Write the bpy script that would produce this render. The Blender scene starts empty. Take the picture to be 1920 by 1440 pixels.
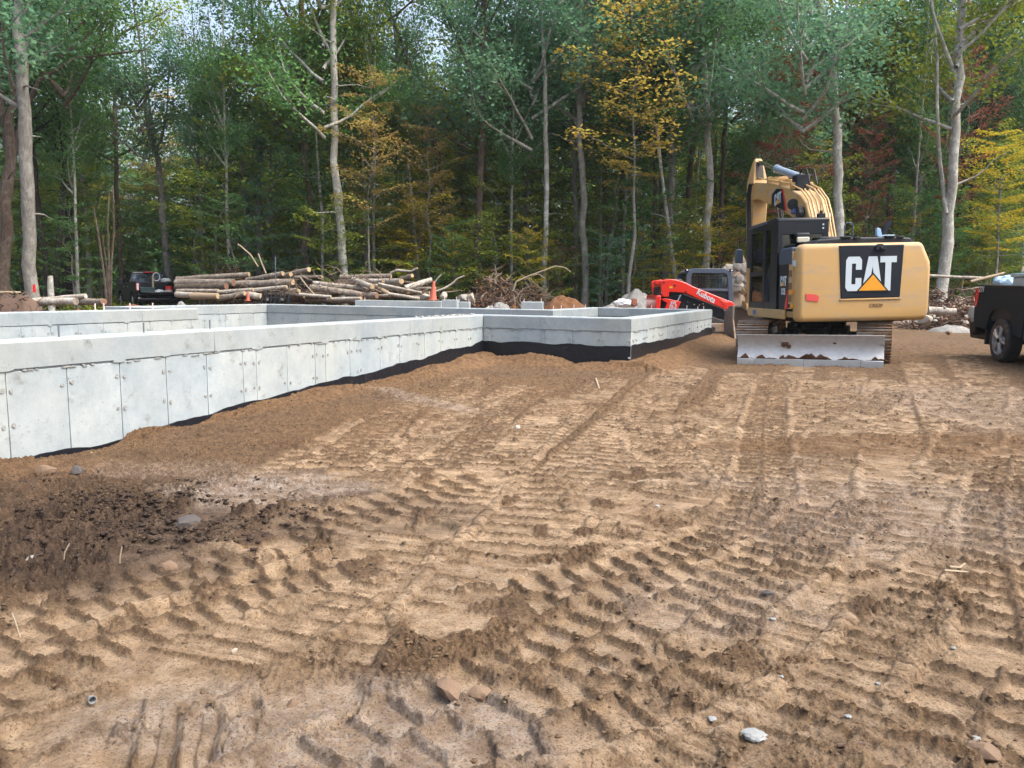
import bpy, bmesh, math, random
import numpy as np
from mathutils import Vector, Matrix
random.seed(11)
RNG = np.random.default_rng(11)
SC = bpy.context.scene
COL = SC.collection
R = math.radians
V3 = Vector

# ------------------------------------------------------------------ camera
CAM_H, PITCH, ROLL, FPX = 1.35, R(6.89), 0.010, 1442.0
_f = V3((0, math.cos(PITCH), -math.sin(PITCH)))
_r0 = V3((1, 0, 0)); _u0 = V3((0, math.sin(PITCH), math.cos(PITCH)))
_r = _r0 * math.cos(ROLL) + _u0 * math.sin(ROLL)
_u = _u0 * math.cos(ROLL) - _r0 * math.sin(ROLL)
cam_data = bpy.data.cameras.new('camera')
cam = bpy.data.objects.new('camera', cam_data)
COL.objects.link(cam)
M = Matrix((_r, _u, -_f)).transposed().to_4x4()
M.translation = V3((0, 0, CAM_H))
cam.matrix_world = M
cam_data.sensor_width = 36.0
cam_data.lens = 36.0 * FPX / 1920.0
cam_data.clip_start = 0.05
cam_data.clip_end = 900
SC.camera = cam
ORI = V3((0, 0, CAM_H))

def ray(px, py):
    return _f + _r * ((px - 960) / FPX) + _u * ((720 - py) / FPX)
def at_z(px, py, z=0.0):
    d = ray(px, py); t = (z - CAM_H) / d.z
    return ORI + d * t
def at_y(px, py, y):
    d = ray(px, py); return ORI + d * (y / d.y)

# ------------------------------------------------------------------ sky and sun
W = bpy.data.worlds.new('World'); SC.world = W; W.use_nodes = True
nt = W.node_tree
bg = nt.nodes['Background']
sky = nt.nodes.new('ShaderNodeTexSky')
sky.sky_type = 'NISHITA'; sky.sun_disc = False
SUN_EL, SUN_ROT = R(58), R(112)
sky.sun_elevation = SUN_EL; sky.sun_rotation = SUN_ROT
sky.air_density = 1.0; sky.dust_density = 7.0; sky.ozone_density = 1.0
hs = nt.nodes.new('ShaderNodeHueSaturation'); hs.inputs['Saturation'].default_value = 0.85   # thin even overcast
nt.links.new(sky.outputs[0], hs.inputs['Color']); nt.links.new(hs.outputs[0], bg.inputs[0])
bg.inputs[1].default_value = 0.15
sl = bpy.data.lights.new('sun', 'SUN'); sl.energy = 0.85; sl.angle = R(40); sl.color = (1.0, 0.95, 0.88)
so = bpy.data.objects.new('sun', sl); COL.objects.link(so)
_sd = V3((math.sin(SUN_ROT) * math.cos(SUN_EL), math.cos(SUN_ROT) * math.cos(SUN_EL), math.sin(SUN_EL)))
so.rotation_euler = _sd.to_track_quat('Z', 'Y').to_euler()
SC.view_settings.view_transform = 'Standard'
SC.view_settings.look = 'None'
SC.view_settings.exposure = 1.62
SC.view_settings.gamma = 1.0
try: SC.view_settings.use_curve_mapping = False
except Exception: pass
SC.cycles.max_bounces = 7
SC.cycles.diffuse_bounces = 3
SC.cycles.glossy_bounces = 2
SC.cycles.transmission_bounces = 5
SC.cycles.transparent_max_bounces = 6

# ------------------------------------------------------------------ materials
def hexc(r, g, b):
    f = lambda c: (c / 12.92) if c <= 0.04045 else ((c + 0.055) / 1.055) ** 2.4
    return (f(r / 255), f(g / 255), f(b / 255))
MATS = {}
def mk(name, col, rough=0.6, metal=0.0, var=0.18, scale=6.0, bump=0.0, bscale=40.0, dirt=None, coat=0.0, spec=0.5, smear=None, seams=None):
    """principled with noise colour variation, optional dirt (colour, threshold, scale) and bump"""
    col = tuple(c * .86 for c in col)
    m = bpy.data.materials.new(name); m.use_nodes = True
    n, l = m.node_tree.nodes, m.node_tree.links
    p = n['Principled BSDF']
    p.inputs['Roughness'].default_value = rough; p.inputs['Metallic'].default_value = metal
    p.inputs['Specular IOR Level'].default_value = spec
    if coat: p.inputs['Coat Weight'].default_value = coat; p.inputs['Coat Roughness'].default_value = 0.12
    tc = n.new('ShaderNodeTexCoord')
    nz = n.new('ShaderNodeTexNoise'); nz.inputs['Scale'].default_value = scale; nz.inputs['Detail'].default_value = 6
    nz.inputs['Roughness'].default_value = 0.65
    l.new(tc.outputs['Object'], nz.inputs['Vector'])
    mx = n.new('ShaderNodeMix'); mx.data_type = 'RGBA'
    a = [c * (1 - var) for c in col]; b = [min(1, c * (1 + var)) for c in col]
    mx.inputs[6].default_value = (*a, 1); mx.inputs[7].default_value = (*b, 1)
    l.new(nz.outputs['Fac'], mx.inputs[0])
    out = mx.outputs[2]
    if dirt:
        dc, th, ds = dirt
        n2 = n.new('ShaderNodeTexNoise'); n2.inputs['Scale'].default_value = ds; n2.inputs['Detail'].default_value = 8
        n2.inputs['Roughness'].default_value = 0.7
        if smear:
            mp = n.new('ShaderNodeMapping'); mp.inputs['Scale'].default_value = smear; l.new(tc.outputs['Object'], mp.inputs[0]); l.new(mp.outputs[0], n2.inputs['Vector'])
        else: l.new(tc.outputs['Object'], n2.inputs['Vector'])
        rp = n.new('ShaderNodeMapRange'); rp.inputs[1].default_value = th; rp.inputs[2].default_value = th + 0.12
        l.new(n2.outputs['Fac'], rp.inputs[0])
        m2 = n.new('ShaderNodeMix'); m2.data_type = 'RGBA'
        l.new(rp.outputs[0], m2.inputs[0]); l.new(out, m2.inputs[6]); m2.inputs[7].default_value = (*dc, 1)
        out = m2.outputs[2]
        rr = n.new('ShaderNodeMapRange'); rr.inputs[3].default_value = rough; rr.inputs[4].default_value = 0.9
        l.new(rp.outputs[0], rr.inputs[0]); l.new(rr.outputs[0], p.inputs['Roughness'])
    l.new(out, p.inputs['Base Color'])
    if bump:
        n3 = n.new('ShaderNodeTexNoise'); n3.inputs['Scale'].default_value = bscale; n3.inputs['Detail'].default_value = 7
        l.new(tc.outputs['Object'], n3.inputs['Vector'])
        bp = n.new('ShaderNodeBump'); bp.inputs['Strength'].default_value = bump; bp.inputs['Distance'].default_value = 0.02
        l.new(n3.outputs['Fac'], bp.inputs['Height']); l.new(bp.outputs[0], p.inputs['Normal'])
    MATS[name] = m
    return m

MUD = hexc(140, 108, 80)
MUDD = hexc(96, 70, 50)
mk('cat_yellow', hexc(188, 152, 96), 0.45, var=0.09, scale=2.5, dirt=(hexc(162, 140, 110), 0.50, 1.6), smear=(.8, .8, 3.2), bump=.04, bscale=6)
mk('cat_yellow_dirty', hexc(160, 128, 80), 0.55, var=0.12, scale=5, dirt=(hexc(150, 118, 82), 0.52, 4), bump=0.1)
mk('black_paint', hexc(22, 28, 36), 0.42, spec=.3, var=0.15, scale=4, dirt=(hexc(66, 66, 66), 0.66, 3))
mk('black_plastic', hexc(26, 32, 40), 0.6, spec=.3, var=0.2, scale=6, dirt=(hexc(84, 80, 74), 0.66, 3))
mk('black_decal', hexc(20, 28, 38), 0.55, var=0.08, scale=3, spec=.25)
mk('white_decal', hexc(190, 204, 212), 0.5, var=0.03)
mk('yellow_decal', hexc(222, 152, 24), 0.45, var=0.04)
mk('red_decal', hexc(206, 44, 44), 0.45, var=0.05)
mk('brown_decal', hexc(120, 90, 60), 0.6, var=0.1)
mk('blue_decal', hexc(84, 96, 150), 0.6, var=0.1)
mk('red_paint', hexc(214, 40, 24), 0.35, var=0.08, scale=3, dirt=(hexc(170, 62, 40), 0.68, 4), coat=0.3)
mk('grey_paint', hexc(62, 74, 92), 0.5, var=0.12, scale=4)
mk('steel_worn', hexc(184, 186, 186), 0.5, 0.25, var=0.32, scale=9, dirt=(hexc(104, 92, 84), 0.60, 7), bump=0.15, bscale=25)
mk('steel_edge', hexc(186, 194, 198), 0.35, 0.6, var=0.14, scale=8, dirt=(hexc(150, 132, 112), 0.70, 6))
mk('steel_track', hexc(142, 132, 122), 0.5, 0.5, var=0.3, scale=12, dirt=(hexc(134, 104, 78), 0.47, 5), bump=0.3)
mk('bucket_steel', hexc(132, 126, 120), 0.55, 0.3, var=0.25, scale=7, dirt=(hexc(136, 112, 88), 0.5, 5), bump=0.3)
mk('bucket_inside', hexc(76, 62, 50), 0.8, 0.0, var=0.25, scale=7, bump=0.4)
mk('dark_steel', hexc(46, 44, 44), 0.6, 0.4, var=0.25, scale=8, dirt=(hexc(96, 78, 60), 0.6, 5))
mk('chrome', hexc(220, 225, 230), 0.12, 1.0, var=0.05)
mk('alloy_rim', hexc(196, 202, 208), 0.25, 0.5, var=0.05)
mk('cylinder_tube', hexc(142, 160, 178), 0.38, 0.2, var=0.1, dirt=(hexc(110, 104, 96), 0.68, 6))
mk('rubber_hose', hexc(24, 26, 30), 0.6, var=0.1)
mk('tyre_rubber', hexc(48, 46, 46), 0.75, var=0.2, scale=8, dirt=(hexc(96, 84, 72), 0.56, 5))
mk('lamp_lens', hexc(196, 190, 170), 0.25, var=0.05)
mk('red_lens', hexc(196, 24, 30), 0.2, var=0.2, scale=20, coat=0.5)
mk('white_lens', hexc(228, 222, 224), 0.2, var=0.1)
mk('red_reflector', hexc(206, 70, 66), 0.5, var=0.12, dirt=(hexc(196, 120, 90), 0.6, 8))
mk('truck_paint', hexc(13, 30, 40), 0.45, 0.0, var=0.1, scale=3, spec=.10, dirt=(hexc(40, 42, 40), 0.72, 3))
mk('truck_black', hexc(7, 11, 18), 0.3, 0.0, var=0.1, scale=3, spec=.35, coat=0.25, dirt=(hexc(40, 40, 42), 0.70, 3))
mk('seat_grey', hexc(66, 70, 72), 0.8, var=0.2)
mk('plastic_red', hexc(222, 44, 40), 0.45, var=0.08)
mk('plastic_white', hexc(222, 226, 226), 0.5, var=0.06)
mk('plastic_green', hexc(66, 92, 96), 0.5, var=0.12)
mk('plastic_blue', hexc(152, 186, 214), 0.5, var=0.1)
mk('aluminium', hexc(176, 206, 226), 0.32, 0.5, var=0.08)
mk('cone_orange', hexc(172, 84, 62), 0.6, var=0.16, scale=5, dirt=(hexc(150, 84, 66), 0.6, 5))
mk('pallet_wood', hexc(176, 160, 132), 0.8, var=0.2, scale=12)
mk('rust_red', hexc(120, 66, 50), 0.8, var=0.25, scale=10)
mk('stripped_wood', hexc(146, 130, 108), 0.85, var=0.25, scale=8, bump=0.3)
mk('cut_wood', hexc(178, 154, 118), 0.8, var=0.2, scale=14, bump=0.2)
mk('cut_wood_red', hexc(126, 92, 72), 0.8, var=0.25, scale=14, bump=0.2)
mk('dead_twig', hexc(126, 110, 96), 0.85, var=0.3, scale=6)
mk('root_brown', hexc(92, 74, 62), 0.9, var=0.3, scale=6)
mk('dead_leaf', hexc(118, 84, 62), 0.85, var=0.35, scale=3)
mk('leaf_red_dead', hexc(96, 54, 46), 0.85, var=0.3, scale=3)
mk('paper_white', hexc(128, 132, 132), 0.8, var=0.25, scale=30, bump=0.4, bscale=30)
mk('bone_stick', hexc(150, 136, 114), 0.8, var=0.2, scale=20)
mk('rod_pink', hexc(214, 190, 184), 0.6, var=0.1)
mk('bolt_steel', hexc(120, 122, 128), 0.5, 0.5, var=0.2)
mk('tar', hexc(15, 19, 27), 0.42, var=0.25, scale=10, bump=0.5, bscale=14, spec=0.4, dirt=(hexc(48, 44, 42), .60, 5))
mk('house_red', hexc(170, 60, 52), 0.8, var=0.2)

def glass_mat(name, col, rough=0.03, alpha=0.35):
    m = bpy.data.materials.new(name); m.use_nodes = True
    n, l = m.node_tree.nodes, m.node_tree.links
    out = n['Material Output']
    gl = n.new('ShaderNodeBsdfGlossy'); gl.inputs['Roughness'].default_value = rough
    tr = n.new('ShaderNodeBsdfTransparent'); tr.inputs[0].default_value = (*col, 1)
    fr = n.new('ShaderNodeFresnel'); fr.inputs[0].default_value = 1.5
    ad = n.new('ShaderNodeMath'); ad.operation = 'ADD'; ad.inputs[1].default_value = alpha * 0.15; ad.use_clamp = True
    l.new(fr.outputs[0], ad.inputs[0])
    mx = n.new('ShaderNodeMixShader'); l.new(ad.outputs[0], mx.inputs[0])
    l.new(tr.outputs[0], mx.inputs[1]); l.new(gl.outputs[0], mx.inputs[2]); l.new(mx.outputs[0], out.inputs[0])
    MATS[name] = m; return m
glass_mat('cab_glass', (0.55, 0.62, 0.62))
mk('rear_glass', hexc(60, 72, 88), .06, .75, var=.02)
glass_mat('dark_glass', (0.05, 0.06, 0.07))

# ------------------------------------------------------------------ mesh helper
class MB:
    def __init__(s): s.v = []; s.f = []
    def add(s, vs, fs, mat=None):
        o = len(s.v)
        if mat is not None: vs = [mat @ V3(v) for v in vs]
        s.v += [tuple(v) for v in vs]; s.f += [tuple(i + o for i in f) for f in fs]
        return s
    def box(s, c, d, mat=None, rz=0, rx=0, ry=0):
        x, y, z = d[0] / 2, d[1] / 2, d[2] / 2
        vs = [V3(p) for p in ((-x, -y, -z), (x, -y, -z), (x, y, -z), (-x, y, -z), (-x, -y, z), (x, -y, z), (x, y, z), (-x, y, z))]
        m = Matrix.Translation(V3(c)) @ Matrix.Rotation(rz, 4, 'Z') @ Matrix.Rotation(ry, 4, 'Y') @ Matrix.Rotation(rx, 4, 'X')
        if mat is not None: m = mat @ m
        return s.add(vs, [(0, 3, 2, 1), (4, 5, 6, 7), (0, 1, 5, 4), (1, 2, 6, 5), (2, 3, 7, 6), (3, 0, 4, 7)], m)
    def bx(s, x0, x1, y0, y1, z0, z1, mat=None):
        return s.box(((x0 + x1) / 2, (y0 + y1) / 2, (z0 + z1) / 2), (x1 - x0, y1 - y0, z1 - z0), mat)
    def prism(s, prof, axis, a, b, mat=None, inset=None):
        """extrude a 2D profile along axis from a to b; profile coords are the two other axes in order"""
        def P(p, t):
            if axis == 'x': return (t, p[0], p[1])
            if axis == 'y': return (p[0], t, p[1])
            return (p[0], p[1], t)
        ar = sum(prof[i][0] * prof[(i + 1) % len(prof)][1] - prof[(i + 1) % len(prof)][0] * prof[i][1] for i in range(len(prof)))
        if (ar < 0) != (axis == 'y'): prof = prof[::-1]
        if a > b: a, b = b, a
        n = len(prof)
        vs = [P(p, a) for p in prof] + [P(p, b) for p in prof]
        fs = [tuple(reversed(range(n))), tuple(range(n, 2 * n))]
        fs += [(i, (i + 1) % n, n + (i + 1) % n, n + i) for i in range(n)]
        return s.add(vs, fs, mat)
    def loft(s, secs, mat=None, caps=True):
        n = len(secs[0]); vs = [p for q in secs for p in q]; fs = []
        for k in range(len(secs) - 1):
            for i in range(n):
                fs.append((k * n + i, k * n + (i + 1) % n, (k + 1) * n + (i + 1) % n, (k + 1) * n + i))
        if caps:
            fs.append(tuple(reversed(range(n)))); fs.append(tuple(range((len(secs) - 1) * n, len(secs) * n)))
        return s.add(vs, fs, mat)
    def tube(s, pts, rad, n=8, caps=True, mat=None):
        pts = [V3(p) for p in pts]
        if not hasattr(rad, '__len__'): rad = [rad] * len(pts)
        secs = []; ref = None
        for i, p in enumerate(pts):
            d = (pts[min(i + 1, len(pts) - 1)] - pts[max(i - 1, 0)])
            if d.length < 1e-9: d = V3((0, 0, 1))
            d.normalize()
            if ref is None:
                ref = V3((1, 0, 0)) if abs(d.x) < 0.8 else V3((0, 1, 0))
            a = (ref - d * ref.dot(d)).normalized(); b = d.cross(a); ref = a
            secs.append([p + (a * math.cos(2 * math.pi * k / n) + b * math.sin(2 * math.pi * k / n)) * rad[i] for k in range(n)])
        return s.loft(secs, mat, caps)
    def cyl(s, c, axis, r, h, n=20, r2=None, mat=None):
        c = V3(c); ax = V3({'x': (1, 0, 0), 'y': (0, 1, 0), 'z': (0, 0, 1)}[axis]) if isinstance(axis, str) else V3(axis).normalized()
        return s.tube([c - ax * h / 2, c + ax * h / 2], [r, r if r2 is None else r2], n, True, mat)
    def lathe(s, prof, c, axis='x', n=28, mat=None):
        """prof list of (radius, offset along axis)"""
        c = V3(c); vs = []; fs = []; m = len(prof)
        for k in range(n):
            a = 2 * math.pi * k / n; ca, sa = math.cos(a), math.sin(a)
            for (r, t) in prof:
                if axis == 'x': vs.append(c + V3((t, r * ca, r * sa)))
                elif axis == 'y': vs.append(c + V3((-r * ca, t, r * sa)))
                else: vs.append(c + V3((r * ca, r * sa, t)))
        for k in range(n):
            k2 = (k + 1) % n
            for i in range(m - 1):
                fs.append((k * m + i, k2 * m + i, k2 * m + i + 1, k * m + i + 1))
        return s.add(vs, fs, mat)
    def build(s, name, mat, parent=None, bevel=0.0, smooth=True, seg=2, angle=35):
        me = bpy.data.meshes.new(name); me.from_pydata(s.v, [], s.f); me.update()
        bm = bmesh.new(); bm.from_mesh(me); bmesh.ops.recalc_face_normals(bm, faces=bm.faces); bm.to_mesh(me); bm.free()
        o = bpy.data.objects.new(name, me); COL.objects.link(o)
        mats = mat if isinstance(mat, (list, tuple)) else [mat]
        for m in mats: me.materials.append(MATS[m] if isinstance(m, str) else m)
        if smooth:
            me.shade_smooth(); me.set_sharp_from_angle(angle=R(angle))
        if bevel:
            b = o.modifiers.new('bevel', 'BEVEL'); b.width = bevel; b.segments = seg; b.limit_method = 'ANGLE'; b.angle_limit = R(30)
            b.harden_normals = False
        if parent: o.parent = parent
        return o

def empty(name, loc=(0, 0, 0), rot=(0, 0, 0), label=None, cat=None, group=None):
    o = bpy.data.objects.new(name, None); COL.objects.link(o)
    o.location = loc; o.rotation_euler = rot; o.empty_display_size = 0.2
    return tag(o, label, cat, group)
def tag(o, label=None, cat=None, group=None, kind=None):
    if label: o['label'] = label
    if cat: o['category'] = cat
    if group: o['group'] = group
    if kind: o['kind'] = kind
    return o
def copy_tree(o, parent=None):
    c = o.copy(); COL.objects.link(c)
    if parent: c.parent = parent
    for ch in list(o.children): copy_tree(ch, c)
    return c
def text_mesh(s, txt, size, depth, mat=None, shear=0.0, bold=0.0, align='CENTER', sx=1.0):
    cu = bpy.data.curves.new('t', 'FONT'); cu.body = txt; cu.size = size; cu.extrude = depth; cu.align_x = align; cu.align_y = 'CENTER'
    cu.shear = shear; cu.offset = bold; cu.resolution_u = 3
    o = bpy.data.objects.new('t', cu); COL.objects.link(o)
    dg = bpy.context.evaluated_depsgraph_get(); me = bpy.data.meshes.new_from_object(o.evaluated_get(dg))
    vs = [(v.co.x * sx, v.co.y, v.co.z) for v in me.vertices]; fs = [tuple(p.vertices) for p in me.polygons]
    bpy.data.objects.remove(o); bpy.data.curves.remove(cu); bpy.data.meshes.remove(me)
    s.add(vs, fs, mat)

# ------------------------------------------------------------------ noise (numpy)
def _hash(ix, iy, seed):
    n = (ix.astype(np.int64) * 374761393 + iy.astype(np.int64) * 668265263 + seed * 144665) & 0x7fffffff
    n = ((n ^ (n >> 13)) * 1274126177) & 0x7fffffff
    return ((n ^ (n >> 16)) & 0xffff) / 65535.0
def vnoise(x, y, seed=0):
    ix, iy = np.floor(x), np.floor(y); fx, fy = x - ix, y - iy
    fx = fx * fx * fx * (fx * (fx * 6 - 15) + 10); fy = fy * fy * fy * (fy * (fy * 6 - 15) + 10)
    a, b = _hash(ix, iy, seed), _hash(ix + 1, iy, seed)
    c, d = _hash(ix, iy + 1, seed), _hash(ix + 1, iy + 1, seed)
    return (a + (b - a) * fx) * (1 - fy) + (c + (d - c) * fx) * fy
def fbm(x, y, oct=4, seed=0, gain=0.5):
    s = 0; a = 1; t = 0
    for k in range(oct):
        s = s + a * vnoise(x * 2 ** k + 17.3 * k, y * 2 ** k - 9.1 * k, seed + k); t += a; a *= gain
    return s / t
def sstep(a, b, x):
    t = np.clip((x - a) / (b - a), 0, 1); return t * t * (3 - 2 * t)
# ------------------------------------------------------------------ foundation layout (local frame: x = along e2, y = along e1)
ZT = 0.90
FA = R(23.5)
E1 = V3((math.sin(FA), math.cos(FA), 0)); E2 = V3((math.cos(FA), -math.sin(FA), 0))
P1 = at_z(905, 590, ZT); P1.z = 0
def to_loc(p):
    d = V3(p) - P1; return (d.dot(E2), d.dot(E1))
def to_wld(b, a, z=0.0):
    p = P1 + E2 * b + E1 * a; p.z = z; return p
LB = to_loc(at_z(1178, 597, ZT))[0]; LC = to_loc(at_z(1332, 580, ZT))[1]
AF, BE, BG, A7, BS, AL = 4.69, -0.35, -9.28, -0.28, -6.9, -15.0     # inner faces
TH = 0.25
OUT = [(0, AL), (0, 0), (LB, 0), (LB, LC), (BE - TH, LC), (BE - TH, AF + TH), (BG - TH, AF + TH), (BG - TH, A7 - TH), (BS - TH, A7 - TH), (BS - TH, AL)]
INN = [(-TH, AL + TH), (-TH, TH), (LB - TH, TH), (LB - TH, LC - TH), (BE, LC - TH), (BE, AF), (BG, AF), (BG, A7), (BS, A7), (BS, AL + TH)]
CEN = [((o[0] + i[0]) / 2, (o[1] + i[1]) / 2) for o, i in zip(OUT, INN)]
def inside_foundation(x, y):
    dx, dy = x - P1.x, y - P1.y
    b = dx * E2.x + dy * E2.y; a = dx * E1.x + dy * E1.y
    res = np.zeros(np.shape(b), bool); n = len(CEN)
    for i in range(n):
        (x1, y1), (x2, y2) = CEN[i], CEN[(i + 1) % n]
        if y1 == y2: continue
        c = ((y1 > a) != (y2 > a)) & (b < (x2 - x1) * (a - y1) / (y2 - y1) + x1)
        res ^= c
    return res
def on_wall_plane(px, py, wall, off):
    """hit of a view ray with a vertical plane parallel to a wall, 'off' metres in front: (along, z)"""
    d = ray(px, py)
    nrm, c0 = {'A': (E2, 0.0), 'B': (-E1, 0.0), 'C': (E2, LB)}[wall]
    t = ((P1 - ORI).dot(nrm) + c0 + off) / d.dot(nrm)
    p = ORI + d * t; b, a = to_loc(p)
    return (b if wall == 'B' else a, p.z)
CREST_A = [on_wall_plane(*q, 'A', 0.25) for q in [(-60, 850), (0, 842), (22, 857), (55, 850), (92, 854), (155, 852), (211, 841), (250, 817), (286, 794), (319, 787), (336, 789), (355, 800), (389, 789), (433, 765), (480, 752), (560, 733), (615, 716), (652, 711), (697, 713), (752, 697), (785, 692), (815, 679), (850, 676), (870, 668), (890, 656), (902, 657)]]
CREST_B = [on_wall_plane(*q, 'B', 0.25) for q in [(904, 658), (927, 667), (990, 661), (1042, 668), (1073, 679), (1120, 679), (1180, 682)]]
CREST_C = [on_wall_plane(*q, 'C', 0.25) for q in [(1186, 680), (1224, 667), (1250, 660), (1287, 647), (1332, 630)]]
TAR_A = [on_wall_plane(*q, 'A', 0.02) for q in [(40, 862), (92, 851), (178, 831), (261, 809), (346, 788), (422, 766), (522, 739), (652, 706), (737, 685), (770, 674), (815, 665), (902, 641)]]
TAR_B = [on_wall_plane(*q, 'B', 0.02) for q in [(907, 641), (980, 643), (1073, 645), (1120, 648), (1178, 649)]]
TAR_C = [on_wall_plane(*q, 'C', 0.02) for q in [(1182, 648), (1190, 644), (1215, 641), (1243, 637.5), (1290, 627), (1331, 615)]]

# ------------------------------------------------------------------ ground height and soil kinds
def terrain(x, y):
    """smooth grade, scalar or array, without tracks"""
    x = np.asarray(x, float); y = np.asarray(y, float)
    z = 0.45 * sstep(30, 46, y) + 1.2 * sstep(60, 140, y)
    z = z + np.clip((x - 4.2) * 0.030, 0, 0.24) * sstep(9, 12.5, y) * (1 - 0.5 * sstep(20, 30, y))
    z = z + (fbm(x * 0.22, y * 0.22, 3, 5) - 0.5) * 0.12 * sstep(2, 8, np.hypot(x, y))
    return z
def gz(x, y): return float(terrain(np.array([x]), np.array([y]))[0])

def build_ground():
    rr = [0.35, 0.8, 1.2, 1.6, 1.75]
    while rr[-1] < 165:
        r = rr[-1]
        if r < 6.5: dr = 0.0115
        elif r < 17: dr = 0.0115 + (r - 6.5) * 0.0022
        elif r < 45: dr = 0.035 + (r - 17) * 0.014
        else: dr = 0.4 + (r - 45) * 0.06
        rr.append(r + dr)
    rr = np.array(rr)
    fine = np.linspace(-43, 43, 760); coarse = np.arange(46, 314.1, 4.0)
    th = np.radians(np.concatenate([fine, coarse])); nt_, nr = len(th), len(rr)
    TH_, RR_ = np.meshgrid(th, rr)
    x = (np.sin(TH_) * RR_).ravel(); y = (np.cos(TH_) * RR_).ravel()
    ins = inside_foundation(x, y)
    z = terrain(x, y)
    press = np.zeros_like(x); rich = np.zeros_like(x); top = np.zeros_like(x); clay = np.zeros_like(x)
    near = 1 - sstep(14, 30, np.hypot(x, y))
    # crumbly loose soil
    wx = x + 0.05 * (vnoise(x * 6, y * 6, 90) - .5); wy = y + 0.05 * (vnoise(x * 6, y * 6, 91) - .5)
    n1 = fbm(wx * 3.2, wy * 3.2, 3, 20); n2 = fbm(wx * 14, wy * 14, 3, 30); n3 = 1 - np.abs(2 * fbm(wx * 24, wy * 24, 2, 40) - 1)
    n4 = vnoise(wx * 62, wy * 62, 44)
    n5 = 1 - np.abs(2 * fbm(wx * 45, wy * 45, 2, 46) - 1)
    crumb = (n1 - .5) * 0.022 + (n2 - .5) * 0.022 + (n3 - .6) * 0.016 + (n4 - .5) * 0.010 + (n5 - .6) * .014
    h = crumb * near
    brk = fbm(x * 5, y * 5, 4, 60)             # breaks up the prints

    def blob(px, py, rx, ry, rot=0.0, soft=0.35):
        c = at_z(px, py, 0); dx, dy = x - c.x, y - c.y
        u = (dx * math.cos(rot) + dy * math.sin(rot)) / rx; v = (-dx * math.sin(rot) + dy * math.cos(rot)) / ry
        d = np.sqrt(u * u + v * v) + (fbm(x * 2.2, y * 2.2, 4, 71) - .5) * 1.1
        return 1 - sstep(1 - soft, 1 + soft, d)

    # loose dark topsoil and pale clay patches
    top = np.maximum(top, blob(150, 1010, 0.95, 0.75)); top = np.maximum(top, 0.75 * blob(420, 985, 0.7, 0.45))
    top = np.maximum(top, 0.6 * blob(60, 960, 1.3, 0.8)); top = np.maximum(top, 0.5 * blob(760, 960, .6, .35))
    h = h + top * ((fbm(x * 9, y * 9, 3, 77) - .35) * 0.12 + (n3 - .6) * .05 + (n5 - .6) * .04) * (np.hypot(x, y) < 9)
    clay = np.maximum(clay, .9 * blob(500, 920, 0.6, 0.35, 0.25)); clay = np.maximum(clay, 0.35 * blob(330, 890, 0.9, 0.3))
    clay = np.maximum(clay, 0.8 * blob(700, 1380, 0.5, 0.3)); clay = np.maximum(clay, 0.6 * blob(350, 1340, .38, .2))
    clay = np.maximum(clay, 0.45 * blob(1700, 960, 1.2, 1.0)); clay = np.maximum(clay, 0.4 * blob(1350, 1130, .5, .35))
    clay = np.maximum(clay, 0.5 * blob(790, 745, 1.2, 0.25, -0.9)); clay = np.maximum(clay, .35 * blob(1850, 760, 1.5, 2.0))
    rich = np.maximum(rich, 0.9 * blob(1750, 830, 2.1, 0.55, 0.1)); rich = np.maximum(rich, 0.8 * blob(60, 890, 0.9, 0.45))
    rich = np.maximum(rich, 0.35 * blob(650, 790, 1.8, 1.0, 1.0)); rich = np.maximum(rich, 0.25 * blob(1250, 740, 3.0, 1.6))
    rich = np.maximum(rich, .35 * blob(1430, 960, .9, .5)); rich = np.maximum(rich, .4 * blob(900, 720, 3., 1.2))

    def stamp(pts, w, pitch, kind, depth, strength=1.0, seed=0):
        nonlocal h, press
        P = np.array([[*at_z(*p, 0).xy] for p in pts])
        # smooth resample
        t = np.concatenate([[0], np.cumsum(np.hypot(*np.diff(P, axis=0).T))])
        L = t[-1]; m = max(3, int(L / 0.3)); tt = np.linspace(0, L, m)
        Q = np.stack([np.interp(tt, t, P[:, 0]), np.interp(tt, t, P[:, 1])], 1)
        for _ in range(3): Q[1:-1] = (Q[:-2] + 2 * Q[1:-1] + Q[2:]) / 4
        lo, hi = Q.min(0) - w, Q.max(0) + w
        sel = np.nonzero((x > lo[0]) & (x < hi[0]) & (y > lo[1]) & (y < hi[1]))[0]
        if len(sel) == 0: return
        xs, ys = x[sel], y[sel]; best = np.full(len(sel), 9.0); S = np.zeros(len(sel)); D = np.zeros(len(sel)); acc = 0.0
        for k in range(m - 1):
            a, b = Q[k], Q[k + 1]; ab = b - a; l = np.hypot(*ab); e = ab / l
            near_ = np.abs(xs - a[0]) + np.abs(ys - a[1]) < w + l + .5
            px_, py_ = xs[near_] - a[0], ys[near_] - a[1]
            s = np.clip(px_ * e[0] + py_ * e[1], 0, l); d = np.hypot(px_ - s * e[0], py_ - s * e[1])
            side = np.sign(e[0] * py_ - e[1] * px_); idx = np.nonzero(near_)[0]; bt = d < best[idx]
            ii = idx[bt]; best[ii] = d[bt]; S[ii] = (acc + s)[bt]; D[ii] = (d * side)[bt]; acc += l
        ok = best < w * 0.5 + 0.16
        sel, S, D, best = sel[ok], S[ok], D[ok], best[ok]
        xs, ys = x[sel], y[sel]; bk = brk[sel]
        S = S + 0.02 * (vnoise(xs * 7, ys * 7, seed + 3) - .5); D2 = D + 0.03 * (vnoise(xs * 8, ys * 8, seed + 5) - .5)
        edge = 1 - sstep(w * .5 - .03, w * .5 + .025, np.abs(D2))
        pn = (fbm(xs * 18, ys * 18, 2, seed) - .5)
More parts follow.
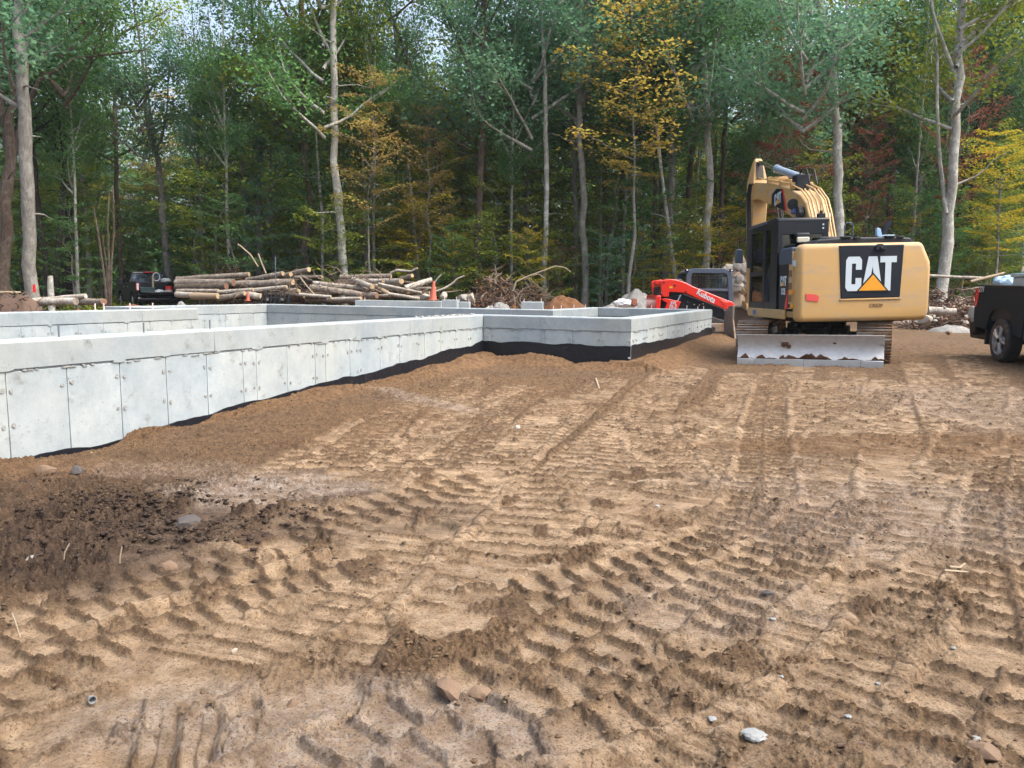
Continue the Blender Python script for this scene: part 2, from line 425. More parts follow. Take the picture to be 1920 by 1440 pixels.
        if kind == 'bar':
            ph = (S / pitch) % 1.0
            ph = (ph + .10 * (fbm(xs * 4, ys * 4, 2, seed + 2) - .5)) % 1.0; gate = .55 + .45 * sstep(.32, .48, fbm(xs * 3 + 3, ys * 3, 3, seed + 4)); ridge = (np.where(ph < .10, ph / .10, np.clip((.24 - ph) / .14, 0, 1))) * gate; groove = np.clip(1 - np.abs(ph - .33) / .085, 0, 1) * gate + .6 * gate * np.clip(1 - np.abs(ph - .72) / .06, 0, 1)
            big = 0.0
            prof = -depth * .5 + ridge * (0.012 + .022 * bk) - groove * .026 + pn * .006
            flat = (1 - sstep(.25, .75, ridge)) * (1 - .8 * np.clip(groove, 0, 1))  # grooves take the dark loose-soil tone too, their shade put into the colour
        else:
            ph0 = S / pitch + np.where(D2 > 0, .5, 0.0) + vnoise(S * 0 + np.floor(S / pitch), xs * 0, seed) * .1
            ph = ph0 % 1.0
            ridge = 1 - sstep(.07, .115, np.abs(ph - .5) + .05 * pn)
            mid = 1 - sstep(.010, .026, np.abs(D2))
            rd = np.maximum(ridge, mid * .8)
            prof = -depth * .7 + rd * (0.026 + .03 * pn) + pn * .004 * (1 - rd) + .008 * (vnoise(np.floor(ph0) * 3.1, np.sign(D2) * 7.7, seed) - .5)
            flat = 1 - rd
        keep = edge * sstep(.36, .45, bk + strength * .14)
        h[sel] = h[sel] * (1 - keep) + (prof + (n1[sel] - .5) * 0.014) * keep
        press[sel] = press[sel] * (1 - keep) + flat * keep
        lip = np.exp(-((np.abs(D2) - w * .5 - .04) / .035) ** 2) * (.004 + .022 * bk) * (1 - edge) * sstep(.3, .6, vnoise(xs * 2.3, ys * 2.3, seed + 9))
        h[sel] = np.where(lip > .004, np.maximum(h[sel], lip * (.5 + bk) + crumb[sel] * .5), h[sel])

    # lanes of steel-track bars, far to near
    rs = random.Random(3)
    lanes = [((1500, 1440), (1450, 1000), (1480, 760), (1500, 690)), ((1700, 1440), (1640, 1000), (1590, 700)), ((1900, 1440), (1760, 1000), (1640, 720)),
             ((1250, 1100), (1330, 860), (1390, 700)), ((1050, 1000), (1180, 800), (1300, 690)), ((1990, 1150), (1820, 860), (1720, 690)),
             ((760, 1060), (950, 860), (1150, 710)), ((560, 1250), (820, 960), (1060, 745)), ((1600, 1300), (1530, 960), (1540, 720)),
             ((1800, 1300), (1690, 900), (1660, 720)), ((880, 1150), (1060, 900), (1260, 700)), ((1350, 1440), (1330, 1150), (1400, 800)),
             ((1960, 1000), (1900, 800), (1800, 680)), ((640, 960), (800, 830), (980, 720)), ((380, 1250), (560, 1020), (760, 820)),
             ((300, 1040), (520, 900), (700, 790)), ((1120, 1440), (1180, 1180), (1250, 950))]
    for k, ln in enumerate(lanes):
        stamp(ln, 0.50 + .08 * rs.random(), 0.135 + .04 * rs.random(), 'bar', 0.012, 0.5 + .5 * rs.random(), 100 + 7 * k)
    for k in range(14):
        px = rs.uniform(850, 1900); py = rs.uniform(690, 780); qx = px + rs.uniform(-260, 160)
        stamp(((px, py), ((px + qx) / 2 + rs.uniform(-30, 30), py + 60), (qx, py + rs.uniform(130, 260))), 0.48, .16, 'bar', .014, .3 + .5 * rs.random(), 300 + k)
    # clear foreground prints
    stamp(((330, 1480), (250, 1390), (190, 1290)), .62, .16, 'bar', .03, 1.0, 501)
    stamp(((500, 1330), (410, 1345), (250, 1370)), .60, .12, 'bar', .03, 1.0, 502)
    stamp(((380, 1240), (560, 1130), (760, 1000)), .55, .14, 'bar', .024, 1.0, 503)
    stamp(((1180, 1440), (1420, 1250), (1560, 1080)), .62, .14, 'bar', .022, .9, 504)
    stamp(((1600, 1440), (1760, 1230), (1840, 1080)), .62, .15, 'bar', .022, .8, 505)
    # rubber-track pads
    stamp(((1450, 700), (1432, 800), (1435, 880), (1432, 945), (1390, 1010), (1300, 1055), (1180, 1082), (1050, 1098), (960, 1118)), .42, .155, 'block', .030, 1.2, 601)
    stamp(((1560, 950), (1500, 1030), (1350, 1120), (1230, 1190), (1130, 1280), (1020, 1370), (900, 1460)), .42, .155, 'block', .030, 1.1, 602)
    stamp(((1330, 1230), (1180, 1330), (1000, 1390), (800, 1400), (600, 1370)), .42, .16, 'block', .032, 1.1, 603)
    stamp(((560, 1480), (740, 1350), (900, 1310), (1080, 1240), (1190, 1150)), .42, .16, 'block', .030, .9, 604)
    stamp(((-60, 1310), (120, 1215), (300, 1135), (480, 1085), (640, 1060)), .44, .14, 'block', .032, 1.2, 605)
    stamp(((-40, 1200), (160, 1110), (330, 1060), (520, 1030)), .42, .14, 'block', .032, .9, 606)
    stamp(((520, 1010), (640, 970), (780, 935), (900, 900)), .42, .17, 'block', .026, .9, 607)
    stamp(((1960, 1330), (1900, 1100), (1880, 960), (1900, 850)), .46, .17, 'block', .03, 1.0, 608)
    stamp(((620, 880), (700, 800), (760, 760), (900, 715)), .44, .16, 'block', .02, 1.0, 609)
    stamp(((820, 880), (900, 820), (930, 770), (1010, 730)), .44, .16, 'block', .02, .8, 610)
    stamp(((1800, 1480), (1760, 1390), (1880, 1250)), .44, .19, 'block', .03, .6, 611)

    # backfill thrown up against the walls
    dx, dy = x - P1.x, y - P1.y
    b = dx * E2.x + dy * E2.y; a = dx * E1.x + dy * E1.y
    def berm(along, dist, crest, lo, hi, w0):
        nonlocal h, rich, press, z
        c = np.interp(along, [q[0] for q in crest], [q[1] for q in crest])
        c = c - (.095 if lo == AL else .035) + (fbm(along * 2.5, along * 0, 3, 81) - .5) * .04
        on = (along > lo) & (along < hi) & (dist > -0.3)
        dd = np.clip(dist - .20, 0, None); ww = w0 * (.8 + .5 * fbm(along * 1.1, dist * .6, 2, 83))
        fall = np.exp(-(dd / ww) ** 2)
        tgt = z + np.where(on, (c - z) * fall, 0)
        hb = np.where(on, fall, 0)
        soft = (fbm(x * 9, y * 9, 4, 88) - .5) * .06 + (n3 - .6) * .03 + (n5 - .6) * .025
        z = tgt; h = h * (1 - hb * .8) + hb * soft * sstep(-.1, .3, dist)
        rich = np.maximum(rich, np.where(on, sstep(.05, .5, np.exp(-(dd / (ww * 1.15)) ** 2)), 0)); press = press * (1 - hb)
    front = (a < 0.0)
    berm(a, np.where(front, b, 9.0), sorted(CREST_A), AL, 0.3, 0.30)
    berm(b, np.where((b > -0.2), -a, 9.0), sorted(CREST_B), 0.0, LB + .35, 0.34)
    berm(a, np.where((a > -0.3), b - LB, 9.0), sorted(CREST_C), -0.3, LC + .6, 0.45)
    fall = sstep(28, 42, y)
    top = np.maximum(top, fall * .8); rich = rich * (1 - fall)
    h = np.where(top > .3, np.clip(h, -.08, .10), np.clip(h, -.06, .04))
    h = h + (1 - press) * ((n5 - .6) * .010 + (n4 - .5) * .014 + (n3 - .6) * .008) * near
    press = press * (.65 + .35 * sstep(.33, .47, fbm(x * 3.1, y * 3.1, 4, 93))) * (.62 + .38 * sstep(.40, .58, fbm(wx * 13, wy * 13, 3, 94)))
    press = press * (1 - .35 * sstep(8, 13, np.hypot(x, y)))
    h = h + (1 - sstep(.32, .44, fbm(x * 3.1, y * 3.1, 4, 93))) * ((n3 - .5) * .018 + (n5 - .5) * .016) * near
    zz = z + h
    zz = np.where(ins, -1.25 + 0.05 * n1, zz)
    # mesh
    nV = len(x); me = bpy.data.meshes.new('ground')
    i = np.arange(nr - 1)[:, None] * nt_; j = np.arange(nt_)[None, :]; j2 = (j + 1) % nt_
    quads = np.stack([i + j, i + nt_ + j, i + nt_ + j2, i + j2], -1).reshape(-1, 4)
    quads = quads[:, ::-1]
    cap = np.array([[k for k in range(nt_)]])
    me.vertices.add(nV); me.vertices.foreach_set('co', np.stack([x, y, zz], 1).astype(np.float32).ravel())
    nq = len(quads); me.loops.add(nq * 4); me.loops.foreach_set('vertex_index', quads.astype(np.int32).ravel())
    me.polygons.add(nq); me.polygons.foreach_set('loop_start', np.arange(nq, dtype=np.int32) * 4)
    me.polygons.foreach_set('use_smooth', np.ones(nq, bool))
    me.update(calc_edges=True)
    at = me.attributes.new('soil', 'FLOAT_COLOR', 'POINT')
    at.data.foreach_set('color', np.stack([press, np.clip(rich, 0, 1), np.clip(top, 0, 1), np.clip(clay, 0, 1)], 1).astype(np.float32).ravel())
    o = bpy.data.objects.new('ground', me); COL.objects.link(o); tag(o, kind='structure')
    o['label'] = 'churned brown dirt ground with machine track prints'
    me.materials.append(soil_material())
    return (x, y, zz, press, nt_, nr)

def soil_material():
    m = bpy.data.materials.new('soil'); m.use_nodes = True
    n, l = m.node_tree.nodes, m.node_tree.links; p = n['Principled BSDF']
    at = n.new('ShaderNodeAttribute'); at.attribute_name = 'soil'
    sp = n.new('ShaderNodeSeparateColor'); l.new(at.outputs['Color'], sp.inputs[0])
    geo = n.new('ShaderNodeNewGeometry')
    def noise(sc, det=6, ro=.65, dist=0.0):
        q = n.new('ShaderNodeTexNoise'); q.inputs['Scale'].default_value = sc; q.inputs['Detail'].default_value = det
        q.inputs['Roughness'].default_value = ro; q.inputs['Distortion'].default_value = dist
        l.new(geo.outputs['Position'], q.inputs['Vector']); return q.outputs['Fac']
    def ramp(f, a, b, lo=0.0, hi=1.0):
        q = n.new('ShaderNodeMapRange'); q.inputs[1].default_value = a; q.inputs[2].default_value = b
        q.inputs[3].default_value = lo; q.inputs[4].default_value = hi
        l.new(f, q.inputs[0]); return q.outputs[0]
    def mix(fac, a, b):
        q = n.new('ShaderNodeMix'); q.data_type = 'RGBA'
        for s, v in ((6, a), (7, b)):
            if isinstance(v, tuple): q.inputs[s].default_value = (*v, 1)
            else: l.new(v, q.inputs[s])
        l.new(fac, q.inputs[0]); return q.outputs[2]
    def mul(a, b):
        q = n.new('ShaderNodeMath'); q.operation = 'MULTIPLY'; l.new(a, q.inputs[0])
        if isinstance(b, float): q.inputs[1].default_value = b
        else: l.new(b, q.inputs[1])
        return q.outputs[0]
    nA, nB, nC, nD = noise(1.3, 5), noise(9, 7, .7), noise(45, 6, .7), noise(0.5, 3)
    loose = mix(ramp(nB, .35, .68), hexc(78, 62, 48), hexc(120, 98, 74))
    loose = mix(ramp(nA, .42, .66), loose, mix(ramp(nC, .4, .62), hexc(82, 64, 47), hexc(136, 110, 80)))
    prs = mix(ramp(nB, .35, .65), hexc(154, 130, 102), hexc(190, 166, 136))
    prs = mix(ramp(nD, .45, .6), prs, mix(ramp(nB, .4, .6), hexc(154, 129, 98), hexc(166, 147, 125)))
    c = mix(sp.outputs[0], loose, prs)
    rich = mix(ramp(nB, .35, .65), hexc(98, 74, 52), hexc(132, 104, 74))
    c = mix(mul(sp.outputs[1], .85), c, rich)
    tp = mix(ramp(nB, .38, .62), hexc(50, 41, 35), hexc(88, 72, 60))
    c = mix(mul(sp.outputs[2], .85), c, tp)
    cl = mix(ramp(nB, .4, .62), hexc(128, 112, 98), hexc(170, 160, 150))
    c = mix(mul(at.outputs['Alpha'], ramp(nC, .38, .56, .25, 1.0)), c, cl)
    c = mix(ramp(noise(110, 5, .7), .52, .64, 0, .75), c, hexc(58, 45, 36))
    c = mix(ramp(noise(38, 6, .75), .54, .64, 0, .6), c, hexc(84, 66, 51))
    c = mix(ramp(noise(90, 4, .6), .60, .70, 0, .35), c, hexc(176, 150, 120))
    # scattered pale grit
    vo = n.new('ShaderNodeTexVoronoi'); vo.inputs['Scale'].default_value = 60; vo.inputs['Randomness'].default_value = 1
    l.new(geo.outputs['Position'], vo.inputs['Vector'])
    g = mul(ramp(vo.outputs['Distance'], .16, .10), ramp(noise(4, 3), .56, .62))
    c = mix(g, c, hexc(150, 140, 128))
    tone = n.new('ShaderNodeMix'); tone.data_type = 'RGBA'; tone.blend_type = 'MULTIPLY'; tone.inputs[0].default_value = 1.0; tone.inputs[7].default_value = (.85, .85, .85, 1)
    l.new(c, tone.inputs[6]); l.new(tone.outputs[2], p.inputs['Base Color'])
    l.new(ramp(sp.outputs[0], 0, 1, .95, .8), p.inputs['Roughness']); p.inputs['Specular IOR Level'].default_value = .25
    b1 = n.new('ShaderNodeBump'); b1.inputs['Strength'].default_value = 1.0; b1.inputs['Distance'].default_value = .022
    l.new(noise(70, 8, .75), b1.inputs['Height'])
    b2 = n.new('ShaderNodeBump'); b2.inputs['Strength'].default_value = .5; b2.inputs['Distance'].default_value = .03
    l.new(noise(20, 6, .7, .6), b2.inputs['Height']); l.new(b1.outputs[0], b2.inputs['Normal'])
    l.new(b2.outputs[0], p.inputs['Normal'])
    MATS['soil'] = m
    return m
GX, GY, GZ, GPRESS, GNT, GNR = build_ground()

# fresh fill for loose heaps
mk('fill_dirt', hexc(104, 74, 51), 0.95, var=0.22, scale=7, bump=0.6, bscale=22, spec=.2)
mk('grey_gravel', hexc(128, 128, 126), 0.95, var=0.3, scale=14, bump=0.9, bscale=16, spec=.2, dirt=(hexc(176, 162, 146), .56, 2.0))

# ------------------------------------------------------------------ concrete foundation
def concrete_material(name='concrete', k=1.0):
    tint = lambda *q: tuple(v * k for v in hexc(*q))
    m = bpy.data.materials.new(name); m.use_nodes = True
    n, l = m.node_tree.nodes, m.node_tree.links; p = n['Principled BSDF']
    tc = n.new('ShaderNodeTexCoord'); oi = n.new('ShaderNodeObjectInfo')
    def noise(sc, det=6, ro=.6, vec=None):
        q = n.new('ShaderNodeTexNoise'); q.inputs['Scale'].default_value = sc; q.inputs['Detail'].default_value = det; q.inputs['Roughness'].default_value = ro
        l.new(vec or tc.outputs['Object'], q.inputs['Vector']); return q.outputs['Fac']
    def ramp(f, a, b, lo=0.0, hi=1.0):
        q = n.new('ShaderNodeMapRange'); q.inputs[1].default_value = a; q.inputs[2].default_value = b; q.inputs[3].default_value = lo; q.inputs[4].default_value = hi
        l.new(f, q.inputs[0]); return q.outputs[0]
    def mix(fac, a, b):
        q = n.new('ShaderNodeMix'); q.data_type = 'RGBA'
        for s, v in ((6, a), (7, b)):
            if isinstance(v, tuple): q.inputs[s].default_value = (*v, 1)
            else: l.new(v, q.inputs[s])
        l.new(fac, q.inputs[0]); return q.outputs[2]
    mp = n.new('ShaderNodeMapping'); mp.inputs['Scale'].default_value = (7, 7, 1.6); l.new(tc.outputs['Object'], mp.inputs[0])
    c = mix(ramp(noise(2.2, 8, .72), .38, .62), tint(142, 156, 164), tint(168, 178, 182))
    c = mix(ramp(noise(.35, 3), .4, .6, 0, .45), c, tint(168, 170, 160))
    c = mix(ramp(noise(1.0, 6, .7, mp.outputs[0]), .52, .80, 0, .28), c, tint(112, 118, 120))
    c = mix(ramp(noise(4.5, 9, .75), .57, .70, 0, .7), c, tint(104, 102, 96))
    c = mix(ramp(oi.outputs['Random'], 0, 1, 0, .22), c, tint(126, 138, 146))
    vo = n.new('ShaderNodeTexVoronoi'); vo.inputs['Scale'].default_value = 26; l.new(tc.outputs['Object'], vo.inputs['Vector'])
    hole = n.new('ShaderNodeMath'); hole.operation = 'MULTIPLY'
    l.new(ramp(vo.outputs['Distance'], .17, .10), hole.inputs[0]); l.new(ramp(noise(2.4, 4), .53, .6), hole.inputs[1])
    c = mix(ramp(hole.outputs[0], 0, 1, 0, .6), c, hexc(76, 78, 80))
    l.new(c, p.inputs['Base Color']); p.inputs['Roughness'].default_value = .85; p.inputs['Specular IOR Level'].default_value = .3
    sb = n.new('ShaderNodeMath'); sb.operation = 'SUBTRACT'; l.new(noise(30, 8, .7), sb.inputs[0]); l.new(hole.outputs[0], sb.inputs[1])
    b = n.new('ShaderNodeBump'); b.inputs['Strength'].default_value = .35; b.inputs['Distance'].default_value = .01
    l.new(sb.outputs[0], b.inputs['Height']); l.new(b.outputs[0], p.inputs['Normal'])
    MATS[name] = m
concrete_material('concrete', .84); concrete_material('concrete_band', .73)
mk('concrete_pocked', hexc(142, 144, 142), 0.9, var=.25, scale=30, bump=.5)

FND = empty('concrete_foundation', (P1.x, P1.y, 0), (0, 0, -FA), 'long pale grey poured concrete foundation walls with black tar along the dirt', 'foundation')
def build_foundation():
    mb = MB(); n = len(OUT)
    def ring(i):
        (ob, oa), (ib, ia) = OUT[i], INN[i]
        return [(ob, oa, -1.6), (ob, oa, ZT), (ib, ia, ZT), (ib, ia, -1.6)]
    vs = [p for i in range(n) for p in ring(i)]; fs = []
    for i in range(n):
        j = (i + 1) % n
        for k in range(4): fs.append((i * 4 + k, j * 4 + k, j * 4 + (k + 1) % 4, i * 4 + (k + 1) % 4))
    mb.add(vs, fs); mb.build('wall_core', 'concrete', FND, bevel=.012)
    rs = random.Random(5)
    # faces: (axis that varies, fixed value, outward sign, from, to, detail)
    faces = [('y', 0.0, 1, AL + .3, -0.03, 'A'), ('x', 0.0, -1, 0.03, LB + .03, 'B'), ('y', LB, 1, 0.0, LC - .02, 'C'),
             ('x', LC - TH, -1, BE + .03, LB - TH - .03, 'D'), ('y', BE, 1, AF + .0, LC - TH - .03, 'E'), ('x', AF, -1, BG + .03, BE + .03, 'F'),
             ('y', BG, 1, A7 + .03, AF - .03, 'G'), ('y', BS, 1, AL + .3, A7 + .03, 'S')]
    pock = MB(); grout = MB()
    def slab(ax, fix, sg, t0, t1, o0, o1, z0, z1):
        f0, f1 = fix + sg * o0, fix + sg * o1
        q = MB()
        if ax == 'y': q.bx(min(f0, f1), max(f0, f1), t0, t1, z0, z1)
        else: q.bx(t0, t1, min(f0, f1), max(f0, f1), z0, z1)
        return q
    zsplit = ZT - 0.245
    for ax, fix, sg, t0, t1, nm in faces:
        # upper band in pour lengths
        k = t0
        while k < t1 - .05:
            k2 = min(t1, k + rs.uniform(3.0, 4.4))
            if t1 - k2 < .8: k2 = t1
            slab(ax, fix, sg, k, k2 - .003, -.05, .021, zsplit + .004, ZT - .016).build('upper_band', 'concrete_band', FND, bevel=.006)
            k = k2
        start = t1; w = 0.545
        t = t1
        while t > t0 + .05:
            ww = w if rs.random() > .12 else .22
            a0 = max(t0, t - ww)
            dz = rs.uniform(-.010, .008); pr = rs.uniform(.010, .015)
            slab(ax, fix, sg, a0 + .004, t - .004, -.05, pr, -0.75, zsplit - .010 + dz).build('form_panel', 'concrete', FND, bevel=.004, seg=1)
            # grout lumps over the panel heads and tie marks along the joints
            if nm in 'ABCFGS':
                def lump(u, zc, su, sz, bulge, where):
                    pts = []; m = 9
                    for q in range(m):
                        an = 2 * math.pi * q / m; rr_ = rs.uniform(.75, 1.15)
                        pts.append((u + su * rr_ * math.cos(an), zc + sz * rr_ * math.sin(an)))
                    o1 = fix + sg * (.010 + bulge); o0 = fix + sg * -.01
                    if ax == 'y': where.prism(pts, 'x', o0, o1)
                    else: where.prism(pts, 'y', o0, o1)
                if rs.random() < .6: lump(a0 + rs.uniform(-.03, .03), zsplit + rs.uniform(.0, .02), rs.uniform(.03, .08), rs.uniform(.015, .03), .0155, grout)
                for zz in (zsplit - .16, zsplit - .46):
                    if rs.random() < .85:
                        for du in (-.045, .04):
                            lump(a0 + du + rs.uniform(-.01, .01), zz + rs.uniform(-.015, .015), rs.uniform(.014, .026), rs.uniform(.014, .024), .012, pock)
            if nm in 'ABC':
                for _ in range(7):
                    if rs.random() < .6: lump_at = a0 + rs.random() * ww; lump(lump_at, zsplit - rs.uniform(.0, .018), rs.uniform(.01, .05), rs.uniform(.004, .010), .014, pock)
            t = a0
    for mbx, nm, mt in ((grout, 'grout_lump', 'concrete_band'), (pock, 'tie_mark', 'concrete_pocked')):
        o = mbx.build(nm, mt, FND); tag(o, kind='stuff')
    # tar coating with a wavy top edge
    rs = random.Random(8)
    for nm, line, ax, fix, sg, lo, hi in (('A', TAR_A, 'y', 0.0, 1, -9.5, -.02), ('B', TAR_B, 'x', 0.0, -1, .03, LB + .03), ('C', TAR_C, 'y', LB, 1, 0.0, LC)):
        line = sorted(line); ts = np.arange(lo, hi + .001, .06); ts[-1] = hi
        zs = np.interp(ts, [q[0] for q in line], [q[1] for q in line]) + (fbm(ts * 2.2 + 31, ts * 0 + fix, 4, 9) - .5) * .10
        q = MB()
        for i in range(len(ts) - 1):
            pr = [(ts[i], -.8), (ts[i + 1], -.8), (ts[i + 1], float(zs[i + 1])), (ts[i], float(zs[i]))]
            o0, o1 = fix + sg * .0, fix + sg * .032
            pts = [((o0 if ax == 'y' else u), (u if ax == 'y' else o0), z) for u, z in pr] + [((o1 if ax == 'y' else u), (u if ax == 'y' else o1), z) for u, z in pr]
            q.add(pts, [(4, 5, 6, 7), (3, 2, 6, 7)])
        q.build('tar_coating', 'tar', FND, smooth=False)
    # anchor bolts and rods standing in the wall tops
    spots = [(132, 633, 'A', 'bolt_steel'), (284, 624, 'A', 'bolt_steel'), (401, 617, 'A', 'bolt_steel')]
    for px, py, w, mt in spots:
        a = to_loc(at_z(px, py, ZT))[1]
        MB().cyl((-.12, a, ZT + .045), 'z', .008, .11, 8).build('anchor_bolt', mt, FND)
    for b, a in ((-.45, 5.6), (-.45, 6.6), (-.45, 7.6), (-.44, 5.0), (LB - .12, 8.1), (LB - .12, 7.2), (1.2, LC - .12), (2.2, LC - .12), (0.2, LC - .12)):
        MB().cyl((b, a, ZT + .045), 'z', .010, .11, 8).build('anchor_bolt', 'rod_pink', FND)
    for px in (2, 29, 112, 186):
        p = at_z(px, 577, ZT); b, a = to_loc(p)
        MB().cyl((BS - .12, a, ZT + .06), 'z', .013, .14, 8).build('anchor_bolt', 'rod_pink', FND)
    # crumbs of dirt swept on the wall top near the inner corner
    cr = MB()
    for k in range(90):
        a = rs.uniform(-2.2, -.1); s = rs.uniform(.012, .035)
        cr.add([(-rs.uniform(.03, .22), a + rs.uniform(-.02, .02), ZT + s * .3)], []) if False else cr.cyl((-rs.uniform(.04, .21), a, ZT + s * .3), (rs.random(), rs.random(), 1), s, s * .8, 5, s * .5)
    o = cr.build('grit_on_wall', 'concrete_pocked', FND); tag(o, kind='stuff')
build_foundation()
# ------------------------------------------------------------------ forest
def leaf_material(name, c1, c2, c3, transl=0.45):
    m = bpy.data.materials.new(name); m.use_nodes = True
    n, l = m.node_tree.nodes, m.node_tree.links
    out = n['Material Output']; n.remove(n['Principled BSDF'])
    geo = n.new('ShaderNodeNewGeometry'); oi = n.new('ShaderNodeObjectInfo')
    nz = n.new('ShaderNodeTexNoise'); nz.inputs['Scale'].default_value = .9; nz.inputs['Detail'].default_value = 3
    l.new(geo.outputs['Position'], nz.inputs['Vector'])
    def mix(f, a, b):
        q = n.new('ShaderNodeMix'); q.data_type = 'RGBA'; l.new(f, q.inputs[0])
        for s, v in ((6, a), (7, b)):
            if isinstance(v, tuple): q.inputs[s].default_value = (*v, 1)
            else: l.new(v, q.inputs[s])
        return q.outputs[2]
    mr = n.new('ShaderNodeMapRange'); mr.inputs[1].default_value = .38; mr.inputs[2].default_value = .62; l.new(nz.outputs['Fac'], mr.inputs[0])
    c = mix(mr.outputs[0], c1, c2)
    r2 = n.new('ShaderNodeMapRange'); r2.inputs[1].default_value = .3; r2.inputs[2].default_value = 1; r2.inputs[4].default_value = .7; l.new(geo.outputs['Random Per Island'], r2.inputs[0])
    c = mix(r2.outputs[0], c, c3)
    hs = n.new('ShaderNodeHueSaturation'); l.new(c, hs.inputs['Color'])
    r3 = n.new('ShaderNodeMapRange'); r3.inputs[3].default_value = .75; r3.inputs[4].default_value = 1.25; l.new(oi.outputs['Random'], r3.inputs[0]); l.new(r3.outputs[0], hs.inputs['Value'])
    d = n.new('ShaderNodeBsdfDiffuse'); t = n.new('ShaderNodeBsdfTranslucent')
    l.new(hs.outputs[0], d.inputs[0]); l.new(hs.outputs[0], t.inputs[0])
    mx = n.new('ShaderNodeMixShader'); mx.inputs[0].default_value = transl; l.new(d.outputs[0], mx.inputs[1]); l.new(t.outputs[0], mx.inputs[2])
    l.new(mx.outputs[0], out.inputs[0]); MATS[name] = m
leaf_material('leaf_green', hexc(80, 118, 66), hexc(104, 140, 76), hexc(72, 112, 80))
leaf_material('leaf_teal', hexc(82, 122, 90), hexc(112, 148, 110), hexc(90, 130, 112))
leaf_material('leaf_olive', hexc(112, 132, 52), hexc(150, 156, 58), hexc(90, 120, 56))
leaf_material('leaf_yellow', hexc(190, 170, 48), hexc(154, 156, 52), hexc(208, 182, 66))
leaf_material('leaf_golden', hexc(194, 172, 80), hexc(164, 156, 74), hexc(206, 182, 96))
leaf_material('leaf_orange', hexc(168, 144, 82), hexc(138, 132, 74), hexc(182, 156, 94))
leaf_material('leaf_red', hexc(148, 84, 78), hexc(120, 88, 66), hexc(160, 98, 88))
leaf_material('leaf_brown', hexc(110, 78, 58), hexc(86, 60, 50), hexc(140, 104, 80), .2)

def bark_material(name, col, dark, lichen, amt):
    m = bpy.data.materials.new(name); m.use_nodes = True
    n, l = m.node_tree.nodes, m.node_tree.links; p = n['Principled BSDF']
    geo = n.new('ShaderNodeNewGeometry')
    mp = n.new('ShaderNodeMapping'); mp.inputs['Scale'].default_value = (1, 1, .25); l.new(geo.outputs['Position'], mp.inputs[0])
    def noise(sc, v, det=6):
        q = n.new('ShaderNodeTexNoise'); q.inputs['Scale'].default_value = sc; q.inputs['Detail'].default_value = det; q.inputs['Roughness'].default_value = .7
        l.new(v, q.inputs['Vector']); return q.outputs['Fac']
    def ramp(f, a, b, lo=0., hi=1.):
        q = n.new('ShaderNodeMapRange'); q.inputs[1].default_value = a; q.inputs[2].default_value = b; q.inputs[3].default_value = lo; q.inputs[4].default_value = hi
        l.new(f, q.inputs[0]); return q.outputs[0]
    def mix(f, a, b):
        q = n.new('ShaderNodeMix'); q.data_type = 'RGBA'; l.new(f, q.inputs[0])
        for s, v in ((6, a), (7, b)):
            if isinstance(v, tuple): q.inputs[s].default_value = (*v, 1)
            else: l.new(v, q.inputs[s])
        return q.outputs[2]
    c = mix(ramp(noise(14, mp.outputs[0]), .35, .65), dark, col)
    c = mix(ramp(noise(3.2, geo.outputs['Position'], 8), .52, .60, 0, amt), c, lichen)
    c = mix(ramp(noise(5.5, geo.outputs['Position'], 8), .63, .70, 0, .5), c, tuple(v * .5 for v in dark))
    l.new(c, p.inputs['Base Color']); p.inputs['Roughness'].default_value = .9; p.inputs['Specular IOR Level'].default_value = .2
    b = n.new('ShaderNodeBump'); b.inputs['Strength'].default_value = .8; b.inputs['Distance'].default_value = .04
    l.new(noise(18, mp.outputs[0], 8), b.inputs['Height']); l.new(b.outputs[0], p.inputs['Normal']); MATS[name] = m
bark_material('bark_pale', hexc(162, 162, 154), hexc(124, 124, 118), hexc(196, 198, 192), .6)
bark_material('bark_grey', hexc(128, 126, 120), hexc(92, 90, 86), hexc(146, 148, 142), .5)
bark_material('bark_brown', hexc(96, 84, 74), hexc(62, 54, 48), hexc(120, 114, 102), .4)
bark_material('bark_dark', hexc(58, 52, 47), hexc(34, 31, 29), hexc(76, 72, 64), .3)
bark_material('bark_log', hexc(146, 136, 124), hexc(92, 84, 76), hexc(172, 166, 156), .5)
bark_material('bark_log_pale', hexc(174, 168, 158), hexc(122, 114, 104), hexc(196, 192, 184), .5)

def leaf_mesh(name, cen, size, up=0.6, seed=0):
    g = np.random.default_rng(seed); n = len(cen)
    nn = g.normal(size=(n, 3)); nn /= np.linalg.norm(nn, axis=1)[:, None]; nn[:, 2] = np.abs(nn[:, 2]) + up; nn /= np.linalg.norm(nn, axis=1)[:, None]
    t = np.cross(nn, g.normal(size=(n, 3))); t /= np.linalg.norm(t, axis=1)[:, None]; b = np.cross(nn, t)
    s = (size * g.uniform(.65, 1.35, n))[:, None]
    k = g.uniform(.32, .5, n)[:, None]
    q = np.stack([cen - t * s * .5, cen + b * s * k * .8 - t * s * .05, cen + t * s * .5 + nn * s * .12, cen - b * s * k * .8 - t * s * .05], 1).reshape(-1, 3)
    me = bpy.data.meshes.new(name); me.vertices.add(4 * n); me.vertices.foreach_set('co', q.astype(np.float32).ravel())
    me.loops.add(4 * n); me.loops.foreach_set('vertex_index', np.arange(4 * n, dtype=np.int32))
    me.polygons.add(n); me.polygons.foreach_set('loop_start', np.arange(n, dtype=np.int32) * 4); me.update(calc_edges=True)
    return me

def mesh_of(mb, name, mats):
    me = bpy.data.meshes.new(name); me.from_pydata(mb.v, [], mb.f); me.update(); me.shade_smooth()
    for m in mats: me.materials.append(MATS[m])
    return me

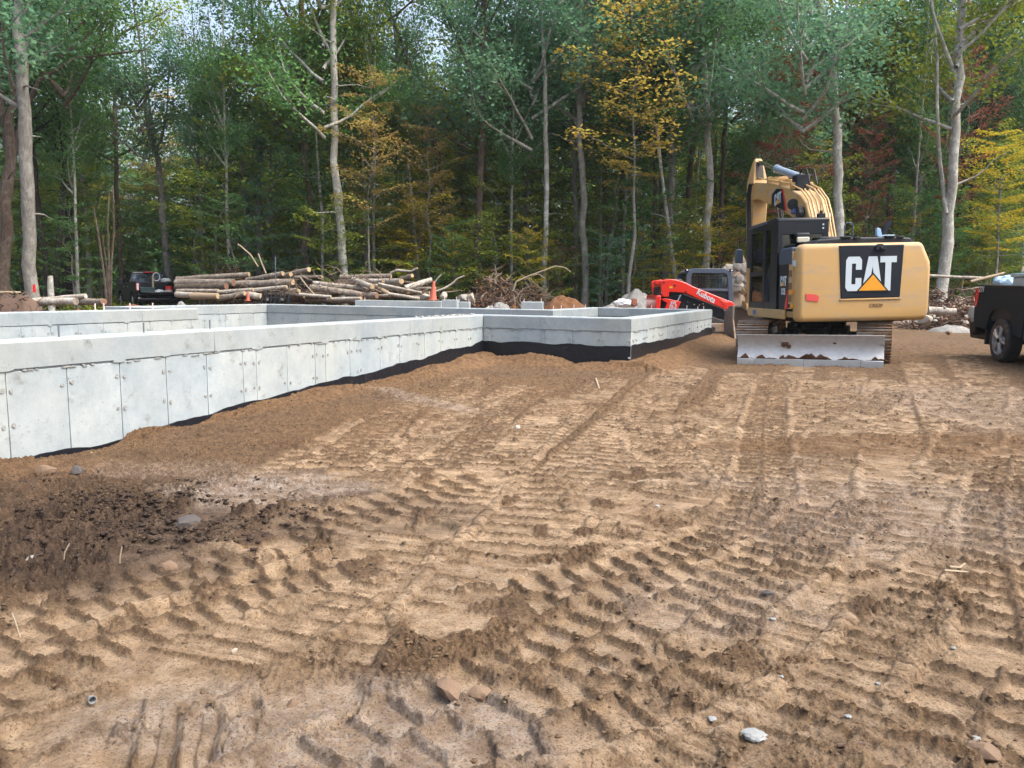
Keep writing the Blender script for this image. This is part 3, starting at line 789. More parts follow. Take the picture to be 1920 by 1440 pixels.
def limb(mb, p, d, L, r, rs, n=5, up=.25, seg=6, wob=.12):
    """one bent tapering limb; returns its points"""
    pts = [V3(p)]; d = V3(d).normalized(); rad = [r]
    for k in range(seg):
        d = (d + V3((rs.gauss(0, wob), rs.gauss(0, wob), rs.gauss(0, wob) + up * .3))).normalized()
        pts.append(pts[-1] + d * (L / seg)); rad.append(r * (1 - .85 * (k + 1) / seg))
    mb.tube(pts, rad, n, False); return pts

CROWN_TALL, CROWN_MID, CROWN_UNDER = [], [], []
LIMBS_TALL, LIMBS_MID, LIMBS_UNDER = [], [], []
def make_crowns():
    # tall broadleaf crown on a 20 m tree, limbs and leaves share one origin at the trunk base
    for s in range(6):
        rs = random.Random(40 + s); g = np.random.default_rng(40 + s); lm = MB(); cl = []
        nl = 13
        for k in range(nl):
            z0 = rs.uniform(7.5, 16.5); an = k * 2.4 + rs.uniform(-.4, .4); L = rs.uniform(2.6, 5.0) * (1.15 - .45 * abs(z0 - 11) / 8)
            pts = limb(lm, (0, 0, z0), (math.cos(an), math.sin(an), rs.uniform(.35, 1.0)), L, .085, rs)
            for q in pts[2:]:
                cl += [q + V3((rs.gauss(0, .45), rs.gauss(0, .45), rs.gauss(0, .35))) for _ in range(2)]
            for j in (3, 4):
                a2 = an + rs.uniform(-1.2, 1.2); p2 = limb(lm, pts[j], (math.cos(a2), math.sin(a2), .4), L * .45, .035, rs, 4, seg=4)
                cl += [q + V3((rs.gauss(0, .3), rs.gauss(0, .3), rs.gauss(0, .25))) for q in p2[1:]]
        for k in range(16):
            cl.append(V3((rs.gauss(0, 1.3), rs.gauss(0, 1.3), rs.uniform(15, 20.5))))
        cl = np.array([tuple(c) for c in cl]); per = 34
        off = g.normal(size=(len(cl), per, 3)) * np.array([.52, .52, .26])
        cen = (cl[:, None, :] + off).reshape(-1, 3)
        CROWN_TALL.append(leaf_mesh('tall_crown', cen, .18, .35, s)); LIMBS_TALL.append(lm)
    def layered(s, H, z0, z1, lmax, nb, per, size, rt):
        rs = random.Random(80 + s); g = np.random.default_rng(80 + s); lm = MB(); cen = []
        tr = [V3((0, 0, -.3))]
        for k in range(8): tr.append(V3((rs.gauss(0, .12) * k ** .5, rs.gauss(0, .12) * k ** .5, H * (k + 1) / 8)))
        lm.tube(tr, [rt * (1 - .85 * k / 8) for k in range(9)], 6, False)
        for k in range(nb):
            f = (k + rs.random() * 2.5) / (nb + 2); z = z0 + (z1 - z0) * f; an = k * 2.4 + rs.uniform(-.5, .5)
            L = lmax * (.55 + .75 * math.sin(math.pi * (.18 + .72 * f))) * rs.uniform(.35, 1.15) * .85
            i = min(7, int(z / H * 8)); base = tr[i].lerp(tr[i + 1], z / H * 8 - i)
            pts = limb(lm, base, (math.cos(an), math.sin(an), .25), L, rt * .35, rs, 3, .04, 5, .08)
            dv = (pts[-1] - pts[0]); dv.z *= .6
            sd = V3((-math.sin(an), math.cos(an), 0))
            m = int(per * L / lmax) + 20
            t = g.uniform(.2, 1.08, m); w = g.normal(size=m) * .30 * L * np.sin(np.clip(t, 0, 1) * 2.6) * .8
            for tt, ww in zip(t, w):
                j = min(4, int(min(tt, .999) * 5)); q = pts[j].lerp(pts[j + 1], min(tt, 1.05) * 5 - j)
                cen.append((q.x + sd.x * ww, q.y + sd.y * ww, q.z - abs(ww) * .12 + g.normal() * .05))
        return leaf_mesh('layered_crown', np.array(cen), size, 1.4, s), lm
    for s in range(4):
        a, b = layered(s, 15, 5.5, 15, 3.6, 36, 170, .19, .10); CROWN_MID.append(a); LIMBS_MID.append(b)
    for s in range(5):
        a, b = layered(20 + s, 7, 1.0, 7, 2.5, 28, 130, .145, .045); CROWN_UNDER.append(a); LIMBS_UNDER.append(b)
make_crowns()

TRUNK_TALL = []
for s in range(6):
    rs = random.Random(200 + s); mb = MB(); pts = []; x = y = 0; lx, ly = rs.gauss(0, .02), rs.gauss(0, .02)
    for k in range(15):
        pts.append(V3((x, y, -.4 + k * 1.4))); x += rs.gauss(0, .05) + lx * 1.4; y += rs.gauss(0, .05) + ly * 1.4
    mb.tube(pts, [.17 * (1.25 if k == 0 else 1) * (1 - .8 * (k / 14) ** 1.3) for k in range(15)], 8, False)
    mb.v += [tuple(v) for v in LIMBS_TALL[s].v] and []
    o = len(mb.v); mb.v += LIMBS_TALL[s].v; mb.f += [tuple(i + o for i in f) for f in LIMBS_TALL[s].f]
    TRUNK_TALL.append(mesh_of(mb, 'trunk', ['bark_brown']))
LIMB_ME = [mesh_of(l, 'limbs', ['bark_grey']) for l in LIMBS_TALL]
MID_TRUNK = [mesh_of(l, 'trunk', ['bark_grey']) for l in LIMBS_MID]
UNDER_TRUNK = [mesh_of(l, 'trunk', ['bark_grey']) for l in LIMBS_UNDER]
for me in CROWN_TALL + CROWN_MID + CROWN_UNDER: me.materials.append(MATS['leaf_green'])

def mesh_obj(name, me, mat, parent):
    o = bpy.data.objects.new(name, me); COL.objects.link(o); o.parent = parent
    if mat:
        o.material_slots[0].link = 'OBJECT'; o.material_slots[0].material = MATS[mat]
    return o
LEAFW = {'leaf_green': 'green', 'leaf_teal': 'bluish green', 'leaf_olive': 'olive green', 'leaf_yellow': 'yellow', 'leaf_golden': 'golden', 'leaf_orange': 'orange', 'leaf_red': 'red'}
BARKW = {'bark_pale': 'pale', 'bark_grey': 'grey', 'bark_brown': 'brown', 'bark_dark': 'dark'}
MARKS = [(120, 'at the left edge'), (200, 'left of the far pickup'), (345, 'behind the far pickup'), (560, 'behind the left log stack'), (720, 'behind the right logs'), (900, 'behind the orange cone'), (1000, 'left of the dirt pile'),
         (1130, 'behind the dirt pile'), (1225, 'behind the gravel'), (1400, 'behind the loader'), (1560, 'behind the boom'), (1740, 'behind the counterweight'), (1830, 'behind the right brush'), (9999, 'at the right edge')]
def spot(x, y):
    px = 960 + x / y * FPX
    return next(w for lim, w in MARKS if px < lim)
def forest_tree(x, y, kind, var, leaf, bark, scale, rz, label, group, name='forest_tree', zs=1.0):
    e = empty(name, (x, y, gz(x, y) - .05), (0, 0, rz), label, 'tree', group); e.scale = (scale, scale, scale * zs)
    tr = {'tall': TRUNK_TALL, 'mid': MID_TRUNK, 'under': UNDER_TRUNK}[kind]; cr = {'tall': CROWN_TALL, 'mid': CROWN_MID, 'under': CROWN_UNDER}[kind]
    mesh_obj('trunk', tr[var % len(tr)], bark, e); mesh_obj('crown', cr[var % len(cr)], leaf, e)
    return e

# named trees at the clearing's edge: pixel path of the trunk (bottom to top), distance, width in pixels at base / top
EDGE = [
 ('big smooth grey trunk leaning left, in front of the other trees at the left edge', 29, [(64, 580), (60, 545), (50, 300), (42, 120), (33, 0)], 27, 16, 'bark_grey', 'leaf_teal', []),
 ('thick dark forked trunk at the very left edge with two bent limbs', 33, [(8, 580), (8, 520), (14, 380), (22, 300)], 26, 18, 'bark_brown', 'leaf_green', [[(20, 330), (6, 220), (2, 80), (-6, 0)], [(20, 320), (40, 220), (75, 150), (140, 110), (220, 100)]]),
 ('spotted trunk behind the far pickup with a pale broken side limb', 42, [(316, 580), (314, 520), (306, 400), (296, 300), (288, 276)], 14, 9, 'bark_grey', 'leaf_teal', [[(292, 285), (262, 262), (236, 243)], [(290, 278), (282, 220), (276, 150), (270, 60)], [(292, 285), (306, 250), (314, 200), (316, 120)]]),
 ('thin bowed sapling trunk above the left end of the log pile', 40, [(463, 560), (462, 480), (455, 330), (440, 230), (432, 150)], 7, 4, 'bark_grey', 'leaf_green', [[(458, 430), (440, 400), (415, 370), (395, 330)]]),
 ('dark straight trunk rising behind the left log stack', 38, [(571, 560), (572, 500), (580, 400), (572, 300), (568, 200), (566, 60)], 17, 12, 'bark_brown', 'leaf_olive', []),
 ('pale slender trunk with slight bow between the dark trunk and the kinked white trunk', 37, [(606, 560), (605, 520), (604, 400), (596, 300), (592, 240)], 6, 4, 'bark_pale', 'leaf_green', []),
 ('white trunk with a kink halfway up behind the log pile', 35, [(644, 560), (642, 510), (638, 400), (628, 325), (624, 300), (627, 200), (624, 80), (624, 0)], 17, 11, 'bark_pale', 'leaf_green', [[(626, 110), (605, 70), (592, 40), (580, 0)]]),
 ('thin trunk below the orange foliage behind the log pile', 38, [(686, 560), (687, 500), (684, 380), (680, 290), (676, 200)], 7, 4, 'bark_grey', 'leaf_olive', []),
 ('thin leaning sapling trunk right of the log pile top', 38, [(788, 560), (785, 505), (772, 380), (766, 310), (768, 260)], 6, 3, 'bark_pale', 'leaf_green', []),
 ('mid brown trunk with orange sprays standing behind the orange cone', 40, [(833, 570), (832, 500), (828, 380), (822, 290), (808, 250), (790, 215)], 13, 8, 'bark_brown', 'leaf_olive', [[(806, 250), (770, 205), (735, 180), (700, 170)]]),
 ('tall brown trunk with a forked top left of the dirt pile', 37, [(892, 570), (893, 510), (898, 380), (904, 230), (906, 120), (905, 0)], 16, 9, 'bark_brown', 'leaf_teal', [[(905, 140), (890, 122), (866, 108)], [(907, 190), (930, 165), (958, 140), (985, 130)], [(906, 70), (925, 30), (940, 0)]]),
 ('pale lichened trunk rising just left of the brown dirt pile', 36, [(1022, 570), (1021, 520), (1026, 360), (1022, 250), (1022, 140), (1016, 30)], 11, 6, 'bark_pale', 'leaf_teal', []),
 ('grey trunk paired with a straighter neighbour behind the brown dirt pile', 40, [(1078, 570), (1078, 520), (1080, 380), (1079, 300), (1074, 250)], 11, 8, 'bark_grey', 'leaf_green', []),
 ('straight grey trunk with a snapped limb above the gravel heap', 36, [(1098, 575), (1097, 530), (1094, 380), (1086, 230), (1084, 120), (1090, 0)], 14, 8, 'bark_grey', 'leaf_teal', [[(1088, 155), (1098, 138), (1107, 118)]]),
 ('thin pole trunk leaning right in front of the dark wood', 38, [(1135, 575), (1137, 530), (1152, 400), (1156, 300), (1158, 240)], 6, 4, 'bark_grey', 'leaf_olive', []),
 ('slim trunk, leftmost of the trio behind the red loader arm', 38, [(1226, 575), (1226, 520), (1228, 400), (1228, 300), (1230, 200)], 10, 6, 'bark_brown', 'leaf_green', []),
 ('thin dark trunk in the middle of the trio behind the red loader arm', 39, [(1236, 575), (1237, 520), (1240, 400), (1246, 250), (1248, 120)], 12, 8, 'bark_brown', 'leaf_green', []),
 ('thickest trunk of the trio behind the red loader arm', 37, [(1249, 575), (1250, 520), (1256, 380), (1260, 260), (1263, 150), (1262, 40)], 16, 11, 'bark_grey', 'leaf_teal', []),
 ('curved thin trunk crossing the trio behind the loader, golden at the top', 36, [(1268, 575), (1264, 500), (1252, 410), (1240, 330), (1232, 250), (1214, 190)], 8, 5, 'bark_pale', 'leaf_green', []),
 ('pale spotted trunk with forked crown behind the loader cab', 36, [(1322, 560), (1324, 500), (1330, 340), (1330, 220), (1322, 140), (1315, 40)], 15, 8, 'bark_pale', 'leaf_teal', [[(1331, 225), (1352, 190), (1385, 155), (1420, 130)], [(1328, 200), (1336, 130), (1342, 80)], [(1328, 250), (1316, 225), (1308, 200)]]),
 ('thin brown trunk between the loader cab and the excavator stick', 40, [(1348, 560), (1350, 480), (1354, 360), (1360, 230), (1366, 120)], 10, 7, 'bark_brown', 'leaf_green', []),
 ('big pale smooth trunk rising behind the excavator with a long left limb', 33, [(1573, 560), (1573, 440), (1570, 250), (1564, 120), (1548, 50), (1530, -10)], 18, 13, 'bark_pale', 'leaf_teal', [[(1560, 90), (1574, 55), (1586, 20), (1592, -20)], [(1532, 30), (1500, 12), (1465, 2), (1430, -6)]]),
 ('brown trunk directly right of the big pale one behind the engine hood', 40, [(1664, 560), (1665, 440), (1672, 300), (1674, 200), (1676, 90)], 14, 10, 'bark_brown', 'leaf_olive', []),
 ('dark grey trunk above the right corner of the yellow counterweight', 42, [(1720, 560), (1721, 460), (1722, 320), (1728, 200)], 12, 8, 'bark_grey', 'leaf_green', []),
 ('mottled white trunk with peeling bark and twin stem, behind the brush right of the excavator', 32, [(1768, 560), (1770, 510), (1778, 400), (1785, 300), (1793, 190), (1800, 60), (1802, 20)], 21, 13, 'bark_pale', 'leaf_olive', [[(1774, 400), (1762, 300), (1757, 200), (1758, 110), (1750, 20)], [(1794, 150), (1772, 90), (1754, 40), (1745, 0)], [(1800, 90), (1836, 50), (1880, 20), (1915, 0)]]),
 ('slim sapling trunk among the brush over the near pickup bed', 34, [(1866, 560), (1870, 480), (1872, 400), (1876, 330)], 5, 3, 'bark_grey', 'leaf_yellow', []),
 ('dim wide trunk in shade at the right edge above the near pickup', 42, [(1818, 560), (1818, 460), (1824, 300), (1838, 150)], 11, 9, 'bark_dark', 'leaf_green', []),
 ('black trunk leaning right beside the big smooth grey trunk', 38, [(92, 580), (88, 530), (78, 440), (70, 380)], 13, 9, 'bark_dark', 'leaf_green', []),
 ('black trunk leaning left, next from the big smooth grey trunk', 39, [(100, 580), (103, 520), (112, 440), (118, 360)], 13, 9, 'bark_dark', 'leaf_green', []),
 ('dark straight trunk left of the clump of thin grey stems', 42, [(125, 580), (126, 500), (128, 380)], 16, 12, 'bark_dark', 'leaf_green', []),
 ('dim brown trunk behind the cab of the far pickup', 44, [(227, 580), (227, 520), (222, 400), (216, 260)], 9, 7, 'bark_brown', 'leaf_olive', []),
]
def edge_trees():
    for k, (label, D, path, w0, w1, bark, leaf, forks) in enumerate(EDGE):
        rs = random.Random(700 + k); mb = MB()
        pts = [at_y(px, py, D + .25 * math.sin(i * 1.7 + k)) for i, (px, py) in enumerate(path)]
        base = pts[0].copy(); g = gz(base.x, base.y); pts[0].z = g - .3; base.z = g
        top = pts[-1]; d = (pts[-1] - pts[-2]).normalized(); d = (d + V3((0, 0, 1.2))).normalized()
        n = len(pts); mpp = D / FPX
        rad = [(w0 + (w1 - w0) * i / (n - 1)) * mpp / 2 for i in range(n)]; rad[0] *= 1.35
        while pts[-1].z < 19.5 and w1 > 5:
            d = (d + V3((rs.gauss(0, .06), rs.gauss(0, .06), 0))).normalized(); pts.append(pts[-1] + d * 1.6); rad.append(max(.02, rad[-1] * .78))
        # subdivide with small irregularities
        P2, R2 = [], []
        for i in range(len(pts) - 1):
            m = max(1, int((pts[i + 1] - pts[i]).length / .8))
            for q in range(m):
                t = q / m; v = pts[i].lerp(pts[i + 1], t)
                j = .25 * rad[i]; P2.append(v + V3((rs.gauss(0, j), rs.gauss(0, j), 0)) if (i or q) else v); R2.append((rad[i] * (1 - t) + rad[i + 1] * t) * rs.uniform(.93, 1.07))
        P2.append(pts[-1]); R2.append(rad[-1] * .5)
        mb.tube([p - base for p in P2], R2, 10, False)
        for fk in forks:
            fp = [at_y(px, py, D + .3 * rs.uniform(-1, 1) * (i > 0)) - base for i, (px, py) in enumerate(fk)]
            r0 = w1 * mpp / 2 * .62; fr = [r0 * (1 - .6 * i / (len(fp) - 1)) for i in range(len(fp))]
            fp.append(fp[-1] + (fp[-1] - fp[-2]) * .8); fr.append(.015)
            mb.tube(fp, fr, 7, False)
        H = 19.5 if w1 > 5 else 12
        for q in range(9 if w1 > 5 else 6):      # small dead and live side twigs
            i = rs.randrange(len(P2) // 4, len(P2)); an = rs.uniform(0, 6.28)
            limb(mb, P2[i] - base, (math.cos(an), math.sin(an), rs.uniform(-.1, .6)), rs.uniform(.6, 2.2), R2[i] * .22 + .008, rs, 4, .1, 5, .2)
        e = empty('forest_tree', base, (0, 0, 0), label, 'tree')
        mesh_obj('trunk', mesh_of(mb, 'trunk', [bark]), None, e)
        hi = max(P2, key=lambda p: p.z) - base
        if w1 > 5:
            m2 = mesh_obj('limb_set', LIMB_ME[k % 6], bark, e); c = mesh_obj('crown', CROWN_TALL[k % 6], leaf, e)
            for o in (m2, c):
                o.location = (hi.x * .75, hi.y * .75, 0); o.rotation_euler = (0, 0, k * 1.3)
                if k == 2: o.scale = (.8, .8, .74)
        else:
            c = mesh_obj('crown', CROWN_MID[k % 4], leaf, e); f = (hi.z + 2.0) / 15; c.scale = (f, f, f); c.location = (hi.x * .8, hi.y * .8, 0); c.rotation_euler = (0, 0, k * 1.3)
edge_trees()

def colour_tree(px, py_top, py_low, D, leaf, label, wid=1.0, k=0, kind='mid'):
    """a tree placed so that its crown spans the given pixel heights"""
    p = at_y(px, py_top, D); z1 = p.z; x = p.x; H = 15 if kind == 'mid' else 7
    s = max(.25, (z1 - gz(x, D)) / H)
    e = forest_tree(x, D, kind, k, leaf, 'bark_grey', s, k * 1.1, label, None); e.scale = (s * wid, s * wid, s)
    return e
colour_tree(690, 130, 300, 35.5, 'leaf_orange', 'orange-brown tree with flat sprays of leaves right of the kinked white trunk', .8, 0)
colour_tree(805, 190, 300, 36, 'leaf_orange', 'smaller orange tree with flat sprays above the orange cone', .7, 1)
colour_tree(1195, -60, 300, 34.5, 'leaf_golden', 'tall golden yellow tree high above the red loader', .95, 2)
colour_tree(1490, 60, 260, 36, 'leaf_red', 'dark red maple left of the big pale trunk behind the excavator', .8, 3)
colour_tree(1640, 200, 300, 38, 'leaf_red', 'reddish brown tree half hidden behind the big pale trunk', .5, 1)
colour_tree(1545, 290, 400, 37, 'leaf_olive', 'olive green sapling above the excavator boom', .7, 0, 'under')
colour_tree(1890, 230, 330, 37, 'leaf_olive', 'yellow green tree with flat sprays at the right edge', .7, 2)
colour_tree(1820, 10, 120, 36, 'leaf_red', 'rust coloured crown top around the mottled white trunk', .45, 0)
colour_tree(150, 410, 450, 55, 'leaf_red', 'bright red bush deep in the wood left of the far pickup', 1.5, 2, 'under')
colour_tree(165, 450, 500, 50, 'leaf_golden', 'golden bush under the bright red one left of the far pickup', 1.1, 3, 'under')
colour_tree(1000, 410, 560, 35, 'leaf_yellow', 'bright yellow bush just left of the brown dirt pile', .75, 1, 'under')
colour_tree(850, 430, 560, 36, 'leaf_yellow', 'yellow bush behind the orange cone', .6, 4, 'under')
colour_tree(1205, 470, 540, 36, 'leaf_yellow', 'low yellow spray beside the gravel heap', .9, 0, 'under')
colour_tree(1045, 450, 560, 36, 'leaf_brown', 'dead brown bush behind the brown dirt pile', .9, 2, 'under')
colour_tree(1780, 380, 560, 36, 'leaf_green', 'bright green sapling beside the foot of the mottled white trunk', .7, 3, 'under')
colour_tree(1850, 400, 560, 37, 'leaf_olive', 'olive layered sapling behind the brush over the near pickup', 1.0, 4, 'under')
colour_tree(1690, 470, 540, 39, 'leaf_red', 'small rusty bush beside the yellow counterweight', .8, 0, 'under')
colour_tree(1385, 420, 520, 38, 'leaf_red', 'small rusty bush left of the excavator stick', .6, 1, 'under')

def fill_forest():
    rs = random.Random(77); placed = []
    def free(x, y, d):
        for (a, b) in placed:
            if (a - x) ** 2 + (b - y) ** 2 < d * d: return False
        placed.append((x, y)); return True
    n = 0
    # tall trees through the depth of the wood
    for tries in range(4000):
        if n >= 115: break
        y = 41 + 66 * rs.random() ** 1.25; x = rs.uniform(-.74, .74) * y + rs.uniform(-6, 6)
        if not free(x, y, 2.3 + y * .02): continue
        px = 960 + x / y * FPX
        if (200 < px < 435 and y < 98 ) or (190 < px < 345 and y < 46): continue
        leaf = rs.choices(['leaf_green', 'leaf_teal', 'leaf_olive', 'leaf_golden'], [5, 5, 2, .25])[0]
        bark = rs.choices(['bark_brown', 'bark_grey', 'bark_dark', 'bark_pale'], [3, 5, 1, 2])[0]
        forest_tree(x, y, 'tall', n, leaf, bark, rs.uniform(.85, 1.15), rs.uniform(0, 6.28), f'tall {BARKW[bark]} trunked tree with {LEAFW[leaf]} crown, deep wood {spot(x, y)}', 'trees deep in the wood')
        n += 1
    # slim pale poles just inside the edge
    for k, px in enumerate([150, 384, 408, 432, 516, 655, 702, 746, 764, 958, 986, 1120, 1166, 1200, 1290, 1412, 1445, 1622, 1700, 1746, 1838, 1905]):
        y = 37.5 + (k * 2.7) % 8; x = (px - 960) / FPX * y; placed.append((x, y))
        bk_ = ['bark_pale', 'bark_grey', 'bark_pale'][k % 3]; lf = ['leaf_green', 'leaf_teal', 'leaf_olive'][k % 3]
        e = forest_tree(x, y, 'tall', k, lf, bk_, .5, k * 1.9, f'slim {BARKW[bk_]} pole of a tree with small {LEAFW[lf]} top {spot(x, y)}', 'slim poles inside the wood edge'); e.scale = (.48, .48, .72 + .06 * (k % 4))
    # mid-height layered beeches
    n = 0
    for tries in range(2000):
        if n >= 110: break
        y = rs.uniform(40, 78); x = rs.uniform(-.74, .74) * y
        if (185 < 960 + x / y * FPX < 345 and y < 47) or not free(x, y, 1.6): continue
        leaf = rs.choices(['leaf_green', 'leaf_olive', 'leaf_teal', 'leaf_yellow', 'leaf_orange'], [4, 4, 3, .7, .35])[0]
        forest_tree(x, y, 'mid', n, leaf, 'bark_grey', rs.uniform(.6, 1.0), rs.uniform(0, 6.28), f'slender beech with flat {LEAFW[leaf]} layers, {"just inside" if y < 52 else "deep inside"} the wood {spot(x, y)}', 'slender beeches inside the wood'); n += 1
    # understory saplings
    n = 0
    for tries in range(3000):
        if n >= 135: break
        y = 39 + 32 * rs.random() ** 1.3; x = rs.uniform(-.72, .72) * y; px = 960 + x / y * FPX
        if (185 < px < 345 and y < 47) or not free(x, y, .9): continue
        yel = 2.6 if 560 < px < 1120 else (1.2 if px < 560 else .9)
        leaf = rs.choices(['leaf_green', 'leaf_olive', 'leaf_yellow', 'leaf_orange'], [3, 3.5, yel, .3])[0]
        forest_tree(x, y, 'under', n, leaf, 'bark_grey', rs.uniform(.6, 1.5), rs.uniform(0, 6.28), f'young sapling with flat {LEAFW[leaf]} sprays {"near the edge" if y < 50 else "far inside"} {spot(x, y)}', 'saplings along the wood edge', 'sapling'); n += 1
    # light-catching saplings along the clearing's edge
    n = 0
    for tries in range(900):
        if n >= 38: break
        y = rs.uniform(35.2, 39.5); px = rs.choice([rs.uniform(60, 560), rs.uniform(560, 1130), rs.uniform(560, 1130), rs.uniform(1150, 1420), rs.uniform(1660, 1920)]); x = (px - 960) / FPX * y
        if 170 < px < 360 or not free(x, y, .8): continue
        leaf = rs.choices(['leaf_green', 'leaf_olive', 'leaf_yellow', 'leaf_teal'], [1.5, 3, 3 if 560 < px < 1130 else 1, 1])[0]
        forest_tree(x, y, 'under', n + 2, leaf, 'bark_grey', rs.uniform(.45, 1.0), rs.uniform(0, 6.28), f'small front sapling with flat {LEAFW[leaf]} sprays {spot(x, y)}', 'saplings along the wood edge', 'sapling'); n += 1
    # far leaf mass that closes the wood
    g = np.random.default_rng(5)
    cl = np.stack([g.uniform(-105, 105, 1500), g.uniform(104, 132, 1500), 0.5 + 11 * g.random(1500) ** 1.4], 1)
    cen = (cl[:, None, :] + g.normal(size=(1500, 36, 3)) * np.array([1.5, 1.5, .9])).reshape(-1, 3)
    c2 = np.stack([g.uniform(-75, 75, 4200), g.uniform(52, 100, 4200), .2 + 9 * g.random(4200) ** 1.5], 1); c2 = c2[np.abs(c2[:, 0]) < .8 * c2[:, 1]]
    cen2 = (c2[:, None, :] + g.normal(size=(len(c2), 26, 3)) * np.array([1.1, 1.1, .35])).reshape(-1, 3)
    cen = np.concatenate([cen, cen2])
    me = leaf_mesh('far_wood', cen, .5, .5, 9); me.materials.append(MATS['leaf_green'])
    o = bpy.data.objects.new('far_wood', me); COL.objects.link(o); tag(o, 'dense green mass of far trees closing the wood', 'wood', None, 'stuff')
    # low ground cover and ferns under the trees
    cl = np.stack([g.uniform(-40, 40, 5000), 36 + 40 * g.random(5000) ** 1.5, np.zeros(5000)], 1); cl = cl[np.abs(cl[:, 0]) < .75 * cl[:, 1]]
    cl[:, 2] = terrain(cl[:, 0], cl[:, 1]) + .12
    cen = (cl[:, None, :] + g.normal(size=(len(cl), 8, 3)) * np.array([.3, .3, .13])).reshape(-1, 3)
    me = leaf_mesh('ground_cover', cen, .16, .8, 10); me.materials.append(MATS['leaf_olive'])
    o = bpy.data.objects.new('ground_cover', me); COL.objects.link(o); tag(o, 'low olive green undergrowth on the wood floor', 'undergrowth', None, 'stuff')
fill_forest()
# ------------------------------------------------------------------ block lettering for the machines
def cat_letters(parent, mat_at, scale, sz=None, white='white_decal', tri='yellow_decal', edge='black_decal', name='lettering'):
    """heavy condensed letters in the local x-z plane, 1 unit tall before scaling, facing -y"""
    d0, d1 = 0.0, -0.004
    def poly(pts, t0, t1, mb): mb.prism([(p[0] * scale, p[1] * (sz or scale)) for p in pts], 'y', t0, t1, mat_at)
    m = MB()
    # C: outer octagon ring with an opening on the right
    C = [(.08, 0), (.46, 0), (.54, .10), (.54, .38), (.34, .38), (.34, .20), (.20, .20), (.20, .80), (.34, .80), (.34, .62), (.54, .62), (.54, .90), (.46, 1.0), (.08, 1.0), (0, .90), (0, .10)]
    poly(C, d0, d1, m)
    A = [(.56, 0), (.76, 1.0), (1.06, 1.0), (1.26, 0), (1.04, 0), (.91, .72), (.78, 0)]
    poly(A, d0, d1, m)
    T = [(1.16, 1.0), (1.16, .82), (1.34, .82), (1.34, 0), (1.54, 0), (1.54, .82), (1.72, .82), (1.72, 1.0)]
    poly(T, d0, d1, m)
    m.build(name, white, parent, smooth=False)
    k = MB(); poly([(.36, -.03), (.93, .54), (1.50, -.03)], d0, d1 * 1.8, k); k.build('logo_outline', edge, parent, smooth=False)
    y = MB(); poly([(.46, .01), (.93, .47), (1.40, .01)], d0, d1 * 2.6, y); y.build('logo_triangle', tri, parent, smooth=False)

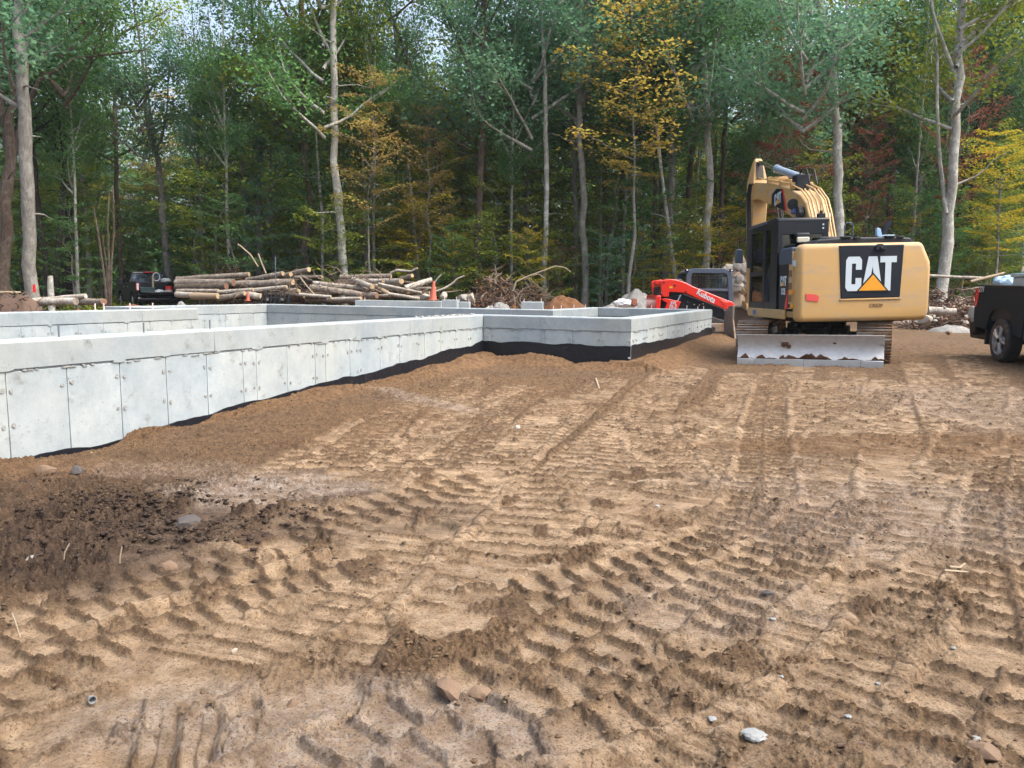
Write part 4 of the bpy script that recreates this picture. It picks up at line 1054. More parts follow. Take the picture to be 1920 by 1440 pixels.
EXC_X, EXC_Y = 6.5, 16.4
def build_excavator():
    z0 = gz(EXC_X, EXC_Y) - .03
    root = empty('excavator', (EXC_X, EXC_Y, z0), (0, R(-1.6), 0), 'yellow tracked excavator with white blade and black cab parked beside the foundation', 'excavator')
    UH, LH = R(-0.6), R(-25)
    Um = Matrix.Rotation(UH, 4, 'Z'); Lm = Matrix.Rotation(LH, 4, 'Z')
    def part(mb, name, mat, rot, parent=root, **k):
        o = mb.build(name, mat, parent, **k)
        if parent is root: o.matrix_local = rot
        return o
    # ---------------- undercarriage
    u = MB(); u.bx(-.62, .62, -.95, .95, .42, .62); u.bx(-.55, .55, -.6, .6, .60, .74)
    for s in (-1, 1): u.bx(s * .5 - .12 if s > 0 else -.85, s * .5 + .35 if s > 0 else -.38, -.7, .7, .34, .50)
    part(u, 'undercarriage', 'dark_steel', Lm, bevel=.02)
    c = MB(); c.cyl((0, 0, .79), 'z', .52, .2, 36); part(c, 'swing_bearing', 'dark_steel', Lm)
    WT, XC, L2, RT = .60, 1.10, 1.42, .37      # shoe width, track centre, half wheelbase, wheel radius
    path = []
    n = 11
    for i in range(n): path.append((L2, .40, math.pi / 2 - math.pi * i / (n - 1)))
    pts = [(L2 + .37 * math.cos(a), .41 + .37 * math.sin(a)) for _, _, a in path]
    for i in range(1, 14): pts.append((L2 - 2 * L2 * i / 14, .04))
    for i in range(n):
        a = -math.pi / 2 - math.pi * i / (n - 1); pts.append((-L2 + .37 * math.cos(a), .41 + .37 * math.sin(a)))
    for i in range(1, 14): pts.append((-L2 + 2 * L2 * i / 14, .78 - .035 * math.sin(math.pi * i / 14)))
    # resample to shoes
    seg = []; P = pts + [pts[0]]; tot = 0; cum = [0]
    for i in range(len(P) - 1): tot += math.hypot(P[i + 1][0] - P[i][0], P[i + 1][1] - P[i][1]); cum.append(tot)
    N = 46
    def at(s):
        s %= tot
        for i in range(len(P) - 1):
            if cum[i + 1] >= s:
                t = (s - cum[i]) / max(1e-9, cum[i + 1] - cum[i]); return V3((P[i][0] * (1 - t) + P[i + 1][0] * t, P[i][1] * (1 - t) + P[i + 1][1] * t, 0))
    shoe = MB(); sl_ = tot / N
    shoe.bx(-WT / 2, WT / 2, -sl_ * .49, sl_ * .49, -.012, .012)
    for k in (-.40, -.02, .36): shoe.bx(-WT / 2, WT / 2, sl_ * k - .008, sl_ * k + .008, .012, .045)
    sm = bpy.data.meshes.new('track_shoe'); sm.from_pydata(shoe.v, [], shoe.f); sm.materials.append(MATS['steel_track'])
    for s in (-1, 1):
        fr = MB(); fr.prism([(-1.35, .26), (1.35, .26), (1.45, .42), (1.2, .60), (-1.2, .60), (-1.45, .42)], 'x', s * XC - .15, s * XC + .15)
        f = part(fr, 'track_frame', 'dark_steel', Lm, bevel=.02)
        wh = MB()
        for yy in (-L2, L2): wh.cyl((s * XC, yy, .41), 'x', .33, .12, 26)
        for yy in (-.95, -.5, 0, .5, .95): wh.cyl((s * XC, yy, .18), 'x', .12, .34, 16)
        for yy in (-.5, .6): wh.cyl((s * XC, yy, .68), 'x', .07, .3, 12)
        part(wh, 'track_roller_set', 'dark_steel', Lm)
        for k in range(N):
            a, b = at(k * sl_ - .02), at(k * sl_ + .02); t = (b - a).normalized(); p = at(k * sl_)
            # local x across the track, y along, z outward
            yv = V3((0, t.x, t.y)); zv = V3((0, t.y, -t.x)); zv = -zv if False else zv
            m = Matrix(((1, 0, 0, s * XC), (0, yv.y, zv.y, p.x), (0, yv.z, zv.z, p.y), (0, 0, 0, 1)))
            ctr = V3((0, 0, .41)); 
            if (V3((0, p.x, p.y)) - V3((0, max(-L2, min(L2, p.x)), .41))).dot(zv) < 0:
                m = Matrix(((1, 0, 0, s * XC), (0, -yv.y, -zv.y, p.x), (0, -yv.z, -zv.z, p.y), (0, 0, 0, 1)))
            o = bpy.data.objects.new('track_shoe', sm); COL.objects.link(o); o.parent = root; o.matrix_local = Lm @ m
    # ---------------- blade behind (towards the viewer)
    BW = 1.27; yb = -2.44
    prof = []
    for k in range(11):
        t = k / 10; prof.append((yb + .10 * math.sin(math.pi * t) - .03 * t, .13 + .47 * t))
    back = [(p[0] + .035, p[1]) for p in reversed(prof)]
    b = MB(); b.prism(prof + back, 'x', -BW, BW); part(b, 'blade', 'steel_worn', Lm, bevel=.006)
    cuts = [-BW, -BW + .32, -.07, BW - .38, BW]
    for i in range(4):
        q = MB(); q.bx(cuts[i] + .003, cuts[i + 1] - .003, yb - .035, yb + .02, 0.0, .145); o = part(q, 'cutting_edge', 'steel_edge', Lm, bevel=.012 if i in (0, 3) else .004)
    bt = MB()
    for i in range(17): bt.cyl((-BW + .10 + i * (2 * BW - .2) / 16, yb - .037, .072), 'y', .016, .012, 10)
    o = part(bt, 'edge_bolts', 'steel_worn', Lm); tag(o, kind='stuff')
    for s in (-1, 1):
        a = MB(); a.prism([(yb + .14, .20), (yb + .14, .46), (-1.0, .62), (-.85, .40)], 'x', s * .42 - .07, s * .42 + .07); part(a, 'blade_arm', 'dark_steel', Lm, bevel=.015)
        cy = MB(); cy.tube([(s * .26, yb + .2, .46), (s * .26, -1.55, .62)], .045, 12); cy.tube([(s * .26, -1.55, .62), (s * .26, -.9, .68)], .065, 12); part(cy, 'blade_cylinder', 'dark_steel', Lm)
    rs = random.Random(2); md = MB()       # mud caked in the corner above the cutting edge
    for k in range(34):
        x = rs.uniform(-BW + .05, BW - .05); w = rs.uniform(.05, .16); hgt = rs.choice([.02, .03, .035, .07, .10]) * rs.uniform(.6, 1.2)
        pl = [(x - w, .145), (x + w, .145), (x + w * .6, .145 + hgt * .55), (x + w * rs.uniform(-.2, .3), .145 + hgt), (x - w * .5, .145 + hgt * rs.uniform(.4, .8))]
        md.prism(pl, 'y', yb - .028, yb + .04)
    for (x, z, w) in ((-.42, .43, .07), (-.34, .37, .05), (.42, .52, .05), (.45, .46, .04), (-.12, .56, .08)):
        pl = [(x + w * rs.uniform(.7, 1.2) * math.cos(a), z + w * rs.uniform(.6, 1.1) * math.sin(a)) for a in [q * .785 for q in range(8)]]
        md.prism(pl, 'y', yb + .060, yb + .12)
    mk('mud_cake', hexc(92, 70, 54), .95, var=.25, scale=20, bump=.6, spec=.1)
    o = part(md, 'caked_mud', 'mud_cake', Lm, smooth=False); tag(o, kind='stuff')
    # ---------------- upper deck
    d = MB(); d.bx(-1.19, 1.22, -1.9, .95, .90, 1.02); d.bx(-.30, .62, .3, 1.0, 1.0, 1.5); part(d, 'deck', 'cat_yellow_dirty', Um, bevel=.02)
    sk = MB(); sk.prism([(-1.56, .86), (.78, .86), (.86, .98), (.80, 1.045), (-1.56, 1.045)], 'x', -1.25, -1.2); part(sk, 'side_skirt', 'cat_yellow', Um, bevel=.015)
    tp = MB(); tp.bx(-1.2545, -1.247, .18, .40, .90, 1.0); part(tp, 'blue_tape', 'blue_decal', Um)
    bl = MB(); bl.bx(-.95, 1.0, -1.7, .6, .80, .91); part(bl, 'belly_plate', 'dark_steel', Um, bevel=.02)
    # rock-torn belly flap edges
    # counterweight: lofted sections front to back
    def sec(y, ins, zt=2.26, zb=.83):
        w = 1.215 - ins; t = zt - ins; bt_ = zb + ins
        return [V3((x + .035, y, z)) for x, z in ((-w + .05, bt_), (-w, bt_ + .06), (-w, t - .22), (-w + .02, t - .06), (-w + .09, t), (w - .22, t), (w - .15, t - .03), (w - .015, t - .33), (w, t - .44), (w, bt_ + .14), (w - .05, bt_ + .02), (w - .16, bt_))]
    cw = MB(); cw.loft([sec(-1.84, 0.0), sec(-2.03, 0.0), sec(-2.09, .02), sec(-2.13, .06)]); CW = part(cw, 'counterweight', 'cat_yellow', Um, bevel=.03, seg=3, angle=50)
    # black panel recessed look with logo
    pn = MB(); pn.prism([(-.40, 1.25), (-.46, 2.215), (.72, 2.215), (.68, 1.26)], 'y', -2.146, -2.10); part(pn, 'rear_panel', 'black_decal', Um, bevel=.012)
    fr2 = MB()
    for (ax, az, bx_, bz) in ((-.425, 1.215, .705, 1.225), ): fr2.prism([(ax, az), (bx_, bz), (bx_, bz + .028), (ax, az + .028)], 'y', -2.152, -2.10)
    part(fr2, 'panel_lip', 'cat_yellow', Um, bevel=.006)
    lg = empty('rear_logo'); lg.parent = root; lg.matrix_local = Um
    cat_letters(lg, Matrix.Translation((-.33, -2.150, 1.385)), .535, .625)
    for x in (-.92, 1.08):
        q = MB(); q.prism([(x - .115, 1.23), (x + .105, 1.20), (x + .115, 1.30), (x + .06, 1.335), (x - .125, 1.35)] if x < 0 else [(x - .09, 1.27), (x + .05, 1.25), (x + .05, 1.37), (x - .02, 1.37), (x - .09, 1.32)], 'y', -2.145 if x < 0 else -2.125, -2.05)
        part(q, 'red_reflector', 'red_reflector', Um)
    t = MB(); text_mesh(t, 'CRS20', .085, .002, Matrix.Translation((.25, -2.137, 1.115)) @ Matrix.Rotation(R(90), 4, 'X'), bold=.002, sx=1.05); part(t, 'rear_marking', 'brown_decal', Um, smooth=False)
    cm = MB(); cm.prism([(.18, 2.12), (.38, 2.12), (.35, 2.20), (.30, 2.235), (.24, 2.235), (.2, 2.2)], 'y', -2.20, -2.1); cm.cyl((.28, -2.205, 2.165), 'y', .03, .03, 12); part(cm, 'rear_camera', 'black_plastic', Um, bevel=.01)
    # body sides and hood
    bd = MB(); bd.bx(-1.205, -.32, -1.68, -1.10, 1.04, 2.02); part(bd, 'side_cabinet', 'black_paint', Um, bevel=.03)
    bd = MB(); bd.bx(-.32, 1.24, -1.9, .05, 1.0, 2.10); part(bd, 'engine_housing', 'cat_yellow', Um, bevel=.03)
    bd = MB(); bd.bx(.42, 1.22, .05, 1.25, 1.0, 1.72); part(bd, 'tool_box', 'cat_yellow', Um, bevel=.03)
    sh = MB(); sh.prism([(-1.84, 1.9), (-1.12, 1.9), (-1.12, 2.16), (-1.24, 2.22), (-1.84, 2.22)], 'x', -1.22, -.4); part(sh, 'air_intake', 'grey_paint', Um, bevel=.03)
    hd = MB(); hd.prism([(-.93, 2.20), (1.02, 2.20), (.95, 2.345), (.70, 2.375), (-.30, 2.375), (-.78, 2.345)], 'y', -1.93, -.2); part(hd, 'hood', 'black_plastic', Um, bevel=.03)
    for x in (-.18, .62):
        q = MB(); q.bx(x - .16, x + .02, -1.97, -1.82, 2.36, 2.395); q.bx(x + .06, x + .18, -1.97, -1.86, 2.345, 2.38); part(q, 'hood_latch', 'black_plastic', Um, bevel=.01)
    hr = MB(); hr.tube([(.14, -.9, 2.34), (.14, -.9, 2.66), (.17, -.9, 2.72), (.26, -.9, 2.72), (.30, -.9, 2.68), (.30, -.9, 2.34)], .014, 8); part(hr, 'hand_rail', 'grey_paint', Um)
    mr = MB(); mr.prism([(.55, 2.42), (.66, 2.42), (.62, 2.56), (.55, 2.58)], 'y', -1.4, -1.32); mr.bx(.58, .9, -1.4, -1.34, 2.36, 2.44); part(mr, 'hood_mirror', 'plastic_blue', Um, bevel=.01)
    ex = MB(); ex.tube([(.76, -1.2, 2.3), (.77, -1.2, 2.48), (.82, -1.2, 2.6), (.90, -1.2, 2.68)], [.05, .055, .06, .066], 14); part(ex, 'exhaust_pipe', 'black_plastic', Um)
    # chequered side stripe and decals on the left edge of the counterweight
    yst = MB(); yst.bx(-1.206, -1.15, -1.86, -1.66, 1.06, 2.14); part(yst, 'side_grille_panel', 'cat_yellow', Um, bevel=.015)
    for i in range(4):
        q = MB(); q.bx(-1.212, -1.16, -1.85, -1.68, 1.20 + i * .235, 1.20 + i * .235 + .125); part(q, 'chequer_patch', 'brown_decal', Um)
    for (y0, y1, za, zb, mt) in ((-1.90, -1.72, 1.355, 1.42, 'yellow_decal'), (-1.80, -1.68, 1.09, 1.16, 'black_decal'), (-1.93, -1.81, 1.09, 1.16, 'yellow_decal'), (-1.98, -1.88, 1.86, 1.97, 'white_decal')):
        q = MB(); q.bx(-1.216, -1.15, y0, y1, za, zb); part(q, 'warning_label', mt, Um)
    rd = MB(); rd.prism([(-1.655, 1.06), (-1.48, 1.06), (-1.655, 1.42)], 'x', -1.215, -1.19); part(rd, 'red_stripe', 'red_decal', Um)
    sl2 = empty('side_logo'); sl2.parent = root; sl2.matrix_local = Um
    cat_letters(sl2, Matrix.Translation((-1.207, -1.22, 1.50)) @ Matrix.Rotation(R(-90), 4, 'Z'), .20, .19)
    t = MB(); text_mesh(t, '312E', .16, .002, Matrix.Translation((-1.208, -1.385, 1.39)) @ Matrix.Rotation(R(-90), 4, 'Z') @ Matrix.Rotation(R(90), 4, 'X'), bold=.006, sx=.72); part(t, 'model_marking', 'white_decal', Um, smooth=False)
    t = MB(); text_mesh(t, 'L', .12, .002, Matrix.Translation((-1.208, -1.56, 1.375)) @ Matrix.Rotation(R(-90), 4, 'Z') @ Matrix.Rotation(R(90), 4, 'X'), sx=.7); part(t, 'model_marking', 'red_decal', Um, smooth=False)
    # ---------------- cab
    cx0, cx1, cy0, cy1, cz0, cz1 = -1.235, -.24, -1.08, .78, 1.045, 2.80
    cab = MB()
    def bar(y0, y1, z0_, z1_, x, w=.07): cab.prism([(y0, z0_), (y1, z0_), (y1, z1_), (y0, z1_)], 'x', x, x + w)
    # side frames (both sides): rear pillar, lower panel, mid pillar, front pillar, roof rail
    for x in (cx0, cx1 - .07):
        bar(cy0, cy0 + .42, cz0, cz1 - .06, x)          # rear body panel
        bar(cy0 + .42, cy1, cz0, cz0 + .13, x)
        cab.prism([(cy0 + .42, cz0 + .1), (cy0 + .80, cz0 + .1), (cy0 + .74, cz0 + .55), (cy0 + .42, cz0 + .95)], 'x', x, x + .07)
        bar(cy0 + .78, cy0 + .92, cz0, cz1 - .05, x - .004)       # door pillar
        cab.prism([(cy1 - .10, cz0), (cy1, cz0), (cy1 - .05, cz1 - .06), (cy1 - .15, cz1 - .06)], 'x', x, x + .07)
        cab.prism([(cy0, cz1 - .16), (cy1 - .05, cz1 - .16), (cy1 - .06, cz1 - .02), (cy0, cz1 - .04)], 'x', x - .002, x + .072)
    cab.prism([(cy0 + .92, cz0 + .68), (cy1 - .06, cz0 + .68), (cy1 - .06, cz0 + .76), (cy0 + .92, cz0 + .76)], 'x', cx0 - .006, cx0 + .05)
    # rear wall with window, front frame, roof
    cab.prism([(cx0, cz0), (cx1, cz0), (cx1, cz0 + 1.12), (cx0, cz0 + 1.12)], 'y', cy0, cy0 + .05)
    cab.bx(cx0, cx0 + .10, cy0 - .002, cy0 + .05, cz0 + 1.10, cz1); cab.bx(cx1 - .12, cx1, cy0 - .002, cy0 + .05, cz0 + 1.10, cz1)
    cab.bx(cx0, cx1, cy0 - .004, cy0 + .05, cz1 - .30, cz1 - .03)
    cab.bx(cx0, cx1, cy1 - .06, cy1, cz0, cz0 + .3)
    part(cab, 'cab_frame', 'black_paint', Um, bevel=.012)
    rf = MB(); rf.prism([(cy0 - .01, cz1 - .06), (cy1 - .02, cz1 - .05), (cy1 - .06, cz1 + .01), (cy0 + .15, cz1 + .035), (cy0, cz1 + .01)], 'x', cx0 - .01, cx1 + .01); part(rf, 'cab_roof', 'black_paint', Um, bevel=.02)
    rl = MB(); rl.tube([(cx0 - .02, cy0 + .62, cz1 - .01), (cx0 - .02, cy1 - .05, cz1 - .05)], .022, 8); part(rl, 'drip_rail', 'grey_paint', Um)
    g = MB()
    g.bx(cx0 + .025, cx0 + .031, cy0 + .42, cy1 - .1, cz0 + .13, cz1 - .16); part(g, 'side_window', 'cab_glass', Um, smooth=False)
    g = MB(); g.bx(cx1 - .04, cx1 - .034, cy0 + .42, cy1 - .1, cz0 + .13, cz1 - .16); part(g, 'side_window', 'cab_glass', Um, smooth=False)
    g = MB(); g.bx(cx0 + .1, cx1 - .12, cy0 + .02, cy0 + .026, cz0 + 1.10, cz1 - .28); part(g, 'rear_window', 'cab_glass', Um, smooth=False)
    g = MB(); g.prism([(cy1 - .03, cz0 + .3), (cy1 - .024, cz0 + .3), (cy1 - .074, cz1 - .1), (cy1 - .08, cz1 - .1)], 'x', cx0 + .07, cx1 - .07); part(g, 'windscreen', 'cab_glass', Um, smooth=False)
    lv = MB()
    for i in range(5): lv.tube([(cx0 - .008, cy0 + .47 + i * .055, cz0 + .14), (cx0 - .008, cy0 + .50 + i * .052, cz0 + .4), (cx0 - .008, cy0 + .58 + i * .035, cz0 + .66 - i * .03)], .010, 5)
    part(lv, 'door_louvres', 'black_plastic', Um)
    st = MB(); st.bx(-.98, -.52, -.35, .12, 1.3, 1.48); st.prism([(-.38, 1.45), (-.22, 1.45), (-.32, 2.12), (-.46, 2.1)], 'x', -.98, -.52); st.bx(-.86, -.64, -.46, -.36, 2.12, 2.32); part(st, 'seat', 'seat_grey', Um, bevel=.04)
    cs = MB(); cs.bx(-1.1, -1.0, -.1, .35, 1.3, 1.62); cs.bx(-.5, -.4, -.1, .35, 1.3, 1.62); cs.tube([(-1.05, .3, 1.6), (-1.05, .33, 1.78)], .02, 8); cs.bx(-.95, -.55, .45, .62, 1.2, 1.75); part(cs, 'control_console', 'black_plastic', Um, bevel=.02)
    dv = MB(); dv.bx(-.50, -.14, -1.25, -1.14, 2.26, 2.44); part(dv, 'light_housing', 'black_plastic', Um, bevel=.03)
    q = MB(); q.bx(-.94, -.66, -1.26, -1.12, 2.42, 2.52); part(q, 'work_light', 'black_plastic', Um, bevel=.03)
    q = MB(); q.bx(-.92, -.68, -1.272, -1.22, 2.33, 2.44); part(q, 'lamp_lens', 'lamp_lens', Um, bevel=.02)
    q = MB(); q.bx(-.44, -.30, -1.05, -.95, 2.78, 2.90); q.cyl((-.37, -1.0, 2.93), 'z', .03, .06, 10); q.tube([(-.39, -1.0, 2.9), (-.385, -1.0, 3.1)], .006, 5); part(q, 'roof_beacon_bracket', 'black_plastic', Um, bevel=.01)
    q = MB(); q.bx(-.37, -.34, -1.09, -1.075, 2.60, 2.63); q.bx(-.37, -.34, -1.09, -1.075, 2.67, 2.70); part(q, 'marker_stud', 'white_decal', Um)
    # mirror on the front corner with arm and cab grab rail
    mi = MB(); mi.tube([(-1.2, .8, 2.55), (-1.42, .92, 2.5), (-1.42, .92, 2.2)], .014, 8); part(mi, 'mirror_arm', 'black_plastic', Um)
    mi = MB(); mi.prism([(-1.51, 2.02), (-1.35, 2.02), (-1.35, 2.28), (-1.39, 2.33), (-1.49, 2.33), (-1.51, 2.28)], 'y', .86, .95); part(mi, 'side_mirror', 'grey_paint', Um, bevel=.02)
    # ---------------- boom, stick, cylinders (profiles in y-z)
    bxc = .16; bw = .23
    boom = [(.0, 1.5), (.42, 1.4), (.65, 2.1), (1.0, 2.88), (2.26, 3.30), (4.1, 3.76), (4.8, 3.80), (4.9, 4.0), (4.78, 4.2), (4.4, 4.23), (2.9, 4.0), (1.8, 3.74), (1.05, 3.5), (.68, 3.27), (.45, 2.95), (.22, 2.5), (-.1, 1.75)]
    b = MB(); b.prism(boom, 'x', bxc - bw, bxc + bw); part(b, 'boom', 'cat_yellow', Um, bevel=.02)
    tb = MB()
    for i, x in enumerate((-.21, -.14, -.04, .07, .15, .21)):
        off = .05 + .012 * (i % 2)
        pp = [(-.14, 1.9), (.15, 2.5), (.38, 2.98), (.61, 3.32), (1.01, 3.56), (1.8, 3.80), (4.1, 4.25)]
        tb.tube([(bxc + x, y - off * .6 * (1 if z < 3.5 else 0), z + (off if z > 3.5 else off * .4)) for y, z in pp[:(7 if i in (0, 3, 5) else 5)]], .020, 7)
    part(tb, 'hydraulic_pipes', 'cat_yellow', Um)
    for y in (1.6, 2.4, 3.3):
        q = MB(); q.bx(bxc - .25, bxc + .25, y - .05, y + .05, 3.66 + (y - 1.5) * .215, 3.82 + (y - 1.5) * .215); part(q, 'pipe_clamp', 'cat_yellow', Um, bevel=.01)
    # boom decal
    dc = MB(); dc.prism([(1.95, 3.24), (3.0, 3.50), (2.97, 3.74), (2.65, 3.84), (2.2, 3.78)], 'x', bxc - bw - .004, bxc - bw + .02); part(dc, 'boom_decal', 'black_decal', Um, smooth=False)
    dc = MB(); dc.prism([(1.83, 3.21), (1.97, 3.25), (2.22, 3.78), (2.14, 3.77)], 'x', bxc - bw - .0045, bxc - bw + .02); part(dc, 'boom_stripe', 'red_decal', Um, smooth=False)
    l3 = empty('boom_logo'); l3.parent = root; l3.matrix_local = Um
    cat_letters(l3, Matrix.Translation((bxc - bw - .005, 2.74, 3.44)) @ Matrix.Rotation(R(-90), 4, 'Z') @ Matrix.Rotation(R(-4), 4, 'Y'), .28, .27)
    bp = MB(); bp.cyl((bxc - bw - .06, .80, 3.12), 'x', .10, .14, 20); bp.cyl((bxc - bw - .1, .74, 3.05), 'x', .11, .10, 20); part(bp, 'boom_boss', 'black_plastic', Um, bevel=.01)
    lp = MB(); lp.cyl((bxc - bw - .08, 1.25, 3.32), (-.3, -1, 0), .12, .12, 18); part(lp, 'boom_lamp', 'black_plastic', Um, bevel=.01)
    lp = MB(); lp.bx(bxc - bw - .10, bxc - bw - .01, 1.18, 1.34, 3.10, 3.24); part(lp, 'rag_on_boom', 'blue_decal', Um, bevel=.03)
    for s in (-1, 1):
        q = MB(); q.tube([(bxc + s * .32, .75, 1.45), (bxc + s * .32, .76, 2.3)], .075, 16); part(q, 'boom_cylinder', 'cat_yellow', Um)
        q = MB(); q.tube([(bxc + s * .32, .75, 2.25), (bxc + s * .32, .80, 3.06)], .042, 14); part(q, 'cylinder_rod', 'chrome', Um)
    # stick cylinder on the boom back
    q = MB(); q.tube([(bxc, 1.62, 3.95), (bxc, 3.3, 4.40)], .088, 18); part(q, 'stick_cylinder', 'cylinder_tube', Um)
    q = MB(); q.cyl((bxc, 3.3, 4.40), (0, 1.68, .45), .105, .14, 18); part(q, 'cylinder_collar', 'cylinder_tube', Um)
    q = MB(); q.tube([(bxc, 3.25, 4.39), (bxc, 4.95, 4.85)], .048, 16); part(q, 'cylinder_rod', 'chrome', Um)
    q = MB(); q.bx(bxc - .16, bxc + .16, 1.48, 1.80, 3.66, 4.02); part(q, 'cylinder_bracket', 'black_plastic', Um, bevel=.03)
    q = MB()
    for k in range(2): q.tube([(bxc - .05 + .12 * k, 1.65 - .1 * k, 3.98), (bxc - .05 + .12 * k, 1.45 - .1 * k, 4.12), (bxc - .03 + .12 * k, 1.2 - .1 * k, 4.06), (bxc + .12 * k, 1.08 - .1 * k, 3.72)], .018, 7)
    part(q, 'cylinder_hose', 'rubber_hose', Um)
    # stick: pivots at the boom nose, hangs almost vertical
    sx = .16
    stick = [(4.60, 4.02), (4.70, 4.35), (5.27, 4.35), (5.28, 4.3), (5.30, 3.7), (5.16, 1.2), (5.10, .95), (4.98, .95), (4.94, 1.2), (4.74, 3.2)]
    q = MB(); q.prism(stick, 'x', sx - .19, sx + .19); q.loft([[V3((sx - hw, y0, z)), V3((sx + hw, y0, z)), V3((sx + hw, y1, z)), V3((sx - hw, y1, z))] for z, hw, y0, y1 in ((4.34, .19, 4.70, 5.27), (4.62, .145, 4.78, 5.18), (4.86, .10, 4.85, 5.06), (4.92, .08, 4.90, 5.02))]); part(q, 'stick', 'cat_yellow', Um, bevel=.02)
    q = MB(); q.prism([(4.69, 4.36), (4.775, 4.62), (4.845, 4.82), (4.83, 4.83), (4.755, 4.63), (4.67, 4.37)], 'x', sx - .09, sx + .09); part(q, 'grease_patch', 'dark_steel', Um)
    q = MB(); q.tube([(sx, 5.42, 3.65), (sx, 5.40, 2.2)], .075, 16); q.tube([(sx, 5.40, 2.2), (sx, 5.38, 1.5)], .042, 14); part(q, 'bucket_cylinder', 'cat_yellow', Um)
    q = MB()
    for k, x in enumerate((-.30, -.26, -.22)):
        q.tube([(sx + x + .05, 4.5, 4.2), (sx + x, 4.66, 4.22), (sx + x - .03, 4.74, 3.95), (sx + x - .02, 4.7, 3.3), (sx + x + .02, 4.82, 2.4), (sx + x + .05, 4.86, 2.0)], .020, 7)
    part(q, 'stick_hoses', 'rubber_hose', Um)
    q = MB()
    for k in range(2): q.tube([(sx + .32 - .1 * k, 4.1, 3.75), (sx + .34 - .08 * k, 3.9, 3.2), (sx + .32 - .1 * k, 4.0, 2.5), (sx + .22, 4.7, 2.2)], .020, 7)
    part(q, 'slack_hose', 'rubber_hose', Um)
    lk = MB(); lk.prism([(4.98, 1.32), (5.14, 1.38), (5.46, 1.5), (5.44, 1.36), (5.16, 1.22)], 'x', sx - .24, sx - .19); lk.prism([(4.98, 1.32), (5.14, 1.38), (5.46, 1.5), (5.44, 1.36), (5.16, 1.22)], 'x', sx + .19, sx + .24); lk.prism([(5.38, 1.5), (5.46, 1.48), (5.34, .82), (5.24, .84)], 'x', sx - .15, sx + .15); part(lk, 'bucket_linkage', 'cat_yellow_dirty', Um, bevel=.01)
    # bucket: side plates with a curved shell, open towards the machine
    BWd = .60; by, bz = 5.05, .95
    arc = [(5.28, .98), (5.55, .86), (5.78, .62), (5.84, .36), (5.72, .14), (5.45, .02), (5.05, .02), (4.70, .06)]
    inner = [(5.26, .93), (5.52, .81), (5.74, .60), (5.79, .37), (5.69, .18), (5.44, .065), (5.05, .055), (4.70, .075)]
    q = MB(); q.prism(arc + inner[::-1], 'x', sx - BWd, sx + BWd); part(q, 'bucket_shell', 'bucket_steel', Um, angle=40)
    side = [(4.88, .98), (5.28, .98), (5.55, .86), (5.78, .62), (5.84, .36), (5.72, .14), (5.45, .02), (4.72, .04), (4.66, .10), (4.92, .62)]
    for s in (-1, 1):
        q = MB(); q.prism(side, 'x', sx + s * BWd - .025, sx + s * BWd + .025); part(q, 'bucket_side', 'bucket_steel', Um, bevel=.008)
    q = MB(); q.bx(sx - BWd, sx + BWd, 5.2, 5.25, .1, .9); part(q, 'bucket_floor', 'bucket_inside', Um)
    for k in range(5):
        x = sx - BWd + .1 + k * (2 * BWd - .2) / 4
        q = MB(); q.loft([[V3((x - .05, 4.72, .03)), V3((x + .05, 4.72, .03)), V3((x + .05, 4.72, .11)), V3((x - .05, 4.72, .11))], [V3((x - .025, 4.50, .05)), V3((x + .025, 4.50, .05)), V3((x + .025, 4.50, .07)), V3((x - .025, 4.50, .07))]]); part(q, 'bucket_tooth', 'steel_edge', Um, smooth=False)
    for s in (-1, 1):
        q = MB(); q.prism([(4.88, .85), (5.42, .92), (5.36, 1.12), (5.08, 1.08), (4.92, 1.02)], 'x', sx + s * .22 - .025, sx + s * .22 + .025); part(q, 'bucket_ear', 'cat_yellow_dirty', Um, bevel=.01)
    return root
EXC = build_excavator()
